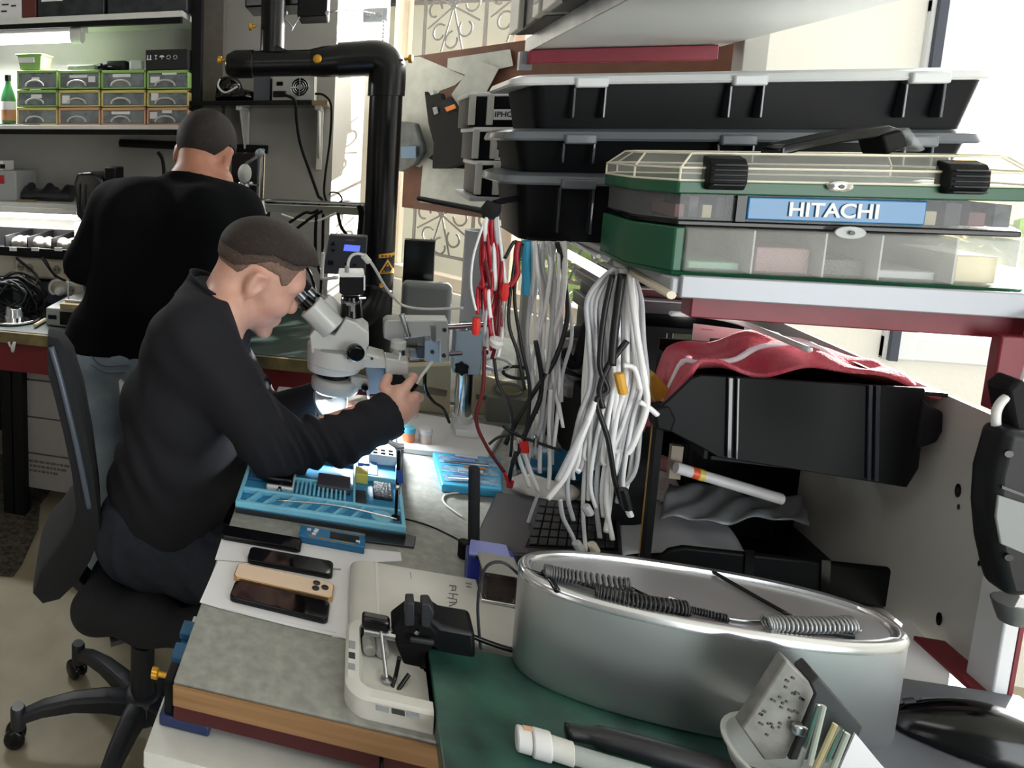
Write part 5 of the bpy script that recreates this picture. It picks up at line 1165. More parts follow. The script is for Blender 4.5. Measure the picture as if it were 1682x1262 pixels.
for k in range(7):
    a, b = B(.12 + .1 * (k % 4), .15 + .12 * k), B(.6 + .05 * (k % 5), .18 + .11 * k)
    tag(MB().tube([a + Vector((0, 0, .0235)), b + Vector((0, 0, .0235))], [.002, .0035], 8).build('hand_tool', [chrome, mat('light_blue', 0), white, orange][k % 4]), ['slim chrome tool lying in the tray, nearest the front edge', 'pale blue handled tool near the tray front', 'white handled tool in the second slot of the tray', 'orange handled tool in the tray middle', 'slim chrome tool in the tray middle', 'pale blue handled tool toward the tray back', 'white handled tool at the back of the tray'][k], 'tool', 'small tools in the light blue tray')
for x, y0_, y1_, c1, c2, lb in ((671, 728, 702, 0xc4744a, 0x4fa9c4, 'small orange pot with blue lid on the white stand base'), (698, 732, 704, 0xd8c4b8, 0xe4e4e4, 'small clear pot with white lid on the stand base')):
    t = thing('paste_pot', lb, 'pot'); p = at(x, y1_ + 22, z=Z + .0165); 
    MB().lathe([(.001, 0), (.014, 0), (.0145, .003), (.0145, .022), (.001, .022)], p, 20).build('body', mat('pot_%x' % c1, c1, .4), t)
    MB().lathe([(.0155, .0221), (.0155, .033), (.014, .035), (.001, .035)], p, 20).build('lid', mat('lid_%x' % c2, c2, .4), t, bevel=.001)
p = at(777, 915, z=Z)
t = thing('upright_tube', 'black upright tube with round foot standing on the bench before the laptop', 'tube')
pt = at(779, 768, y=p.y); MB().cyl((p.x, p.y, Z + .02), (pt.x, p.y, pt.z), .0095, n=18).build('tube', mat('black_foam', 0x1d2026, .9, bump=.3), t, bevel=.002)
MB().lathe([(.001, 0), (.018, 0), (.018, .02), (.012, .024), (.001, .024)], (p.x, p.y, Z), 20).build('foot', blackm, t, bevel=.002)
tag(MB().tube([at(x, y, z=Z + .0025) for x, y in ((822, 798), (790, 806), (740, 811), (728, 818), (733, 830), (760, 850))], .0022, 8, smooth=8).build('white_cable', white, angle=180), 'thin white cable curling on the grey bench before the tool tray', 'cable')
tag(MB().tube([at(x, y, z=Z + .0016) for x, y in ((655, 850), (700, 862), (740, 880), (768, 896))], .0014, 6, smooth=6).build('thin_black_wire', blackm, angle=180), 'thin black wire lying across the grey bench from the mat', 'wire')
# handheld tool cable beside the pole
tag(MB().tube([sp(698, 612, -.1), sp(699, 640, -.1), sp(712, 660, -.08), sp(728, 672, -.05), sp(738, 694, -.02)], .004, 8, smooth=8).build('black_cable', gloss, angle=180), 'black cable curving down left of the chrome pole', 'cable')
# ================================================================ the shelf frame on the right with its boxes
def pp(pts, Y, d, mb=None): return (mb or MB()).prism([at(x, y, y=Y) for x, y in pts], (0, d, 0))
LX, LY = .42, 1.072
LZ = at(1105, 455, y=LY).z; LZ0 = at(1105, 484, y=LY).z
shg = mat('grey_steel_shelf', 0x9fa3a9, .4, .2, var=.06); UZ = at(860, 87, x=LX).z; UY = 2.06
UX1 = at(1185, 70, y=UY).x
t = thing('storage_rack', 'red framed storage rack with two grey shelves on the right of the repair bench', 'rack')
MB().bb((LX, LY, LZ0), (.96, 1.98, LZ)).build('shelf_board', shg, t, bevel=.003)
MB().bb((LX + .01, LY - .006, LZ0 - .003), (.97, LY + .001, LZ + .004)).build('shelf_lip', mat('pale_steel', 0x9a9da4, .35, .2), t, bevel=.002)
MB().bb((LX, .95, UZ), (UX1, UY, UZ + .028)).build('shelf_board', mat('white_steel_shelf', 0xc4c8c6, .45), t, bevel=.003)
MB().bb((LX - .003, .95, UZ - .004), (LX + .0, UY, UZ + .034)).build('shelf_lip', mat('zinc_edge', 0x84888c, .35, .5, var=.4, vscale=12), t)
rz0 = at(1300, 533, y=1.09).z
MB().bb((at(1135, 500, y=1.09).x, 1.09, rz0), (1.0, 1.12, LZ0 - .001)).build('rail', red, t, bevel=.002)
MB().bb((at(870, 95, y=2.0).x, 2.0, at(870, 104, y=2.0).z), (at(1180, 90, y=2.0).x, 2.03, UZ - .002)).build('back_rail', mat('crimson_paint', 0x96283c, .5, var=.1), t, bevel=.002)
MB().bb((.805, 1.045, ZG + .001), (.820, 1.085, LZ0 - .001)).build('post', mat('white_post', 0xd6d8da, .5), t, bevel=.002)
MB().bb((.8205, 1.045, ZG + .001), (.8245, 1.06, LZ0 - .001)).build('post_edge', red, t)
MB().bb((.768, 1.06, at(1640, 675, y=1.06).z), (.806, 1.075, rz0 + .01)).build('gusset', red, t, bevel=.002)
MB().bb((.835, 1.09, 1.13), (.850, 1.12, LZ0 - .001)).build('post', red, t, bevel=.002)
MB().bb((UX1 - .0, 1.95, 0.79), (UX1 + .05, 2.0, 2.4)).build('post', mat('grey_post', 0xa7a6a0, .6), t, bevel=.002)
MB().bb((LX - .02, 2.03, UZ - .05), (LX + .012, 2.055, UZ - .002)).build('bracket', grey, t)
MB().bb((.40, 1.66, LZ0 - .006), (.425, 2.0, LZ)).build('shelf_extension', shg, t)
MB().bb((at(842, 640, y=1.98).x, 1.94, .78), (at(846, 640, y=1.98).x + .012, 1.97, LZ0)).build('post', mat('grey_post', 0), t)
RX = .828
MB().prism([(RX, 1.062, Z + .012), (RX, 1.75, Z + .0), (RX, 1.75, at(1300, 537, x=RX).z), (RX, at(1632, 683, x=RX).y, at(1632, 683, x=RX).z), (RX, 1.062, at(1632, 690, x=RX).z)], (.004, 0, 0)).build('side_panel', mat('grey_side_panel', 0xcdcdc8, .5, .1, bump=.08, bscale=400), t)
for x, y in ((1574, 806), (1575, 833), (1543, 1017), (1609, 926)): 
    p = at(x, y, x=RX - .001); r_ = .010 if y in (806, 1017) else .004; MB().lathe([(r_, 0), (r_, .001), (.0005, .001)], p, 12, (-1, 0, 0), sy=.45).build('slot', gloss if y != 833 else dark, t)
MB().bb((.8335, 1.064, Z + .012), (.836, 1.075, 1.20)).build('edge_strip', offw, t)
MB().bb((.79, 1.03, ZG + .0002), (.826, 1.15, ZG + .008)).build('foot_rail', red, t, bevel=.002)
# under-shelf light bars and white rods on the left edge of the rack
ul = mat('white_lamp_glow', 0xf5f7f5, .3, emit=1.2)
a_, b_ = at(918, 409, y=1.62), at(1005, 458, y=1.30)
t2 = thing('under_shelf_lamp', 'white tubular lamp under the left edge of the rack shelf', 'lamp'); MB().tube([a_, b_], .009, 12).build('tube', ul, t2); MB().tube([b_, b_ + (b_ - a_).normalized() * .03], .012, 14).build('end_cap', white, t2, bevel=.002)
tag(MB().tube([at(948, 399, y=1.5), at(983, 421, y=1.35)], .004, 8).build('thin_rod', white), 'short thin white rod above the under-shelf lamp', 'rod')
tag(MB().tube([at(1005, 427, y=1.3), at(1055, 458, y=1.16), at(1103, 485, y=1.062)], .006, 8).build('cream_rod', mat('cream_rod', 0xd9cfba, .4)), 'cream rod along the shelf edge holding the grey cable bundle', 'rod')
tag(MB().tube([at(1103, 515, y=1.2), at(1170, 520, y=1.25), at(1230, 535, y=1.3), at(1330, 575, y=1.2)], .0045, 8, smooth=6).build('white_cable', white, angle=180), 'white cord slanting below the rack rail toward the red towel', 'cable')
tag(MB().tube([at(1000, 437, y=1.28), at(1008, 430, y=1.28), at(1022, 417, y=1.28)], .006, 8, smooth=4).build('grey_hook', grey, angle=180), 'small grey hook where the grey cable bundle hangs', 'hook')
# ---- three long black storage boxes
lidw = mat('white_translucent_lid', 0xd4d7d8, .3, alpha=.95); lidg = mat('grey_lid', 0x5d6269, .35, coat=.2); bxm = mat('black_box_plastic', 0x06080c, .45, var=.15, vscale=8, spec=.16)
BXY = 1.38
BXS = [(838, 1640, 109, 131, 868, 1625, 209, [(940, 998), (1195, 1258), (1482, 1556)], lidw, 'top black storage box with white lid on the rack'),
       (826, 1622, 213, 236, 845, 1596, 300, [(922, 978), (1175, 1240), (1480, 1535)], lidg, 'middle black storage box with grey lid on the rack'),
       (818, 1610, 297, 319, 845, 1585, 398, [(914, 976), (1170, 1230)], lidg, 'bottom black storage box with grey lid, partly behind the green organiser case')]
zprev = LZ + .0005
for i in (2, 1, 0):
    lx0, lx1, ly0, ly1, bx0, bx1, by1, lat, lm, lb = BXS[i]
    t = thing('storage_box', lb, 'storage box', 'long black storage boxes stacked on the rack')
    a, b = at(bx0, by1, y=BXY), at(bx1, ly1, y=BXY); la, lb2 = at(lx0, ly1, y=BXY), at(lx1, ly0, y=BXY)
    z0 = zprev; z1 = b.z; z2 = lb2.z; zprev = z2 + .0005
    D = .22; sl = .012
    def ring(x0, x1, y0, y1, z, r): return [Vector(((x0 + x1) / 2, (y0 + y1) / 2, z)) + q for q in rrect(x1 - x0, y1 - y0, r)]
    MB().loft([ring(a.x + sl, b.x - sl, BXY + sl, BXY + D - sl, z0, .02), ring(a.x, b.x, BXY, BXY + D, z1, .022)]).build('body', bxm, t, angle=30)
    MB().loft([ring(la.x + .003, lb2.x - .003, BXY - .014, BXY + D + .014, z1, .03), ring(la.x, lb2.x, BXY - .016, BXY + D + .016, z1 + .004, .03), ring(la.x + .004, lb2.x - .004, BXY - .012, BXY + D + .012, z2 - .006, .03), ring(la.x + .02, lb2.x - .02, BXY + .004, BXY + D - .004, z2, .03)]).build('lid', lm, t, angle=30)
    for l0, l1 in lat:
        p, q = at(l0, by1 - 14, y=BXY - .012), at(l1, ly1, y=BXY - .012)
        l_ = MB().bb((p.x, BXY - .022, z1 - .006), (q.x, BXY - .010, z1 + .012)).build('latch', lm, t, bevel=.003)
        for x in (p.x - .001, q.x - .003): MB().bb((x, BXY - .012, z0 + .018), (x + .004, BXY + .012, z1 - .004)).build('rib', mat('shiny_black_rib', 0x2b3038, .15, coat=.6), t, bevel=.001)
# ---- the organiser case with clear lid, drawers, and the tray below it
t = thing('organiser_case', 'clear and green organiser case with black clamps and blue label on the rack shelf', 'case')
CY = 1.085; grn = mat('dark_green_plastic', 0x145236, .35, var=.1)
cz = lambda y: at(1115, y, y=CY).z
XF0, XF1 = at(1113, 320, y=CY).x, at(1700, 330, y=CY).x; XB = at(1040, 300, y=CY + .06).x; DC = .24
ch = .06
def octa(z, ins=0):
    x0, x1, y0, y1 = XB + ins, XF1 + (XF0 - XB) - ins, CY + ins, CY + DC - ins; c = XF0 - XB
    return [Vector(p + (z,)) for p in ((x0 + c, y0), (x1 - c, y0), (x1, y0 + ch), (x1, y1 - ch), (x1 - c, y1), (x0 + c, y1), (x0, y1 - ch), (x0, y0 + ch))]
zg0, zg1, zl, zd, zk = cz(318), cz(297), cz(252), cz(361), cz(371)
czm = mat('clear_lid_plastic', 0xe6e6de, .12, alpha=.20, coat=.3)
MB().loft([octa(zg1, .002), octa(zg1 + .018, .002), octa(zl, .02)]).build('lid', czm, t)
mb = MB()
for q in (octa(zg1 + .001, .001), octa(zg1 + .018, .001), octa(zl, .019)): mb.tube(q + [q[0]], .0016, 5)
for k in range(8): mb.tube([octa(zg1, .001)[k], octa(zg1 + .018, .001)[k], octa(zl, .019)[k]], .0014, 5)
mb.build('lid_edges', mat('cream_clear_edge', 0xe6e0cc, .3), t)
MB().loft([octa(zg0), octa(zg1)]).build('green_band', grn, t, bevel=.002)
xa, xb_ = at(1228, 345, y=CY).x, at(1524, 345, y=CY).x
MB().loft([octa(zd, .006), octa(zg0 - .0005, .006)]).build('lower_shell', mat('smoky_clear', 0x8d9092, .2, alpha=.36), t)
for x0_, x1_ in ((XF0 + .005, xa - .012), (xb_ + .004, XF1)):
    for k in range(4): MB().bb((x0_ + (x1_ - x0_) * (k + .1) / 4, CY + .02, zd + .002), (x0_ + (x1_ - x0_) * (k + .75) / 4, CY + .1, zd + (zg0 - zd) * (.55 + .3 * (k % 2)))).build('contents', [mat('rose_grey_parts', 0x7e4a4a, .5), stuffm, mat('cream_parts', 0xd6cba6, .5), dark][(k + (0 if x0_ < xa else 2)) % 4], t)
MB().bb((xa - .012, CY + .001, zd), (xa - .001, CY + .012, zg0 - .001)).build('divider', gloss, t)
lb_ = MB().bb((xa, CY + .001, zd + .003), (xb_, CY + .012, zg0 - .002)).build('brand_plate', mat('plate_blue', 0x176c9f, .3, coat=.4), t, bevel=.002)
text('HITACHI', Matrix.Translation(((xa + xb_) / 2 - .002, CY - .0005, (zd + zg0) / 2)) @ Matrix.Rotation(PI / 2, 4, 'X'), .026, white, 'lettering', lb_, sx=.95)
MB().loft([octa(zk, .004), octa(zd - .0005, .004)]).build('base_band', gloss, t, bevel=.002)
cd = [at(1157, 300, y=CY).x, at(1219, 300, y=CY).x, at(1545, 300, y=CY).x, at(1612, 300, y=CY).x]
for x0_, x1_, yt, yb in ((cd[0], cd[1], 254, 310), (cd[2], cd[3], 257, 308)):
    mb = MB(); sec = [(CY + .012, cz(yt)), (CY - .006, cz(yt + 6)), (CY - .013, cz(yt + 18)), (CY - .014, cz(yb - 12)), (CY - .008, cz(yb)), (CY + .004, cz(yb)), (CY + .012, cz(yb - 8))]
    mb.prism([(x0_, y, z) for y, z in sec], (x1_ - x0_, 0, 0)); c = mb.build('clamp', blackm, t, bevel=.002)
    for k in range(5): MB().bb((x0_ + .003, CY - .0165, cz(yt + 14 + 8 * k)), (x1_ - .003, CY - .010, cz(yt + 17 + 8 * k))).build('clamp_rib', dark, c, bevel=.001)
p = at(1377, 305, y=CY); MB().lathe([(.014, 0), (.014, .004), (.008, .006), (.001, .006)], p + Vector((0, 0, -.001)), 18, (0, -1, 0), sy=.5).build('badge', chrome, t); MB().lathe([(.003, 0), (.003, .002), (.0005, .002)], p + Vector((0, -.006, -.001)), 10, (0, -1, 0)).build('badge_pin', gloss, t)
hp = [at(1282, 255, y=CY + .03), at(1290, 247, y=CY + .03), at(1380, 228, y=CY + .05), at(1460, 216, y=CY + .06), at(1478, 222, y=CY + .06)]
mb = MB(); mb.loft([[p_ + Vector((0, 0, .008)), p_ + Vector((0, .05, .008)), p_ + Vector((0, .05, -.006)), p_ + Vector((0, 0, -.006))] for p_ in hp]); mb.build('handle', gloss, t, bevel=.002)
pp([(1448, 222), (1484, 212), (1494, 240), (1458, 255)], CY + .055, .05).build('handle_grip', blackm, t, bevel=.003); pp([(1478, 214), (1494, 209), (1522, 246), (1510, 250)], CY + .052, .05).build('handle_stay', mat('smoky_clear', 0), t, bevel=.002)
t = thing('organiser_tray', 'flat green organiser with clear front compartments under the organiser case', 'case')
z0_, z1_ = LZ + .0005, zk - .001
def octb(z, ins=0): return [p + Vector((0, -.004, 0)) for p in octa(z, ins)]
MB().loft([octb(z0_, .002), octb(z0_ + .006, .0)]).build('base', grn, t)
b0 = octb(z0_ + .006); MB().prism([b0[7], b0[0], b0[0] + Vector((.012, 0, 0)), b0[7] + Vector((.05, .0, 0)), b0[6] + Vector((.02, 0, 0)), b0[6]], (0, 0, z1_ - z0_ - .0065)).build('side', grn, t, bevel=.002)
XR = XF1 + .01
MB().bb((XF0 + .013, CY - .003, z0_ + .0065), (XR, CY + .22, z1_ - .0)).build('clear_front', czm, t, bevel=.003)
for k, (x0p, x1p, m_) in enumerate(((1130, 1215, mat('pale_green_parts', 0x7fae95, .4)), (1240, 1330, mat('pink_grey_parts', 0x8f6f70, .5)), (1345, 1420, mat('dark_parts', 0x46443e, .5, var=.5)), (1435, 1540, mat('light_grey_parts', 0xb7bcbf, .4)), (1570, 1640, mat('cream_parts', 0)))):
    a, b = at(x0p, 430, y=CY + .02).x, at(x1p, 430, y=CY + .02).x; MB().bb((a, CY + .02, z0_ + .007), (b, CY + .12, z0_ + .018 + .012 * ((k * 2) % 3))).build('contents', m_, t, bevel=.002)
    MB().bb((b + .004, CY + .001, z0_ + .007), (b + .006, CY + .2, z1_ - .002)).build('compartment_wall', frost, t)
pz = at(1395, 382, y=CY - .006); MB().lathe([(.016, 0), (.016, .003), (.001, .003)], pz, 20, (0, -1, 0), sy=.5).build('badge', frost, t); MB().lathe([(.003, 0), (.003, .002), (.0005, .002)], pz + Vector((0, -.004, 0)), 10, (0, -1, 0)).build('badge_pin', gloss, t)
# ---- labelled boxes at the rear left, and the boxes on the upper shelf
LBX = [(768, 150, 206, 'IPHONE', 188), (774, 209, 262, 'IPHONE', 254), (778, 265, 322, None, 0)]
LYY = 1.72; zprev = None
for i in (2, 1, 0):
    x0_, y0_, y1_, tx, ty = LBX[i]
    t = thing('labelled_box', ['topmost white-ended black box with a printed label, behind the black storage boxes', 'second white-ended black box with a printed label, below the topmost one', 'lowest white-ended black box of the labelled stack, label hidden'][i], 'storage box', 'labelled boxes behind the storage boxes')
    a, b = at(x0_, y1_, y=LYY), at(x0_ + 95, y0_, y=LYY); z0 = zprev if zprev else a.z; z1 = b.z; zprev = z1 + .0005
    if i == 2: shelf_z = z0
    MB().bb((a.x + .004, LYY, z0), (a.x + .22, LYY + .2, z1 - .010)).build('body', bxm, t, bevel=.003)
    MB().bb((a.x, LYY - .006, z1 - .011), (a.x + .224, LYY + .206, z1)).build('lid', white, t, bevel=.003)
    for dx in (.0, .038): MB().bb((a.x + dx, LYY - .01, z0 + .004), (a.x + dx + .014, LYY + .001, z1 - .006)).build('latch', mat('pale_grey_latch', 0xb9bab4, .4), t, bevel=.002)
    if tx:
        p = at(x0_ + 38, ty + 9, y=LYY); l_ = MB().bb((p.x, LYY - .002, p.z), (p.x + .075, LYY, p.z + .024)).build('label', paper, t)
        text(tx, Matrix.Translation((p.x + .0375, LYY - .0025, p.z + .012)) @ Matrix.Rotation(PI / 2, 4, 'X'), .017, ink, 'lettering', l_)
tag(MB().bb((at(778, 322, y=LYY).x - .01, LYY - .01, shelf_z - .012), (.56, LYY + .25, shelf_z - .0005)).build('rear_shelf', shg, bevel=.002), 'grey rear shelf plate under the labelled boxes', 'shelf')
UB2 = [(2.0, .10, 'farthest of three black boxes with pale ends along the upper rack shelf', True), (1.66, .12, 'middle of three black boxes with pale ends on the upper rack shelf', False), (1.34, .14, 'nearest of three black boxes with pale ends on the upper rack shelf', False)]
for yb_2, hh, lb, redl in UB2:
    t = thing('shelf_box', lb, 'storage box', 'black boxes on the upper rack shelf'); z0 = UZ + .035; x0 = LX - .055; d = .30
    MB().bb((x0 + .012, yb_2 - d, z0), (x0 + .36, yb_2, z0 + hh)).build('body', bxm, t, bevel=.006)
    MB().bb((x0 + .002, yb_2 - d - .012, z0 + hh), (x0 + .37, yb_2 + .01, z0 + hh + .016)).build('lid', white, t, bevel=.003)
    MB().bb((x0, yb_2 - .10, z0 + .002), (x0 + .03, yb_2 + .004, z0 + hh - .004)).build('end_latch', mat('pale_grey_latch', 0), t, bevel=.003)
    MB().bb((x0 - .001, yb_2 - d - .008, z0 + .002), (x0 + .06, yb_2 - d + .05, z0 + hh - .004)).build('end_latch', mat('pale_grey_latch', 0), t, bevel=.003)
    MB().bb((x0 - .012, yb_2 - .12, z0 + hh - .01), (x0 + .004, yb_2 - .05, z0 + hh + .01)).build('clip', white, t, bevel=.003)
    MB().bb((x0 - .003, yb_2 - d + .0, z0 + .03), (x0 + .0005, yb_2 - d + .035, z0 + .07)).build('label', paper, t)
    if redl: MB().bb((x0 + .03, yb_2 - d - .004, z0 + hh - .03), (x0 + .09, yb_2 - d + .001, z0 + hh - .008)).build('label', mat('red_label', 0xc03020, .5), t)
# ================================================================ under the rack shelf
# black open bin with the red towel
t = thing('storage_bin', 'black plastic bin with hooked ends under the rack shelf, red towel in it', 'bin'); NY = 1.2
wb = lambda x, y, d=0: at(x, y, y=NY + d)
fr_ = [(1135, 622), (1152, 616), (1520, 638), (1522, 655), (1510, 770), (1490, 802), (1180, 752), (1150, 735), (1098, 708), (1083, 690), (1082, 672)]
pp(fr_, NY, .006).build('front', bxm, t, bevel=.002)
a, b = wb(1150, 740), wb(1500, 760); bx0, bx1 = wb(1140, 700).x, wb(1505, 700).x; bz0, bz1 = wb(1180, 745).z, wb(1300, 627).z
MB().bb((bx0 + .03, NY + .006, wb(1490, 795).z), (bx1, NY + .2, wb(1490, 795).z + .006)).build('bottom', bxm, t)
MB().bb((bx0 + .02, NY + .2, wb(1490, 795).z), (bx1, NY + .206, bz1)).build('back', bxm, t); MB().bb((bx1, NY + .0065, wb(1490, 795).z), (bx1 + .005, NY + .2, bz1)).build('end', bxm, t); MB().bb((bx0 + .02, NY + .0065, wb(1490, 795).z), (bx0 + .025, NY + .2, bz1 - .02)).build('end', bxm, t)
for x0_, x1_ in ((1197, 1205), (1211, 1216), (1428, 1434), (1440, 1447)): pp([(x0_, 618 + (x0_ - 1150) * .055), (x1_, 618 + (x1_ - 1150) * .055), (x1_ - 3, 750 + (x1_ - 1180) * .155), (x0_ - 3, 750 + (x0_ - 1180) * .155)], NY - .005, .0049).build('rib', mat('shiny_black_rib', 0), t, bevel=.001)
pp([(1517, 655), (1530, 668), (1552, 678), (1550, 710), (1540, 728), (1520, 735), (1505, 740)], NY - .004, .03).build('end_hook', blackm, t, bevel=.004); pp([(1074, 672), (1100, 668), (1112, 690), (1104, 712), (1078, 706)], NY - .004, .03).build('end_hook', blackm, t, bevel=.004)
MB().bb((bx1 - .01, NY + .008, wb(1300, 627).z - .006), (RX - .001, NY + .03, wb(1300, 627).z)).build('hanger', blackm, t)
pst = at(1094, 850, y=1.3)
tag(MB().bb((wb(1090, 700, .012).x, NY + .035, Z), (wb(1090, 700, .012).x + .010, NY + .05, wb(1100, 690).z)).build('bin_support', blackm), 'thin black upright carrying the left end of the black bin', 'support')
tw = mat('red_towel_sunlit', 0xb2384a, .95, var=.35, vscale=22, bump=.8, bscale=260, col2=0xc96a74)  # paler noise colour paints sunlit patches into the red cloth
R6 = random.Random(3); ph = [R6.uniform(0, 6) for _ in range(8)]
p0, p1 = wb(1085, 640, .06), wb(1505, 632, .06)
def tow(u, v):
    x = p0.x + (p1.x - p0.x) * u - .02 * (1 - v) * (1 - u); y = NY + .012 + .18 * v
    hump = .062 * math.exp(-((u - .56) / .24) ** 2) * (.35 + .65 * v) + .012 * math.exp(-((u - .18) / .12) ** 2) - .030 * v * (1 - u) ** 2 - .012 * v
    z = bz1 + .0 + hump + .007 * math.sin(9 * u + 5 * v + ph[0]) + .004 * math.sin(21 * u - 7 * v + ph[1]) + .003 * math.sin(14 * v + 9 * u)
    if u < .14: z -= (.14 - u) * .75; x += .03 * (.14 - u) / .14 * v
    if v > .85: z -= (v - .85) * .25
    return Vector((x, y, z))
towel = thing('towel', 'crumpled red towel with white stripe spilling over the black bin', 'towel')
MB().grid(tow, 60, 30).build('cloth', tw, towel, solid=.006, angle=180)
MB().tube([tow(.02 + .8 * k / 20 + .0, .30 + .07 * math.sin(k * .7)) + Vector((0, 0, .0045)) for k in range(21)] + [tow(.86, .3), tow(.92, .1) + Vector((0, 0, .004))], .0045, 6, smooth=3).build('white_stripe', paper, towel, angle=180)
MB().tube([tow(.56 + .012 * k, .98 - .05 * k) + Vector((0, 0, .004)) for k in range(16)], .006, 6, smooth=3).build('white_edge', paper, towel, angle=180)
t = thing('yellow_container', 'yellow open container behind the left end of the black bin', 'container'); ym2 = mat('ochre_plastic', 0xc79a3a, .45)
pp([(1066, 618), (1075, 612), (1110, 650), (1112, 662), (1084, 668), (1072, 650)], NY + .07, .06).build('body', ym2, t, bevel=.003)
MB().bb((at(1080, 640, y=NY + .09).x, NY + .09, Z), (at(1086, 640, y=NY + .09).x, NY + .10, at(1080, 655, y=NY + .09).z)).build('support', ym2, t)
# stack of black cases and devices under the shelf, white label card
for i, (x0_, y0_, x1_, y1_, Y_, m_, nm, lb) in enumerate(((990, 545, 1240, 600, 1.62, dark, 'tool_case', 'dark case at the bottom of the stack under the rack shelf, thin white edge line'),
      (985, 523, 1225, 543, 1.60, gloss, 'tool_case', 'flat black case in the middle of the stack under the rack shelf'), (1000, 505, 1260, 521, 1.58, mat('blue_grey_case', 0x3c444c, .4), 'tool_case', 'blue-grey flat case third from the top under the shelf'),
      (990, 487, 1290, 503, 1.60, gloss, 'tool_case', 'flat black case second from the top under the shelf'), (1030, 462, 1130, 485, 1.62, blackm, 'tool_case', 'topmost black case of the stack under the rack shelf'))):
    t = thing(nm, lb, 'case', 'flat cases stacked under the rack shelf'); a, b = at(x0_, y1_, y=Y_), at(x1_, y0_, y=Y_)
    if i == 0: zc0 = .97
    MB().bb((a.x, Y_, zc0), (b.x, Y_ + .2, b.z - .003)).build('body', m_, t, bevel=.002); MB().bb((a.x - .001, Y_ - .003, b.z - .0029), (b.x + .001, Y_ + .2, b.z)).build('lid_edge', mat('pale_edge', 0xc2c6c8, .3), t); zc0 = b.z + .0005
    if i == 0:
        for q in ((1093, 548, 1097, 570), (1103, 548, 1107, 570)): fb(*q, Y_ - .002, .0019).build('label_edge', white, t)
        fb(1106, 550, 1136, 566, Y_ - .003, .0029).build('grey_panel', mat('grey_green_pouch', 0), t)
a, b = at(1000, 600, y=1.66), at(1250, 600, y=1.66); tag(MB().bb((.50, 1.66, Z), (.80, 1.80, .9695)).build('stack_crate', blackm, bevel=.004), 'black crate on the bench carrying the stack of flat cases', 'crate')
t = thing('label_card', 'white card with a small dark print leaning above the red towel', 'card'); pp([(1140, 532), (1250, 546), (1248, 585), (1136, 575)], 1.46, .003).build('sheet', paper, t); pp([(1167, 556), (1190, 557), (1190, 564), (1166, 563)], 1.4585, .001).build('print', mat('navy_print', 0x3a3f52, .6), t); pp([(1152, 540), (1172, 542), (1172, 543.5), (1152, 541.5)], 1.4585, .001).build('print', mat('pale_blue_print', 0x9aa6b8, .6), t)
MB().bb((at(1150, 580, y=1.466).x, 1.464, Z), (at(1156, 580, y=1.466).x, 1.474, at(1150, 582, y=1.466).z)).build('support', blackm, t)
# ================================================================ dark tray, plastic film, laptop and small things on the right of the bench
t = thing('open_tray', 'large black plastic tray leaning behind the silver oval tub, right side panel', 'tray')
f0, f1 = at(1068, 930, z=Z), at(1512, 1003, z=Z + .0)
yT = 1.262
tb = lambda x, y, d=0: at(x, y, y=yT + d)
pp([(1100, 905), (1125, 900), (1480, 938), (1512, 968), (1485, 1004), (1060, 940)], yT, .012).build('front', bxm, t, bevel=.004)
x0_, x1_ = tb(1085, 925).x, tb(1495, 960).x
MB().prism([Vector((x0_ + .02, yT + .012, Z + .002)), Vector((x1_, yT + .012, Z + .002)), Vector((x1_ - .02, 1.50, Z + .002)), Vector((x0_ + .1, 1.50, Z + .002))], (0, 0, .008)).build('bottom', gloss, t)
MB().prism([Vector((x1_ - .004, yT + .012, Z)), Vector((x1_ - .024, 1.50, Z)), Vector((x1_ - .024, 1.50, .93)), Vector((x1_ - .004, yT + .012, tb(1490, 950).z))], (.006, 0, 0)).build('end', bxm, t)
MB().bb((x0_ + .1, 1.50, Z), (x1_ - .02, 1.51, .93)).build('back', bxm, t); pp([(1500, 965), (1514, 968), (1512, 1002), (1484, 1004)], yT - .006, .02).build('corner_clip', blackm, t, bevel=.003)
pp([(1225, 905), (1240, 906), (1238, 960), (1222, 958)], yT - .003, .003).build('rib', gloss, t); pp([(1350, 920), (1365, 921), (1362, 985), (1347, 982)], yT - .003, .003).build('rib', gloss, t)
fm_ = mat('grey_plastic_film', 0x75797d, .3, var=.25, vscale=14, bump=.5, bscale=18)
def film(u, v):
    a, b, c, d = at(1083, 855, y=1.33), at(1330, 855, y=1.33), at(1318, 822, y=1.42), at(1100, 790, y=1.42)
    p = (a.lerp(b, u)).lerp(d.lerp(c, u), v); return p + Vector((0, 0, .006 * math.sin(11 * u + 4 * v) + .004 * math.sin(23 * u - 9 * v)))
tag(MB().grid(film, 30, 10).build('plastic_film', fm_, solid=.003, angle=180), 'grey crumpled plastic film lying over the black tray', 'film')
tag(MB().bb((.66, 1.425, Z + .0105), (.76, 1.49, .868)).build('packed_box', blackm, bevel=.004), 'black box in the tray holding up the plastic film', 'box')
def sheet(u, v):
    a, b, c, d = at(1005, 918, z=Z + .01), at(1222, 905, z=Z + .03), at(1186, 852, z=Z + .05), at(1025, 822, z=Z + .012)
    p = (a.lerp(b, u)).lerp(d.lerp(c, u), v); return p + Vector((0, 0, .010 * math.sin(3.1 * u) + .003 * math.sin(12 * u + 5 * v)))
tag(MB().grid(sheet, 24, 16).build('foam_sheet', mat('grey_foam_sheet', 0xa9abb2, .85, var=.06), solid=.002, angle=180), 'pale grey foam sheet curling behind the oval tub, right of the laptop', 'sheet')
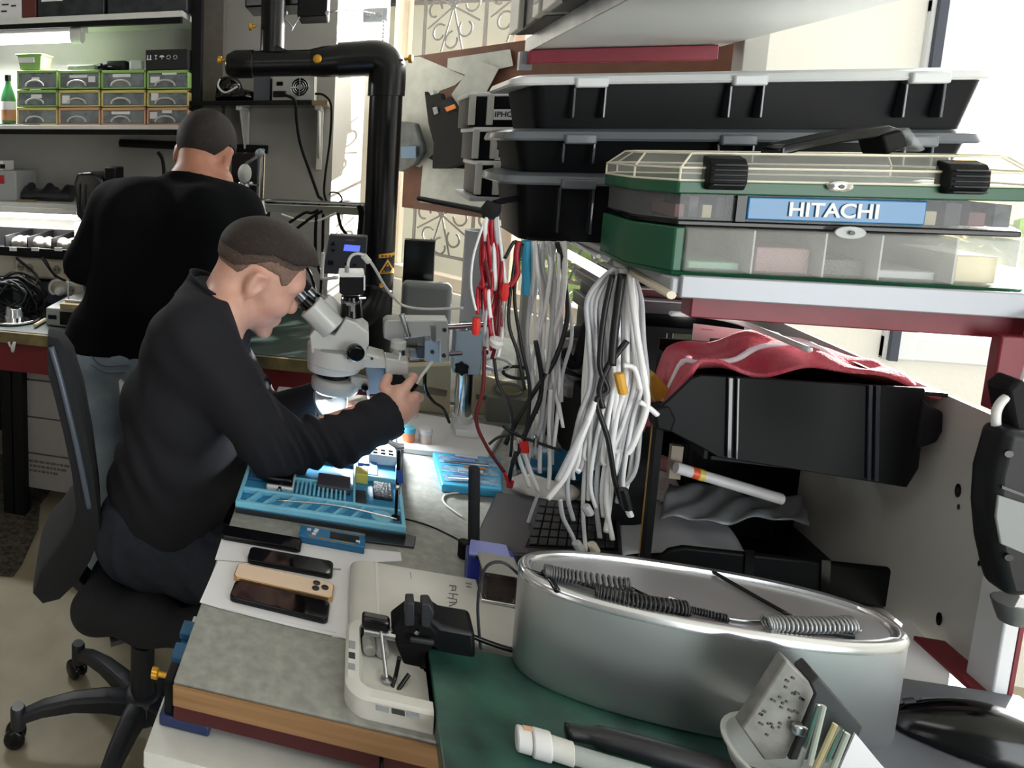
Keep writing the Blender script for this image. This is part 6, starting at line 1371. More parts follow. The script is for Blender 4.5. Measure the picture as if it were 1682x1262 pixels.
# laptop
t = thing('laptop', 'dark closed-deck laptop with black keyboard on the bench behind the oval tub', 'laptop')
q = [at(768, 906, z=Z + .024), at(1024, 914, z=Z + .024), at(1016, 826, z=Z + .024), at(815, 806, z=Z + .024)]
lpm = mat('dark_laptop', 0x24232a, .35, var=.25, vscale=6)
MB().prism([Vector((p.x, p.y, Z)) for p in q], (0, 0, .022)).build('base', lpm, t, bevel=.004)
B2 = lambda u, v: (q[0].lerp(q[1], u)).lerp(q[3].lerp(q[2], u), v)
MB().prism([B2(.36, .1) + Vector((0, 0, -.0019)), B2(.97, .1) + Vector((0, 0, -.0019)), B2(.97, .92) + Vector((0, 0, -.0019)), B2(.42, .92) + Vector((0, 0, -.0019))], (0, 0, .001)).build('key_well', gloss, t)
for r in range(6):
    for c in range(9):
        p_ = [B2(.38 + .064 * c + du, .13 + .13 * r + dv) + Vector((0, 0, -.0008)) for du, dv in ((0, 0), (.054, 0), (.054, .105), (0, .105))]
        MB().prism(p_, (0, 0, .003)).build('key', mat('dark_key', 0x17171b, .4), t, bevel=.0008)
tag(MB().cyl(at(762, 915, z=Z), at(762, 915, z=Z) + Vector((0, 0, .03)), .011, n=16).build('rubber_foot', blackm, bevel=.002), 'small black rubber cylinder at the left corner of the laptop', 'cylinder')
t = thing('blue_pouch', 'dark blue glossy pouch lying behind the laptop under the hanging cables', 'pouch')
S = SDF((.36, 1.46, Z), (.56, 1.70, Z + .09), .006); p = at(862, 775, z=Z + .02); p2 = at(950, 785, z=Z + .02)
S.cap(p + Vector((0, 0, .01)), p2 + Vector((0, 0, .012)), .030, .026); S.ell((p + p2) / 2 + Vector((0, .03, .02)), (.06, .04, .03)); S.plane((0, 0, Z + .001), (0, 0, -1)); S.mesh('body', mat('petrol_blue', 0x155a7c, .3, var=.2), t)
t = thing('glass_dish', 'small round glass dish with bits behind the laptop, under the cables', 'dish'); p = at(862, 800, z=Z)
MB().lathe([(.001, 0), (.030, 0), (.032, .022), (.030, .022), (.028, .003), (.001, .003)], p, 24).build('bowl', clear, t); MB().lathe([(.001, .0032), (.026, .0032), (.024, .010), (.001, .012)], p, 16).build('contents', mat('dark_blue_bits', 0x33405c, .4, var=.8, vscale=100), t)
# crumpled bags and parts behind the cables
cb_ = mat('crumpled_white_bag', 0xd8d3cc, .35, var=.2, vscale=30, bump=.7, bscale=40)
for i, (x, y, r_, c_, lb) in enumerate(((1060, 762, .030, mat('pink_wrapper', 0xc98f92, .4), 'pink wrapper among the crumpled bags left of the black bin'), (1055, 790, .034, cb_, 'crumpled white bag left of the grey plastic film'), (1040, 822, .03, mat('brown_beige_bag', 0x9a8a7c, .5, var=.4, vscale=30), 'beige crumpled bag in front of the white one'), (900, 806, .028, cb_, 'white crumpled wrapper behind the laptop screen edge'))):
    p = at(x, y, z=Z + .03 + (.03 if i < 2 else 0)); S = SDF(p - Vector((.09, .08, .07)), p + Vector((.09, .08, .06)), .006); R7 = random.Random(i)
    for k in range(6): S.ell(p + Vector((R7.uniform(-.045, .045), R7.uniform(-.03, .03), R7.uniform(-.012, .012))), (r_, r_ * .8, r_ * .6), k=.006)
    S.cap(p, (p.x, p.y, Z), r_ * .7, r_ * .8); S.plane((0, 0, Z + .001), (0, 0, -1)); tag(S.mesh('crumpled_bag', c_, smooth=1), lb, 'bag')
t = thing('marker_tube', 'white tube with orange and yellow rings under the black bin', 'tube'); a, b = at(1110, 768, y=1.32), at(1200, 795, y=1.32)
MB().tube([a, a.lerp(b, .28)], .010, 14).build('body', paper, t); MB().tube([a.lerp(b, .281), a.lerp(b, .4)], .0102, 14).build('ring', mat('bright_orange', 0xe8602a, .4), t); MB().tube([a.lerp(b, .401), a.lerp(b, .5)], .0104, 14).build('ring', mat('bright_yellow', 0xe8d060, .4), t); MB().tube([a.lerp(b, .501), b, b.lerp(a, -.9)], [.0095, .0095, .0095], 14).build('body', white, t)
tag(MB().bb((at(1098, 770, y=1.34).x, 1.335, at(1098, 784, y=1.34).z), (at(1117, 770, y=1.34).x, 1.345, at(1100, 730, y=1.34).z)).build('tan_strip', mat('tan_cardboard', 0xa39788, .7)), 'tan upright cardboard strip beneath the left end of the bin', 'strip')
# cardboard and boxes behind the boom stand
cbm = mat('aged_cardboard', 0xb5ad93, .8, var=.1, vscale=10)
BXB = [(645, 590, 1.90, [(648, 604), (742, 600), (738, 690), (655, 676)], 'beige cardboard carton behind the hand and the chrome pole', .10), (0, 0, 1.93, [(778, 612), (872, 640), (866, 708), (772, 700)], 'beige cardboard carton right of the chrome pole', .06)]
for i, (_, _, Y_, q, lb, d) in enumerate(BXB):
    t = thing('carton', lb, 'carton'); P4 = [at(x, y, y=Y_) for x, y in q]; P4[2].z = P4[3].z = (.7805 if Y_ + d > 1.98 else Z); P4 = [Vector((p.x, Y_, max(p.z, Z))) for p in P4]
    MB().prism(P4, (0, .04, 0)).build('body', cbm, t, bevel=.002)
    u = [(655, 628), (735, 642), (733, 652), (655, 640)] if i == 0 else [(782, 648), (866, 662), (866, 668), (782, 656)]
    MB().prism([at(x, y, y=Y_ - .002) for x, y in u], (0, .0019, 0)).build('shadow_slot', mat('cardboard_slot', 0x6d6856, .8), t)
tag(fb(663, 592, 712, 612, 1.94, .03, z0=Z).build('brown_block', mat('brown_card', 0x8a6a34, .7), bevel=.002), 'brown card block behind the carrier post of the microscope', 'block')
t = thing('paper_roll', 'tall light grey cylinder standing behind the red cable bundle', 'roll'); a, b = at(750, 640, y=2.08), at(808, 640, y=2.08); p = at(778, 380, y=2.08)
MB().lathe([(.001, 0), ((b.x - a.x) / 2, 0), ((b.x - a.x) / 2, p.z - .7805), ((b.x - a.x) / 2 - .012, p.z - .7805), ((b.x - a.x) / 2 - .014, p.z - .80), (.001, p.z - .80)], ((a.x + b.x) / 2, 2.11, .7805), 36).build('wall', mat('pale_grey_roll', 0xa9abb0, .6), t, angle=50)
# grey keyboards, dark carry bag and clutter behind the white cables
tag(fb(905, 592, 968, 612, 1.94, .04, z0=Z).build('white_device', mat('grey_white_case', 0), bevel=.004), 'grey-white flat device behind the white cables', 'device')
tag(fb(897, 625, 962, 722, 1.82, .08, z0=Z).build('black_case', blackm, bevel=.006), 'black upright case behind the white cable bundle', 'case')
tag(fb(985, 640, 1085, 760, 1.40, .06, z0=Z).build('black_case', blackm, bevel=.006), 'black upright case behind the grey cable bundle, next to the bin', 'case')
S = SDF((.42, 1.62, Z), (.66, 1.96, 1.20), .008)
for k in range(12): q = at(935 + 6 * k, 590 - 6 * k + 10 * math.sin(k), y=1.78); S.cap(q, q + Vector((.05, .03, -.05)), .03, .035, .01)
p = at(960, 570, y=1.8); S.cap(p, (p.x, 1.84, Z), .05, .05); S.plane((0, 0, Z + .001), (0, 0, -1)); tag(S.mesh('black_rucksack', mat('black_nylon', 0x17181b, .55, bump=.5, bscale=50)), 'black crumpled rucksack behind the grey cable bundle', 'bag')
tag(MB().tube([at(985, 500, y=1.70), at(965, 540, y=1.66), at(945, 600, y=1.64), at(925, 575, y=1.64)], .012, 8, smooth=5).build('bag_strap', blackm, angle=180), 'broad black strap of the rucksack behind the cables', 'strap')
S = SDF((.42, 1.68, .92), (.60, 1.92, 1.13), .006); R8 = random.Random(9)
for k in range(14): q = at(925 + 45 * R8.random(), 560 + 45 * R8.random(), y=1.72); S.ell(q, (.018, .018, .016), k=.005)
p = at(945, 590, y=1.73); S.cap(p, p + Vector((0, .02, -.12)), .022, .03); tag(S.mesh('parts_bag', mat('bag_of_parts', 0x8a827e, .3, var=.7, vscale=60, bump=.8, bscale=60), smooth=1), 'clear bag of brownish parts hanging behind the white cables', 'bag')
tag(MB().tube([at(905, 590, y=1.7), at(930, 610, y=1.7), at(960, 618, y=1.72)], .006, 8, smooth=4).build('dark_cable', dark, angle=180), 'dark cable curled behind the white cables', 'cable')
for i, (x, y) in enumerate(((815, 598), (850, 612), (835, 640))):
    p = at(x, y, y=1.9); tag(MB().tube([p + Vector((.035 * math.cos(k * PI / 8), .0, .016 * math.sin(k * PI / 8))) for k in range(17)], .005, 6).build('cable_coil', [white, dark, mat('grey_coil', 0x6d6f66, .5)][i], angle=180), ['white coil of cable', 'dark coil of cable', 'grey coil of cable'][i] + ' stacked behind the red cable bundle', 'cable')
    if i == 2: tag(MB().bb((p.x - .05, 1.885, Z), (p.x + .05, 1.915, p.z - .022)).build('coil_block', mat('grey_coil', 0)), 'grey-green block under the cable coils behind the red cables', 'block')
# ---- heat gun hanging at the right edge
t = thing('heat_gun', 'black hand-held heat gun with pale label hanging at the right edge of the photo', 'heat gun'); GY = .95
hp_ = [(1655, 705), (1705, 715), (1760, 740), (1755, 900), (1720, 935), (1700, 985), (1655, 985), (1645, 950), (1634, 900), (1629, 840), (1633, 780)]
pp(hp_, GY, .035).build('body', black, t, bevel=.010, seg=3)
pp([(1640, 814), (1690, 830), (1698, 840), (1686, 912), (1644, 894), (1636, 850)], GY - .003, .0029).build('label', mat('pale_label', 0x858989, .5), t, bevel=.001)
pp([(1646, 798), (1700, 818), (1700, 823), (1646, 803)], GY - .002, .0019).build('groove', gloss, t)
pp([(1655, 640), (1678, 622), (1700, 640), (1690, 720), (1668, 712)], GY + .015, .03).build('stem', blackm, t, bevel=.004)
MB().tube([at(1660, 985, y=GY + .03), at(1662, 1005, y=GY + .03), at(1660, 1022, y=GY + .03)], [.016, .014, .010], 16).build('nozzle', mat('nozzle_grey', 0x6f7373, .35, .6), t, bevel=.001)
MB().tube([at(1636, 700, y=GY + .02), at(1637, 675, y=GY + .02), at(1650, 655, y=GY + .02), at(1670, 648, y=GY + .02)], .004, 8, smooth=5).build('hook_loop', white, t, angle=180)
for x, y in ((1655, 745), (1655, 915)): MB().lathe([(.004, 0), (.004, .002), (.0005, .002)], at(x, y, y=GY - .001), 10, (0, -1, 0)).build('screw', gloss, t)
tag(MB().tube([at(1680, 630, y=GY + .03), at(1700, 560, y=GY + .08), at(1720, 470, y=1.087), ], .003, 6).build('hanging_cable', white), 'white cable from which the heat gun hangs on the red rail', 'cable')
# ---- foreground: pad, mouse, bowl with bit set, pen light, cable
t = thing('desk_pad', 'thick dark grey pad with ridged edge at the bottom right corner', 'pad'); PZ = ZG + .012
q = [at(1325, 1090, z=PZ), at(1720, 1150, z=PZ), at(1900, 1330, z=PZ), at(1490, 1330, z=PZ)]; q = [Vector((p.x, p.y, ZG)) for p in q]
q[1] = Vector((.834, q[1].y, ZG)); q[2] = Vector((.834, .80, ZG)); q[3] = Vector((q[3].x, .80, ZG))
MB().prism(q, (0, 0, .012)).build('base', mat('grey_felt', 0x60636a, .8, var=.25, vscale=18), t, bevel=.002)
mb = MB()
for k in range(30): p = q[0].lerp(q[3], k / 30); mb.box(p + Vector((-.002, 0, .006)), (.005, .004, .0125), Matrix.Rotation(.4, 3, 'Z'))
mb.build('ridged_edge', blackm, t)
t = thing('computer_mouse', 'black computer mouse with silver-blue side strip on the grey pad', 'mouse')
m0, m1 = at(1446, 1162, z=PZ + .018), at(1760, 1240, z=PZ + .018)
mc = (m0 + m1) / 2; mc.z = PZ; M = frame(mc, m1 - m0); Lm = (m1 - m0).length / 2; Wm = .034
S = SDF(mc - Vector((Lm + .03, Lm + .03, .002)), mc + Vector((Lm + .03, Lm + .03, .07)), .0035)
ax = np.array(M.to_3x3())
S.ell(M @ Vector((.006, 0, .0)), (Lm, Wm, .042), ax); S.ell(M @ Vector((.02, 0, .002)), (Lm * .75, Wm * 1.02, .046), ax); S.plane((0, 0, PZ + .001), (0, 0, -1)); S.mesh('body', gloss, t)
MB().tube([M @ Vector((Lm * c, Wm * s_ + .0, h)) for c, s_, h in ((-.35, .95, .018), (0, 1.04, .022), (.4, 1.03, .022), (.8, .72, .016))], .004, 8, smooth=5).build('side_strip', mat('silver_blue', 0x9db2d8, .2, .5), t, angle=180)
MB().tube([M @ Vector((-Lm * .72, .006, .0285)), M @ Vector((-Lm * .6, .006, .034))], .003, 8).build('wheel', dark, t); MB().ball(M @ Vector((-Lm * .86, .002, .021)), .0022, 8, 6).build('logo_dot', chrome, t)
# translucent bowl
t = thing('plastic_bowl', 'translucent white plastic bowl at the bottom edge, holding the bit set', 'bowl')
bz_ = ZG + .048; e0_, e1_ = at(1184, 1178, z=bz_), at(1452, 1262, z=bz_)
bc_ = Vector(((e0_.x + e1_.x) / 2 - .006, e0_.y - .042, ZG)); br = (e1_.x - e0_.x) / 2 + .004
bwl = mat('translucent_white', 0xd3d6d2, .3, alpha=.62)
def orect(w, h, z): return [bc_ + p + Vector((0, 0, z)) for p in rrect(w, h, min(w, h) * .45, 8)]
MB().loft([orect(br * 1.5, .085, .0005), orect(br * 1.85, .10, .030), orect(br * 1.95, .108, .046), orect(br * 2.05, .116, .047), orect(br * 2.05, .116, .050), orect(br * 1.93, .106, .050), orect(br * 1.80, .096, .030), orect(br * 1.45, .08, .004)]).build('shell', bwl, t, angle=40)
t = thing('bit_set', 'worn grey bit holder block with drill bits standing in the bowl', 'bit set'); SY_ = bc_.y - .0
sb = lambda x, y, d=0: at(x, y, y=SY_ + d)
pp([(1292, 1085), (1330, 1122), (1338, 1140), (1292, 1248), (1256, 1250), (1218, 1196), (1236, 1172)], SY_, .016).build('cover', mat('worn_grey_metal', 0x8b8a86, .5, .3, var=.3, vscale=50), t, bevel=.002)
mb = MB(); R9_ = random.Random(4)
for k in range(26):
    u, v = R9_.random(), R9_.random(); x, y = 1240 + 62 * u + 22 * v - 10, 1188 - 70 * u + 48 * v
    x, y = 1236 + 58 * u + 30 * v, 1180 - 78 * u + 45 * v + 4
    a = sb(x, y, -.001); w = R9_.uniform(.002, .007); mb.prism([a, sb(x + w * 1100, y + w * 620, -.001), sb(x + w * 1100 + 2, y + w * 620 - 3, -.001), sb(x + 2, y - 3, -.001)], (0, .0009, 0))
mb.build('engraving', mat('dark_marks', 0x4a4a48, .6), t)
pp([(1330, 1122), (1345, 1112), (1418, 1195), (1398, 1250), (1296, 1250), (1338, 1140)], SY_ + .006, .03).build('case', mat('dark_case', 0x2e3133, .5, var=.3), t, bevel=.002)
MB().box(sb(1312, 1198, -.004), (.012, .008, .012)).build('catch', steel, t, bevel=.002)
for i, (x0_, y0_, x1_, y1_) in enumerate(((1345, 1158, 1312, 1258), (1353, 1160, 1330, 1256), (1372, 1190, 1340, 1262), (1382, 1196, 1352, 1262), (1392, 1205, 1368, 1264))):
    tag(MB().tube([sb(x0_, y0_, -.012 - .002 * i), sb(x1_, y1_, -.012 - .002 * i)], .0024, 8).build('drill_bit', [chrome, mat('pale_bit', 0xbfc9bd, .3, .3), mat('straw_bit', 0xc9bd93, .3, .3)][i % 3]), ['leftmost silver drill bit standing in the bowl', 'pale green-grey drill bit second from left', 'straw-coloured drill bit in the middle of the bowl', 'silver drill bit right of the straw-coloured one', 'rightmost pale drill bit in the bowl'][i], 'drill bit', 'drill bits in the bowl')
tag(pp([(1405, 1205), (1452, 1262), (1380, 1262)], SY_ - .015, .002).build('white_card', paper), 'white paper corner sticking out of the bowl', 'paper')
# white hose fitting with glass tube, black hose
t = thing('hose_fitting', 'white plastic hose fitting with clear tube lying on the green slab', 'fitting'); fz = ZG + .014
F_ = lambda x, y, z=fz: at(x, y, z=z)
a, b, c = F_(848, 1212), F_(905, 1228), F_(942, 1240)
MB().tube([a, a.lerp(b, .45)], .0135, 20).build('nut', white, t, bevel=.002); MB().tube([a.lerp(b, .451), b], .0155, 20).build('body', white, t, bevel=.002); MB().tube([b, c], [.0125, .0125], 20).build('sleeve', offw, t, bevel=.001); MB().tube([c, F_(1000, 1258), F_(1070, 1278)], .010, 18).build('clear_tube', clear, t)
MB().box(F_(868, 1199, fz + .012), (.012, .008, .004)).build('tab', mat('peach_plastic', 0xd7a98c, .5), t, bevel=.001)
tag(MB().tube([F_(930, 1202, ZG + .012), F_(985, 1212, ZG + .013), F_(1060, 1232, ZG + .014), F_(1170, 1262, ZG + .014), F_(1260, 1290, ZG + .014)], [.009, .0125, .013, .013, .013], 16, smooth=5).build('black_hose', mat('satin_black', 0x17181c, .35), angle=180), 'thick black hose lying on the green slab at the bottom edge', 'hose')
# ================================================================ hanging cable bundles
R10 = random.Random(21)
wcm = mat('white_cable_sheath', 0xf0f1f2, .35); gcm = mat('grey_white_sheath', 0xb9bcc0, .35); rcm = mat('red_wire', 0xa81626, .35); dgm = mat('dark_red_wire', 0x5e1018, .4); bkm = mat('black_cable_sheath', 0x101114, .4)
def cable(pts, r, name, m_, lb, grp, n=7, k=7, cat='cable'):
    return tag(MB().tube(pts, r, n, smooth=k).build(name, m_, angle=180), lb, cat, grp)
def wob(x, y, Y, s): return at(x + R10.uniform(-s, s), y + R10.uniform(-s * .6, s * .6), y=Y + R10.uniform(-.012, .012))
# bundle 1: red test leads hung from a black loop at (812, 335)
Y1 = 1.34
t = thing('cable_hook', 'black fabric loop holding the red test leads beside the storage boxes', 'hook')
MB().tube([at(812, 333, y=Y1), at(806, 345, y=Y1), at(804, 360, y=Y1)], [.014, .018, .012], 10).build('loop', mat('black_fabric', 0), t, bevel=.002)
MB().tube([at(812, 334, y=Y1), at(826, 330, y=Y1 + .02), at(850, 326, y=1.40)], .006, 8).build('arm', blackm, t)
tag(MB().tube([at(688, 326, y=1.7), at(760, 340, y=1.55), at(800, 348, y=Y1 + .03)], .006, 8).build('dark_rod', blackm), 'dark horizontal rod from which the red test leads hang', 'rod')
for i in range(16):
    x = 792 + 32 * (i / 15); e = R10.uniform(500, 590)
    m_ = [rcm, rcm, wcm, dgm, rcm, gcm, rcm, wcm][i % 8]
    cable([at(811 + .25 * (x - 808), 338, y=Y1 + .01 * math.sin(i)), wob(800 + .7 * (x - 800), 370, Y1, 3), wob(x, 420, Y1, 4), wob(x + 2, 470, Y1, 4), wob(x - 2, e - 40, Y1, 5), wob(x - 3, e, Y1, 5)], R10.uniform(.0028, .004), 'test_lead', m_, 'red, white or dark test lead in the bundle hung beside the storage boxes', 'test leads in the red bundle')
for x, y, lb in ((783, 536, 'red alligator clip at the left of the red lead bundle'), (830, 480, 'red plug sleeve right of the red lead bundle')):
    tag(MB().tube([at(x, y - 14, y=Y1 - .02), at(x - 1, y + 2, y=Y1 - .02), at(x - 2, y + 14, y=Y1 - .02)], [.006, .008, .005], 8).build('clip', mat('bright_red', 0xd22a22, .4)), lb, 'clip')
tag(MB().lathe([(.001, 0), (.012, 0), (.013, .010), (.008, .014), (.001, .014)], at(813, 566, y=Y1 - .02), 16, (.2, -.4, .8)).build('suction_cup', offw), 'small white disc at the lower end of the red bundle', 'disc')
for pts, r, m_, lb in (([(797, 360), (778, 420), (774, 470), (782, 510)], .0022, wcm, 'thin white lead looping left of the red bundle'), ([(796, 570), (793, 640), (782, 690), (800, 735), (828, 775)], .0035, dgm, 'long dark red lead falling from the red bundle to the bench'), ([(812, 590), (818, 630), (835, 660), (842, 700), (838, 750)], .003, bkm, 'black lead falling from the red bundle past the pole'),
                       ([(829, 425), (848, 400), (835, 520), (850, 580), (862, 640)], .003, bkm, 'black lead crossing between the red and white bundles'), ([(858, 400), (845, 480), (855, 560), (870, 640), (862, 720), (840, 760)], .003, bkm, 'black lead hanging just left of the white bundle'),
                       ([(852, 396), (848, 420), (850, 450), (838, 470)], .005, rcm, 'short red and white striped lead beside the white bundle'), ([(826, 700), (850, 715), (905, 735), (920, 740)], .003, bkm, 'black lead lying in a loop behind the blue pouch'), ([(803, 730), (820, 718), (850, 712)], .0025, bkm, 'thin black lead curling on the bench at the bundle foot'), ([(828, 775), (838, 800), (842, 790)], .003, rcm, 'red lead end at the foot of the red bundle')):
    cable([at(x, y, y=Y1 - .01) for x, y in pts], r, 'test_lead', m_, lb, None)
tag(MB().tube([at(864, 396, y=1.36), at(865, 440, y=1.36), at(866, 484, y=1.36)], .0085, 10).build('blue_tube', mat('cyan_blue', 0x3aa9d4, .4)), 'light blue tube hanging at the left edge of the white cables', 'tube')
# bundle 2: white cables hung at (890, 398)
Y2 = 1.36
tag(MB().bb((at(868, 396, y=Y2 + .005).x, Y2 + .005, at(880, 396, y=Y2).z), (at(940, 396, y=Y2).x, Y2 + .018, at(880, 392, y=Y2).z)).build('cable_rail', blackm), 'dark rail under the storage boxes holding the white cables', 'rail')
for i in range(16):
    x = 876 + 54 * (i / 15); e = R10.uniform(600, 790); q = R10.uniform(-14, 14)
    cable([at(872 + 60 * i / 15, 397, y=Y2), wob(x - q * .3, 440, Y2 - .01 * (i % 3), 3), wob(x + q * .5, 500, Y2 - .01 * (i % 3), 8), wob(x + q - 4, 560, Y2, 8), wob(x - 4 + q * .4, (560 + e) / 2, Y2, 8), wob(x - 6 - q * .4, e, Y2, 6)], R10.uniform(.0027, .0037), 'white_cable', wcm if i % 5 else gcm, 'white cable in the bundle hung under the left end of the storage boxes', 'white cables in the middle bundle')
for pts, r, m_, lb in (([(915, 398), (925, 440), (932, 520), (912, 590), (880, 640), (850, 690), (830, 730)], .004, bkm, 'black cable bowing right of the white bundle then back to the left'), ([(903, 398), (910, 470), (905, 560), (895, 640), (890, 690), (882, 720)], .004, gcm, 'grey cable with a metal plug hanging lowest in the white bundle'),
                       ([(880, 560), (890, 640), (868, 700), (842, 760), (835, 800)], .0042, bkm, 'black cable falling behind the white bundle to the laptop'), ([(905, 640), (902, 700), (903, 770), (900, 805)], .0035, wcm, 'straight white cable reaching down to the laptop'), ([(845, 725), (855, 760), (870, 800)], .004, wcm, 'left white cable end resting on the laptop'), ([(852, 720), (868, 765), (884, 806)], .004, wcm, 'right white cable end resting on the laptop'), ([(884, 812), (872, 845), (862, 880), (858, 910)], .003, gcm, 'pale cable trailing down the front of the laptop')):
    cable([at(x, y, y=Y2 - .015) for x, y in pts], r, 'loose_cable', m_, lb, None)
tag(MB().tube([at(881, 716, y=1.33), at(880, 734, y=1.33)], .004, 8).build('metal_plug', chrome), 'bright metal plug hanging above the blue pouch', 'plug')
tag(MB().tube([at(860, 724, y=1.33), at(862, 742, y=1.33)], .008, 10).build('red_plug', mat('bright_red', 0)), 'bright red plug hanging above the glass dish', 'plug')
# bundle 3: thick grey-white bundle hung at (1018, 440)
Y3 = 1.22
for i in range(32):
    u = i / 31; x0 = 1004 + 32 * u; x1 = 965 + 86 * u + R10.uniform(-6, 6); x2 = 960 + 92 * u + R10.uniform(-12, 12); e = R10.uniform(700, 905); x3 = 940 + 90 * u + R10.uniform(-16, 16); x4 = 945 + 80 * u + R10.uniform(-15, 15)
    d = R10.uniform(-.02, .02)
    cable([at(1014 + 10 * u, 452, y=Y3 + d), at(x0, 444, y=Y3 + d), at(x1, 490, y=Y3 + d), at(x1 + (x2 - x1) * .4, 555, y=Y3 + d), at(x2, 630, y=Y3 + d), at((x2 + x3) / 2, 690, y=Y3 + d), at(x3, (700 + e) / 2 + 20, y=Y3 + d), at(x4, e, y=Y3 + d)], R10.uniform(.0030, .0042), 'grey_cable', [wcm, gcm, wcm][i % 3], 'grey-white cable in the thick bundle hung from the cream rod', 'grey-white cables in the thick bundle')
for i, (pts, r, m_, lb) in enumerate((([(1006, 452), (992, 520), (985, 600), (998, 640), (980, 660), (998, 720), (1010, 790), (1022, 830)], .004, bkm, 'black cable running down the front of the thick bundle'), ([(1030, 560), (1000, 600), (985, 640), (990, 670)], .0045, bkm, 'black cable crossing diagonally in the thick bundle'), ([(1022, 450), (1010, 540), (1005, 600)], .006, bkm, 'short black cable hidden inside the thick bundle'),
                                      ([(1034, 450), (1045, 540), (1058, 620), (1062, 670), (1040, 730), (1030, 745)], .0046, wcm, 'white cable bowing out right of the thick bundle'), ([(1050, 660), (1066, 670), (1080, 682)], .0042, wcm, 'white cable end sticking out right toward the black bin'), ([(1024, 600), (1042, 606), (1052, 640)], .004, wcm, 'small white cable loop beside the yellow plug'), ([(965, 690), (940, 740), (915, 790)], .0042, gcm, 'grey cable slanting left from the thick bundle'), ([(978, 660), (955, 720), (930, 780), (900, 820)], .0042, wcm, 'white cable slanting left from the thick bundle'),
                                      ([(920, 820), (925, 850), (940, 880), (950, 905)], .0035, gcm, 'lowest pale cable curling in front of the laptop'))):
    cable([at(x, y, y=Y3 - .028) for x, y in pts], r, 'loose_cable', m_, lb, None)
for x, y, m_, lb in ((1020, 630, mat('amber_plug', 0xd9a23c, .4), 'amber yellow plug in the middle of the thick cable bundle'), (1027, 820, bkm, 'black plug with pale tip at the lower right of the bundle'), (965, 838, gcm, 'pale connector lying low in the thick bundle'), (950, 898, gcm, 'pale connector at the foot of the bundle, left'), (975, 900, mat('cream_plug', 0xcdc6b4, .4), 'cream connector at the foot of the bundle, right')):
    h = 34 if m_ in (bkm,) or 'amber' in lb else 14
    tag(MB().tube([at(x - 4, y - h / 2, y=Y3 - .035), at(x + 4, y + h / 2, y=Y3 - .035)], .0075, 8).build('cable_plug', m_, bevel=.001), lb, 'plug')
tag(MB().tube([at(1030, 834, y=Y3 - .035), at(1036, 848, y=Y3 - .035)], .005, 8).build('pale_plug_tip', wcm), 'white tip of the black plug at the lower right of the bundle', 'plug')
# ================================================================ the office chair
ch = thing('office_chair', 'black swivel office chair with mesh back, the seated man sits on it', 'chair')
cfm = mat('black_seat_fabric', 0x1a1c20, .9, bump=.4, bscale=400); cpm = mat('chair_plastic', 0x202329, .45)
HX, HY = -.47, 1.47
prof = [(78, 548), (96, 552), (116, 580), (136, 650), (152, 740), (163, 830), (166, 862), (150, 905), (128, 945), (98, 976), (70, 984), (54, 966), (66, 935), (98, 892), (120, 858), (126, 815), (118, 750), (104, 680), (90, 620), (78, 575)]
def chsec(Y, s):
    P_ = [at(x, y, y=1.40) for x, y in prof]; c = sum(P_, Vector()) / len(P_); zb = min(p.z for p in P_)
    return [Vector((c.x + (p.x - c.x) * (.7 + .3 * s) - .40 * (Y - 1.40), Y, zb + (p.z - zb) * s)) for p in P_]
MB().loft([chsec(1.385, .92), chsec(1.40, .99), chsec(1.43, 1), chsec(1.52, .97), chsec(1.60, .92), chsec(1.64, .86)]).build('backrest', cfm, ch, angle=60)
MB().tube([at(x, y, y=1.385) for x, y in ((84, 570), (100, 625), (122, 715), (138, 790), (147, 835))], .0075, 10, smooth=5).build('back_rim_highlight', mat('rim_highlight_blue_grey', 0x4a5464, .35, coat=.3), ch, angle=180)  # highlight along the plastic rim, put into a lighter blue-grey tube
S = SDF((HX - .28, HY - .28, .36), (HX + .34, HY + .30, .54), .008); SX = HX + .045
for y_ in (-.13, 0, .13): S.cap((SX - .12, HY + y_, .437), (SX + .15, HY + y_, .432), .045, .042, .05, flat=((0, 0, 1), .8))
for x_ in (-.12, 0, .15): S.cap((SX + x_, HY - .13, .434), (SX + x_, HY + .14, .434), .042, .042, .05)
S.mesh('seat', cfm, ch)
MB().bb((HX - .10, HY - .09, .345), (HX + .10, HY + .09, .400)).build('seat_plate', cpm, ch, bevel=.006)
MB().prism([(HX - .12, HY - .03, .36), (HX - .12, HY + .03, .36), (HX - .255, HY + .03, .47), (HX - .255, HY - .03, .47)], (.02, 0, .02)).build('back_bracket', cpm, ch, bevel=.004)
a, b = at(181, 1055, y=HY - .09), at(243, 1036, y=HY - .04); MB().tube([a, a.lerp(b, .5), b], [.011, .010, .006], 12).build('lever', mat('lever_grey', 0x55585c, .3, .6), ch)
MB().cyl((HX, HY, .10), (HX, HY, .27), .030, n=24).build('gas_column', cpm, ch, bevel=.002); MB().cyl((HX, HY, .27), (HX, HY, .35), .016, n=18).build('gas_piston', gloss, ch)
MB().lathe([(.001, .075), (.045, .075), (.05, .09), (.048, .13), (.036, .14), (.001, .14)], (HX, HY, 0), 28).build('hub', cpm, ch, angle=50)
ends = [(-.765, 1.37), (-.705, 1.61), (-.49, 1.17), (-.21, 1.34), (-.28, 1.69)]
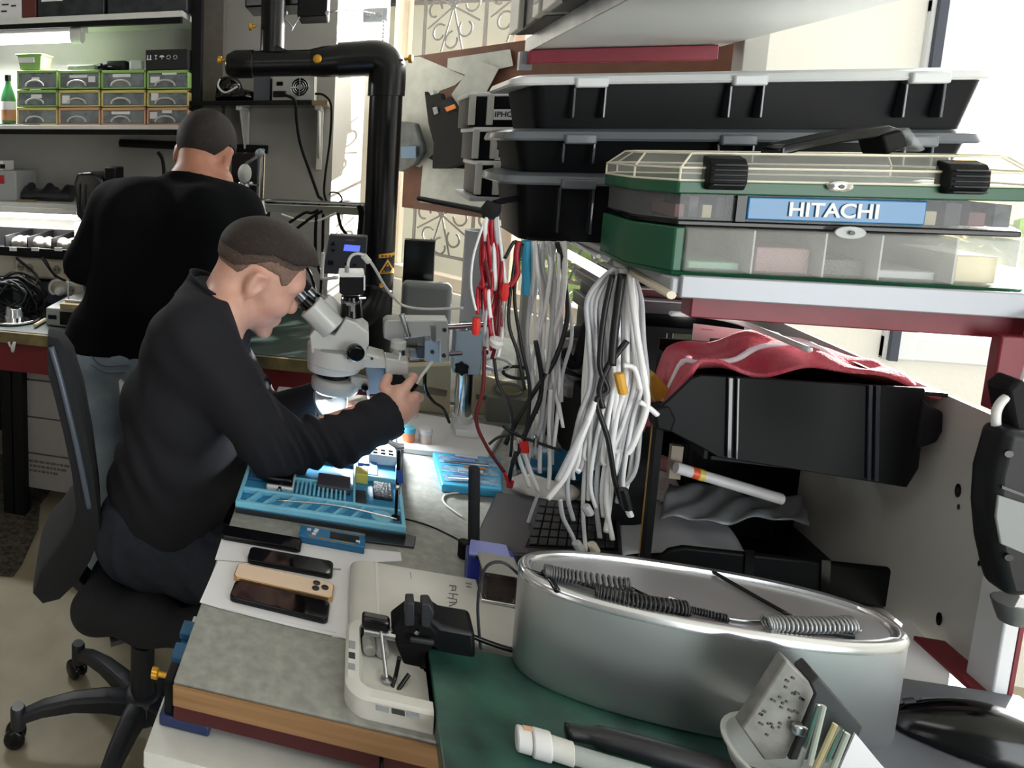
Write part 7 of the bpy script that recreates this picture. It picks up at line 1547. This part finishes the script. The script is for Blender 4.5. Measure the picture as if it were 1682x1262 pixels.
for ex, ey in ends:
    d = Vector((ex - HX, ey - HY, 0)); L = d.length; d.normalize(); sd = Vector((-d.y, d.x, 0))
    secs = []
    for u, zt_2, zb_2, w in ((.08, .132, .085, .026), (.3, .137, .098, .024), (.55, .132, .100, .021), (.8, .115, .086, .018), (.97, .092, .066, .015)):
        c = Vector((HX, HY, 0)) + d * L * u; secs.append([c + sd * w + Vector((0, 0, zb_2)), c + sd * w + Vector((0, 0, zt_2 - .006)), c + sd * w * .6 + Vector((0, 0, zt_2)), c - sd * w * .6 + Vector((0, 0, zt_2)), c - sd * w + Vector((0, 0, zt_2 - .006)), c - sd * w + Vector((0, 0, zb_2))])
    arm = MB().loft(secs).build('base_arm', cpm, ch, bevel=.002)
    e = Vector((ex, ey, 0)); mb = MB(); mb.lathe([(.001, .05), (.019, .05), (.019, .100), (.015, .106), (.001, .106)], e, 20); mb.build('caster_post', cpm, ch, angle=50)
    cs = MB(); 
    for s_ in (-1, 1): cs.lathe([(.001, -.008), (.022, -.008), (.0265, -.004), (.0265, .004), (.022, .008), (.001, .008)], e + sd * .0135 * s_ + d * .008 + Vector((0, 0, .0265)), 22, sd)
    cs.lathe([(.001, 0), (.006, 0), (.006, .026), (.001, .026)], e + sd * -.013 + d * .008 + Vector((0, 0, .0265)), 10, sd); cs.build('caster', gloss, ch, angle=50)
# ================================================================ people
skin = mat('skin', 0xdcae9b, .45, var=.10, vscale=25, col2=0xcf9a88, bump=.05, bscale=300); skin2 = mat('skin_tan', 0xa8735c, .5, var=.12, vscale=25)
hairm = mat('dark_brown_hair', 0x2a1f1a, .7, var=.5, vscale=120, bump=.8, bscale=350); fade = mat('cropped_side_hair', 0x7d6355, .75, var=.25, vscale=150, bump=.3, bscale=400)
jk = mat('black_jacket', 0x1a1b21, .85, spec=.3, bump=.25, bscale=35); jk2 = mat('black_sweater', 0x060709, .9, spec=.1, bump=.3, bscale=30)
SDF.clip = lambda s, fn: (np.maximum(s.d, fn(*[ (s.lo[i] + s.h * np.arange(s.n[i], dtype=np.float32)).reshape([-1 if q == i else 1 for q in range(3)]) for i in range(3)]).astype(np.float32), out=s.d), s)[1]
def _neck(s, c, n, rad):
    n = np.array(n) / np.linalg.norm(n)
    return s.clip(lambda x, y, z: np.where((x - c[0]) ** 2 + (y - c[1]) ** 2 + (z - c[2]) ** 2 < rad * rad, (x - c[0]) * n[0] + (y - c[1]) * n[1] + (z - c[2]) * n[2], -1.0))
SDF.neck = _neck
def head_frame(o, f, upv, s):
    f = Vector(f).normalized(); u = Vector(upv); u = (u - f * u.dot(f)).normalized(); l = u.cross(f)
    M = Matrix(((f.x * s, l.x * s, u.x * s, o[0]), (f.y * s, l.y * s, u.y * s, o[1]), (f.z * s, l.z * s, u.z * s, o[2]), (0, 0, 0, 1)))
    Rm = np.array(((f.x, l.x, u.x), (f.y, l.y, u.y), (f.z, l.z, u.z)))
    return M, Rm
def head(S, M, R, s, k=.012):
    E_ = lambda c, r, k=k, op='add': S.ell(M @ Vector(c), [q * s for q in r], R, k, op)
    E_((-.012, 0, .050), (.100, .077, .083)); E_((.030, 0, .005), (.066, .066, .080), .03); E_((.040, 0, -.055), (.052, .053, .046), .03)
    E_((.078, 0, -.094), (.022, .024, .020), .02); E_((.083, 0, .040), (.018, .052, .016), .02)
    for y in (-1, 1):
        E_((.066, .036 * y, -.018), (.030, .026, .026), .02); E_((.098, .032 * y, .018), (.014, .017, .010), .012, 'sub'); E_((.080, .031 * y, .017), (.0135, .0135, .0125), .004)
        S.cap(M @ Vector((.094, .016 * y, .030)), M @ Vector((.080, .050 * y, .032)), .005 * s, .004 * s, .01)
        E_((-.004, .078 * y, .008), (.021, .013, .034), .008); E_((.004, .092 * y, .010), (.011, .010, .019), .004, 'sub'); E_((-.004, .081 * y, -.020), (.009, .006, .010), .006)
        S.cap(M @ Vector((-.010, .089 * y, -.012)), M @ Vector((-.014, .089 * y, .030)), .0045 * s, .0045 * s, .005); S.cap(M @ Vector((-.012, .089 * y, .032)), M @ Vector((.010, .086 * y, .034)), .0045 * s, .004 * s, .005)
        E_((.104, .010 * y, -.022), (.010, .008, .008), .006)
    S.cap(M @ Vector((.094, 0, .026)), M @ Vector((.107, 0, -.014)), .008 * s, .0115 * s, .012)
    S.cap(M @ Vector((.093, -.018, -.052)), M @ Vector((.093, .018, -.052)), .0065 * s, .0065 * s, .010); S.cap(M @ Vector((.090, -.016, -.064)), M @ Vector((.090, .016, -.064)), .0075 * s, .0075 * s, .010)
    S.cap(M @ Vector((.104, -.024, -.058)), M @ Vector((.104, .024, -.058)), .0022 * s, .0022 * s, .004, 'sub')
def hair(M, R, s, name, m, parent, line, off, top=None):
    o = M.translation; S = SDF(o - Vector((.17, .17, .13)) * s, o + Vector((.17, .17, .19)) * s, .004)
    S.ell(M @ Vector((-.012, 0, .050)), [(.100 + off) * s, (.077 + off) * s, (.083 + off) * s], R, .01); S.ell(M @ Vector((.028, 0, .030)), [(.064 + off) * s, (.0665 + off) * s, (.066 + off) * s], R, .03)
    if top: S.ell(M @ Vector((.015, 0, .075)), [(.083 + top) * s, (.066) * s, (.058 + top) * s], R, .02)
    Mi = M.inverted()
    def fn(x, y, z):
        lx = Mi[0][0] * x + Mi[0][1] * y + Mi[0][2] * z + Mi[0][3]; ly = Mi[1][0] * x + Mi[1][1] * y + Mi[1][2] * z + Mi[1][3]; lz = Mi[2][0] * x + Mi[2][1] * y + Mi[2][2] * z + Mi[2][3]
        xs, zs_ = zip(*line)
        return (np.interp(lx, xs, zs_) + .0016 * np.sin(lx * 420) * np.cos(ly * 300) - lz) * s
    S.clip(fn); S.wrinkle(S.lo, S.lo + S.n * S.h, lambda x, y, z: .0012 * np.sin(x * 420 + 60 * z) * np.sin(y * 390) * np.sin(z * 350 + 3))
    return S.mesh(name, m, parent, 2)
# ---------------------------------------------------------------- seated man
man = thing('person', 'seated person in a black zip jacket looking into the microscope', 'person')
G = lambda x, y, Y: np.array(at(x, y, y=Y))
hs_ = 1.06; ho = at(419, 457, y=1.585); hf = Vector((.85, .16, -.50)); M1, R1 = head_frame(ho, hf, (.38, 0, .92), hs_)
pel, wai, che, nck = G(268, 880, 1.55), G(285, 780, 1.56), G(318, 630, 1.57), G(372, 505, 1.58)
shR, elR, wrR = G(318, 555, 1.43), G(446, 732, 1.40), G(652, 675, 1.525)
shL, elL, wrL = G(345, 560, 1.76), G(430, 690, 1.80), np.array((-.075, 1.715, .850))
lo, hi = np.array((-.70, 1.18, .02)), np.array((.17, 1.92, 1.40))
S = SDF(lo, hi, .0055)
head(S, M1, R1, hs_)
S.cap(nck + np.array((-.02, 0, -.03)), np.array(M1 @ Vector((-.030, 0, -.035))), .068, .064, .03)
for a, b, r0, r1 in ((pel + (0, 0, .03), wai, .088, .11), (wai, che, .115, .115), (che, nck, .11, .06)):
    for dy in (-.06, .06): S.cap(a + (0, dy, 0), b + (0, dy, 0), r0, r1, .03)
S.cap(shR, shL, .06, .06, .03); S.cap(shR, elR, .050, .036, .02); S.cap(elR, wrR - (.03, 0, 0), .028, .026, .015); S.cap(wrR - (.03, 0, 0), wrR, .028, .030, .015); S.cap(shL, elL, .055, .046, .02); S.cap(elL, wrL, .045, .030, .015)
knR, knL = np.array((-.12, 1.42, .52)), np.array((-.12, 1.66, .52)); anR, anL = np.array((-.20, 1.42, .10)), np.array((-.16, 1.66, .10))
for k_, a_, dy in ((knR, anR, -.10), (knL, anL, .10)):
    h_ = np.array((pel[0] + .02, 1.55 + dy, .545)); S.cap(h_, k_, .070, .056, .03); S.cap(k_, a_, .052, .04, .02); S.cap(a_ + (0, 0, -.04), a_ + (.14, 0, -.06), .04, .035, .02)
# right hand: palm, thumb from its side, four unequal curled fingers
H_ = lambda x, y, Y: G(x, y, Y)
palm = [(655, 668), (650, 652), (668, 660), (672, 676)]
S.cap(H_(648, 668, 1.525), H_(655, 646, 1.53), .024, .020, .012); S.cap(H_(652, 676, 1.53), H_(668, 660, 1.54), .025, .020, .012); S.cap(H_(655, 682, 1.535), H_(671, 674, 1.545), .021, .018, .012)
def finger(P, r, k=.005):
    for i in range(len(P) - 1): S.cap(P[i], P[i + 1], r * (1 - .08 * i), r * (1 - .08 * (i + 1)), k)
finger([H_(660, 645, 1.53), H_(670, 632, 1.53), H_(680, 620, 1.545), H_(676, 617, 1.575)], .0112)
finger([H_(668, 656, 1.54), H_(683, 650, 1.53), H_(690, 653, 1.55), H_(684, 657, 1.585)], .0108)
finger([H_(670, 666, 1.545), H_(681, 664, 1.54), H_(684, 669, 1.56), H_(678, 670, 1.59)], .0102)
finger([H_(670, 676, 1.55), H_(679, 677, 1.55), H_(681, 682, 1.565), H_(675, 683, 1.59)], .0092)
finger([H_(640, 652, 1.53), H_(630, 636, 1.535), H_(636, 622, 1.56), H_(640, 618, 1.585)], .0118, .008)
# left hand resting on the mat
S.cap(wrL, wrL + (.07, -.01, -.012), .026, .022, .012)
for k in range(4): f0 = wrL + np.array((.065, -.034 + .02 * k, -.012)); finger([f0, f0 + (.03, -.002, .004), f0 + (.05, -.002, -.012)], .0098)
finger([wrL + np.array((.02, -.02, -.006)), wrL + np.array((.045, -.05, -.012)), wrL + np.array((.068, -.055, -.018))], .011)
bench_gap = lambda x, y, z: np.minimum(np.minimum(x + .224 + 0 * y, .788 - z), z - .712)
S.clip(bench_gap); body = S.mesh('body', skin, man)
LINE = [(-.13, -.035), (-.08, -.03), (-.045, .0), (-.03, .045), (.03, .048), (.045, .030), (.058, .036), (.066, .075), (.12, .105)]
hair(M1, R1, hs_, 'side_hair', fade, man, LINE, .0022)
hair(M1, R1, hs_, 'side_hair', mat('mid_side_hair', 0x4f3f36, .75, var=.35, vscale=150, bump=.5, bscale=400), man, [(-.13, .0), (-.06, .015), (.0, .066), (.05, .07), (.062, .074), (.12, .108)], .0034)
hair(M1, R1, hs_, 'hair', hairm, man, [(-.13, .034), (-.06, .045), (.0, .080), (.05, .084), (.075, .092), (.12, .100)], .0045, .011)
MB().tube([M1 @ Vector((.097 - .0, -.017, .036)), M1 @ Vector((.090, -.038, .041)), M1 @ Vector((.076, -.054, .034))], [.0035, .004, .002], 8, smooth=4).build('eyebrow', hairm, man, angle=180)
# jacket: torso, sleeves with folds, stand-up collar
J = SDF(lo, hi, .0055)
prf = [(275, 868, .118), (292, 800, .128), (302, 720, .128), (312, 650, .122), (325, 590, .108), (340, 550, .085)]
pc = [G(x, y, 1.57) for x, y, r in prf]
for i in range(len(pc) - 1):
    for dy in (-.085, .085): J.cap(pc[i] + (0, dy, 0), pc[i + 1] + (0, dy, 0), prf[i][2], prf[i + 1][2], .03)
J.cap(G(262, 640, 1.57) + (0, -.06, 0), G(262, 640, 1.57) + (0, .06, 0), .075, .075, .05); J.cap(G(242, 760, 1.57) + (0, -.08, 0), G(240, 770, 1.57) + (0, .08, 0), .07, .07, .05)
J.cap(G(352, 775, 1.5), G(352, 775, 1.62), .075, .075, .05)
J.cap(shR, shL, .085, .085, .05); J.cap(shR, elR, .090, .062, .03); J.cap(elR, G(560, 722, 1.46), .060, .050, .03); J.cap(G(560, 722, 1.46), wrR, .050, .050, .02); J.cap(G(335, 505, 1.52), G(335, 505, 1.66), .07, .07, .05); J.cap(G(290, 570, 1.47), G(285, 570, 1.66), .07, .07, .05)
J.cap(shL, elL, .088, .07, .03); J.cap(elL, wrL, .066, .05, .02)
n0 = np.array(M1 @ Vector((-.045, 0, -.075)))
J.cap(nck + np.array((-.035, 0, -.05)), n0 + np.array((.0, 0, -.012)), .098, .080, .03)
J.neck(n0 + np.array((.0, 0, .020)), (.30, .0, .95), .125)
fd = (wrR - G(560, 712, 1.46)); fd = fd / np.linalg.norm(fd)
def fold_fore(x, y, z):   # ring folds on the sleeve around the elbow and forearm
    t_ = (x - elR[0]) * fd[0] + (y - elR[1]) * fd[1] + (z - elR[2]) * fd[2]
    w = np.exp(-((t_ - .07) / .075) ** 2)
    return w * .0095 * np.sin(t_ * 150 + 22 * (z - elR[2]) + 14 * (y - 1.4)) * (1 + .4 * np.sin(z * 45)) + np.exp(-((t_ - .22) / .06) ** 2) * .0025 * np.sin(t_ * 120 + 30 * z)
J.wrinkle(elR - (.02, .12, .12), wrR + (-.02, .10, .13), fold_fore)
ud = (elR - shR) / np.linalg.norm(elR - shR)
J.wrinkle(shR - (.16, .12, .22), shR + (.20, .08, .12), lambda x, y, z: .004 * np.sin(((x - shR[0]) * ud[2] - (z - shR[2]) * ud[0]) * 70 + 10 * (y - 1.4)) * np.exp(-(((x - shR[0]) ** 2 + (z - shR[2]) ** 2) / .02)))
J.wrinkle(lo, (.0, 1.9, .98), lambda x, y, z: .005 * np.sin(z * 60 + 9 * x + 6 * np.sin(x * 14)) * np.exp(-((z - .78) / .09) ** 2))
J.plane(wrR - fd * .012, fd + np.array((.0, 0, .25)) * 0)
def cuff_l(x, y, z):
    return np.where(y > 1.63, (x - wrL[0]) + 0 * y + 0 * z, -1.0 + 0 * x + 0 * z)
J.clip(cuff_l); J.plane(G(280, 900, 1.57) + (0, 0, -.01), (.12, 0, -1))
J.clip(bench_gap); jac = J.mesh('jacket', jk, man)
ax_ = Vector(np.array(M1 @ Vector((-.03, 0, -.05))) - n0 + np.array((.0, 0, .06))).normalized(); cu = ax_.cross(Vector((0, 1, 0))).normalized(); cv = ax_.cross(cu)
MB().loft([[Vector(n0) + ax_ * (h + .012 * math.cos(k * PI / 16)) - Vector((.004, 0, 0)) + cu * r_ * math.cos(k * PI / 16) + cv * r_ * math.sin(k * PI / 16) for k in range(32)] for h, r_ in ((-.050, .100), (-.028, .092), (-.006, .086), (.014, .084), (.020, .086))], cap=False).build('collar', jk, jac, solid=.005, angle=180)

p = at(280, 502, y=1.42); MB().prism([at(275, 506, y=1.41), at(279, 500, y=1.41), at(283, 498, y=1.41), at(284, 503, y=1.41), at(281, 504, y=1.41), at(279, 508, y=1.41)], (0, .03, 0)).build('logo', paper, jac)
# trousers and shoes
T = SDF((-.72, 1.24, .05), (.02, 1.86, .72), .007)
for k_, a_, dy in ((knR, anR, -.10), (knL, anL, .10)):
    h_ = np.array((pel[0] + .01, 1.55 + dy, .555)); T.cap(h_, k_, .102, .078, .03); T.cap(k_, a_ + (0, 0, .0), .072, .06, .03)
T.cap((pel[0] - .03, 1.46, .57), (pel[0] - .03, 1.64, .57), .115, .115, .04); T.plane((0, 0, .70), (0, 0, 1)); T.plane((0, 0, .09), (0, 0, -1))
T.wrinkle((-.7, 1.2, .4), (0, 1.9, .7), lambda x, y, z: .0035 * np.sin(x * 70 + 30 * z + 5 * np.sin(y * 40)))
tr = T.mesh('trousers', mat('navy_denim', 0x1c222e, .85, var=.25, vscale=60), man)
MB().tube([at(240, 905, y=1.375), at(262, 935, y=1.365), at(290, 955, y=1.36)], .0018, 6, smooth=4).build('seam', mat('denim_stitch', 0x3d4658, .8), tr)
for a_ in (anR, anL):
    F2 = SDF((a_[0] - .12, a_[1] - .08, 0), (a_[0] + .24, a_[1] + .08, .16), .006); F2.cap((a_[0] - .03, a_[1], .045), (a_[0] + .15, a_[1], .035), .048, .04, .03); F2.cap(a_ + (0, 0, 0), a_ + (0, 0, -.04), .05, .052, .03); F2.plane((0, 0, .001), (0, 0, -1)); F2.mesh('shoe', gloss, man)
# tool in his right hand
tl_ = thing('hand_tool', 'slim white screwdriver with black handle held in the seated person\'s right hand', 'tool')
MB().tube([H_(672, 643, 1.555), H_(684, 630, 1.555)], .0065, 10).build('handle', blackm, tl_, bevel=.001); MB().tube([H_(684, 630, 1.555), H_(692, 618, 1.555), H_(710, 594, 1.555)], [.0035, .0033, .0030], 8).build('shaft', white, tl_)
# ---------------------------------------------------------------- standing man
man2 = thing('person', 'standing person in black sweater and faded jeans, back turned, bent over the back bench', 'person')
ho2 = at(333, 260, y=2.20); f2 = Vector((.11, .82, -.42)); M2, R2_ = head_frame(ho2, f2, (.16, .30, .92), 1.14)
lo2, hi2 = np.array((-1.14, 1.72, .0)), np.array((-.12, 2.60, 1.68))
S = SDF(lo2, hi2, .0075); head(S, M2, R2_, 1.14)
n2 = G(325, 300, 2.10); c2 = G(270, 370, 2.03); w2_ = G(228, 500, 1.99); p2 = np.array((-.70, 1.97, .84))
S.cap(n2 + np.array((0, 0, -.03)), np.array(M2 @ Vector((-.03, 0, -.03))), .07, .064, .03)
for a, b, r0, r1 in ((p2, w2_, .11, .11), (w2_, c2, .11, .12), (c2, n2, .10, .06)):
    for dx in (-.06, .06): S.cap(a + (dx, .03, 0), b + (dx, .03, 0), r0 * .82, r1 * .82, .03)
hl, hr = p2 + (-.09, 0, -.02), p2 + (.11, 0, -.02); kl, kr = np.array((-.745, 1.93, .46)), np.array((-.54, 1.93, .46)); al, ar = np.array((-.74, 1.94, .09)), np.array((-.52, 1.94, .09))
for h_, k_, a_ in ((hl, kl, al), (hr, kr, ar)): S.cap(h_, k_, .085, .06, .03); S.cap(k_, a_, .055, .042, .02); S.cap(a_ + (0, 0, -.04), a_ + (0, .15, -.055), .04, .034, .02)
sl2, sr2 = G(190, 342, 2.06), G(385, 352, 2.06); el2, er2 = G(142, 432, 2.02), G(420, 420, 2.04); wl2, wr2 = np.array((-.80, 2.36, 1.02)), np.array((-.38, 2.40, 1.02))
S.cap(sl2, sr2, .06, .06, .04)
for a, b, c in ((sl2, el2, wl2), (sr2, er2, wr2)):
    S.cap(a, b, .055, .046, .02); S.cap(b, c, .045, .032, .02); d_ = np.array((.02, .06, -.02)); S.cap(c, c + d_, .028, .024, .012)
    for k in range(4): f0 = c + d_ + np.array((-.028 + .019 * k, .01, 0)); finger([f0, f0 + (0, .03, -.01), f0 + (0, .045, -.03)], .010)
    finger([c + np.array((.02, .02, -.005)), c + np.array((.045, .045, -.015)), c + np.array((.045, .07, -.03))], .011)
S.mesh('body', skin2, man2)
hair(M2, R2_, 1.14, 'hair', mat('near_black_hair', 0x1c1614, .75, var=.5, vscale=120, bump=.8, bscale=300), man2, [(-.13, -.030), (-.085, -.034), (-.05, -.010), (-.03, .038), (.03, .045), (.06, .05), (.07, .08), (.12, .10)], .007, .010)
J = SDF(lo2, hi2, .0075)
hem = G(182, 571, 1.95)
J.cap(p2 + (-.06, 0, -.04), p2 + (.13, 0, -.04), .128, .128, .05); J.cap(p2 + (-.06, .01, .05), w2_ + (-.0, 0, 0), .128, .14, .05); J.cap(p2 + (.14, .01, .05), w2_ + (.16, 0, 0), .14, .15, .05)
J.cap(w2_ + (-.03, 0, 0), c2 + (-.09, 0, 0), .14, .135, .05); J.cap(w2_ + (.16, 0, 0), c2 + (.14, 0, 0), .15, .135, .05); J.cap(c2 + (-.08, 0, .02), n2 + (-.03, 0, -.06), .12, .075, .05); J.cap(c2 + (.12, 0, .02), n2 + (.05, 0, -.07), .12, .075, .05)
J.cap(sl2, sr2, .085, .085, .05); J.cap(n2 + np.array((0, -.01, -.05)), np.array(M2 @ Vector((-.055, 0, -.085))), .095, .075, .03); nn = np.array(M2 @ Vector((-.055, 0, -.085))); J.neck(nn + np.array((0, -.005, .0)), (.1, .35, .95), .125)
for a, b, c in ((sl2, el2, wl2), (sr2, er2, wr2)): J.cap(a, b, .085, .07, .03); J.cap(b, c, .068, .045, .03)
J.plane(wr2, (0, 1, 0)); J.plane(np.array((hem[0], hem[1], hem[2])), (.02, 0, -1))
J.wrinkle(lo2, hi2, lambda x, y, z: .004 * np.sin(x * 38 + 14 * z) * np.exp(-((z - 1.02) / .12) ** 2) + .003 * np.sin(z * 60 + x * 12) * np.exp(-((z - .9) / .07) ** 2))
J.mesh('sweater', jk2, man2)
T = SDF((-.95, 1.75, .0), (-.30, 2.15, .95), .0065)
pq = lambda x, y: G(x, y, 1.93)
for h_, k_, a_ in ((hl, kl, al), (hr, kr, ar)): T.cap(h_ + (0, 0, -.03), k_, .105, .078, .03); T.cap(k_, a_ + (0, 0, -.01), .074, .062, .03)
T.cap(p2 + (-.06, 0, -.01), p2 + (.10, 0, -.01), .125, .125, .05); T.plane((0, 0, .93), (0, 0, 1)); T.plane((0, 0, .055), (0, 0, -1))
T.wrinkle((-.95, 1.7, 0), (-.3, 2.2, .95), lambda x, y, z: .0045 * np.sin(z * 75 + 16 * x + 3 * np.sin(x * 30)) * np.exp(-((z - .30) / .16) ** 2) + .003 * np.sin(z * 50 - 30 * x) * np.exp(-((z - .55) / .10) ** 2))
tr = T.mesh('jeans', mat('faded_jeans', 0x8794a2, .9, var=.22, vscale=9, col2=0x697684, bump=.25, bscale=220), man2)
for q in ([(150, 600), (175, 612), (205, 612)], [(150, 585), (163, 598), (180, 602), (212, 600)]): MB().tube([at(x, y, y=1.832) for x, y in q], .0022, 6, smooth=5).build('seam', mat('jean_stitch', 0x4f5b68, .9), tr)
MB().prism([at(x, y, y=1.828) for x, y in ((195, 626), (207, 640), (206, 678), (198, 660))], (0, .03, 0)).build('pocket_paper', paper, tr)
for a_ in (al, ar):
    F2 = SDF((a_[0] - .09, a_[1] - .14, 0), (a_[0] + .09, a_[1] + .24, .16), .007); F2.cap((a_[0], a_[1] - .03, .05), (a_[0], a_[1] + .15, .038), .052, .042, .03); F2.cap(a_ + (0, 0, 0), a_ + (0, 0, -.04), .05, .055, .03); F2.plane((0, 0, .001), (0, 0, -1)); F2.mesh('shoe', gloss, man2)
for o in list(THINGS): settle(o)
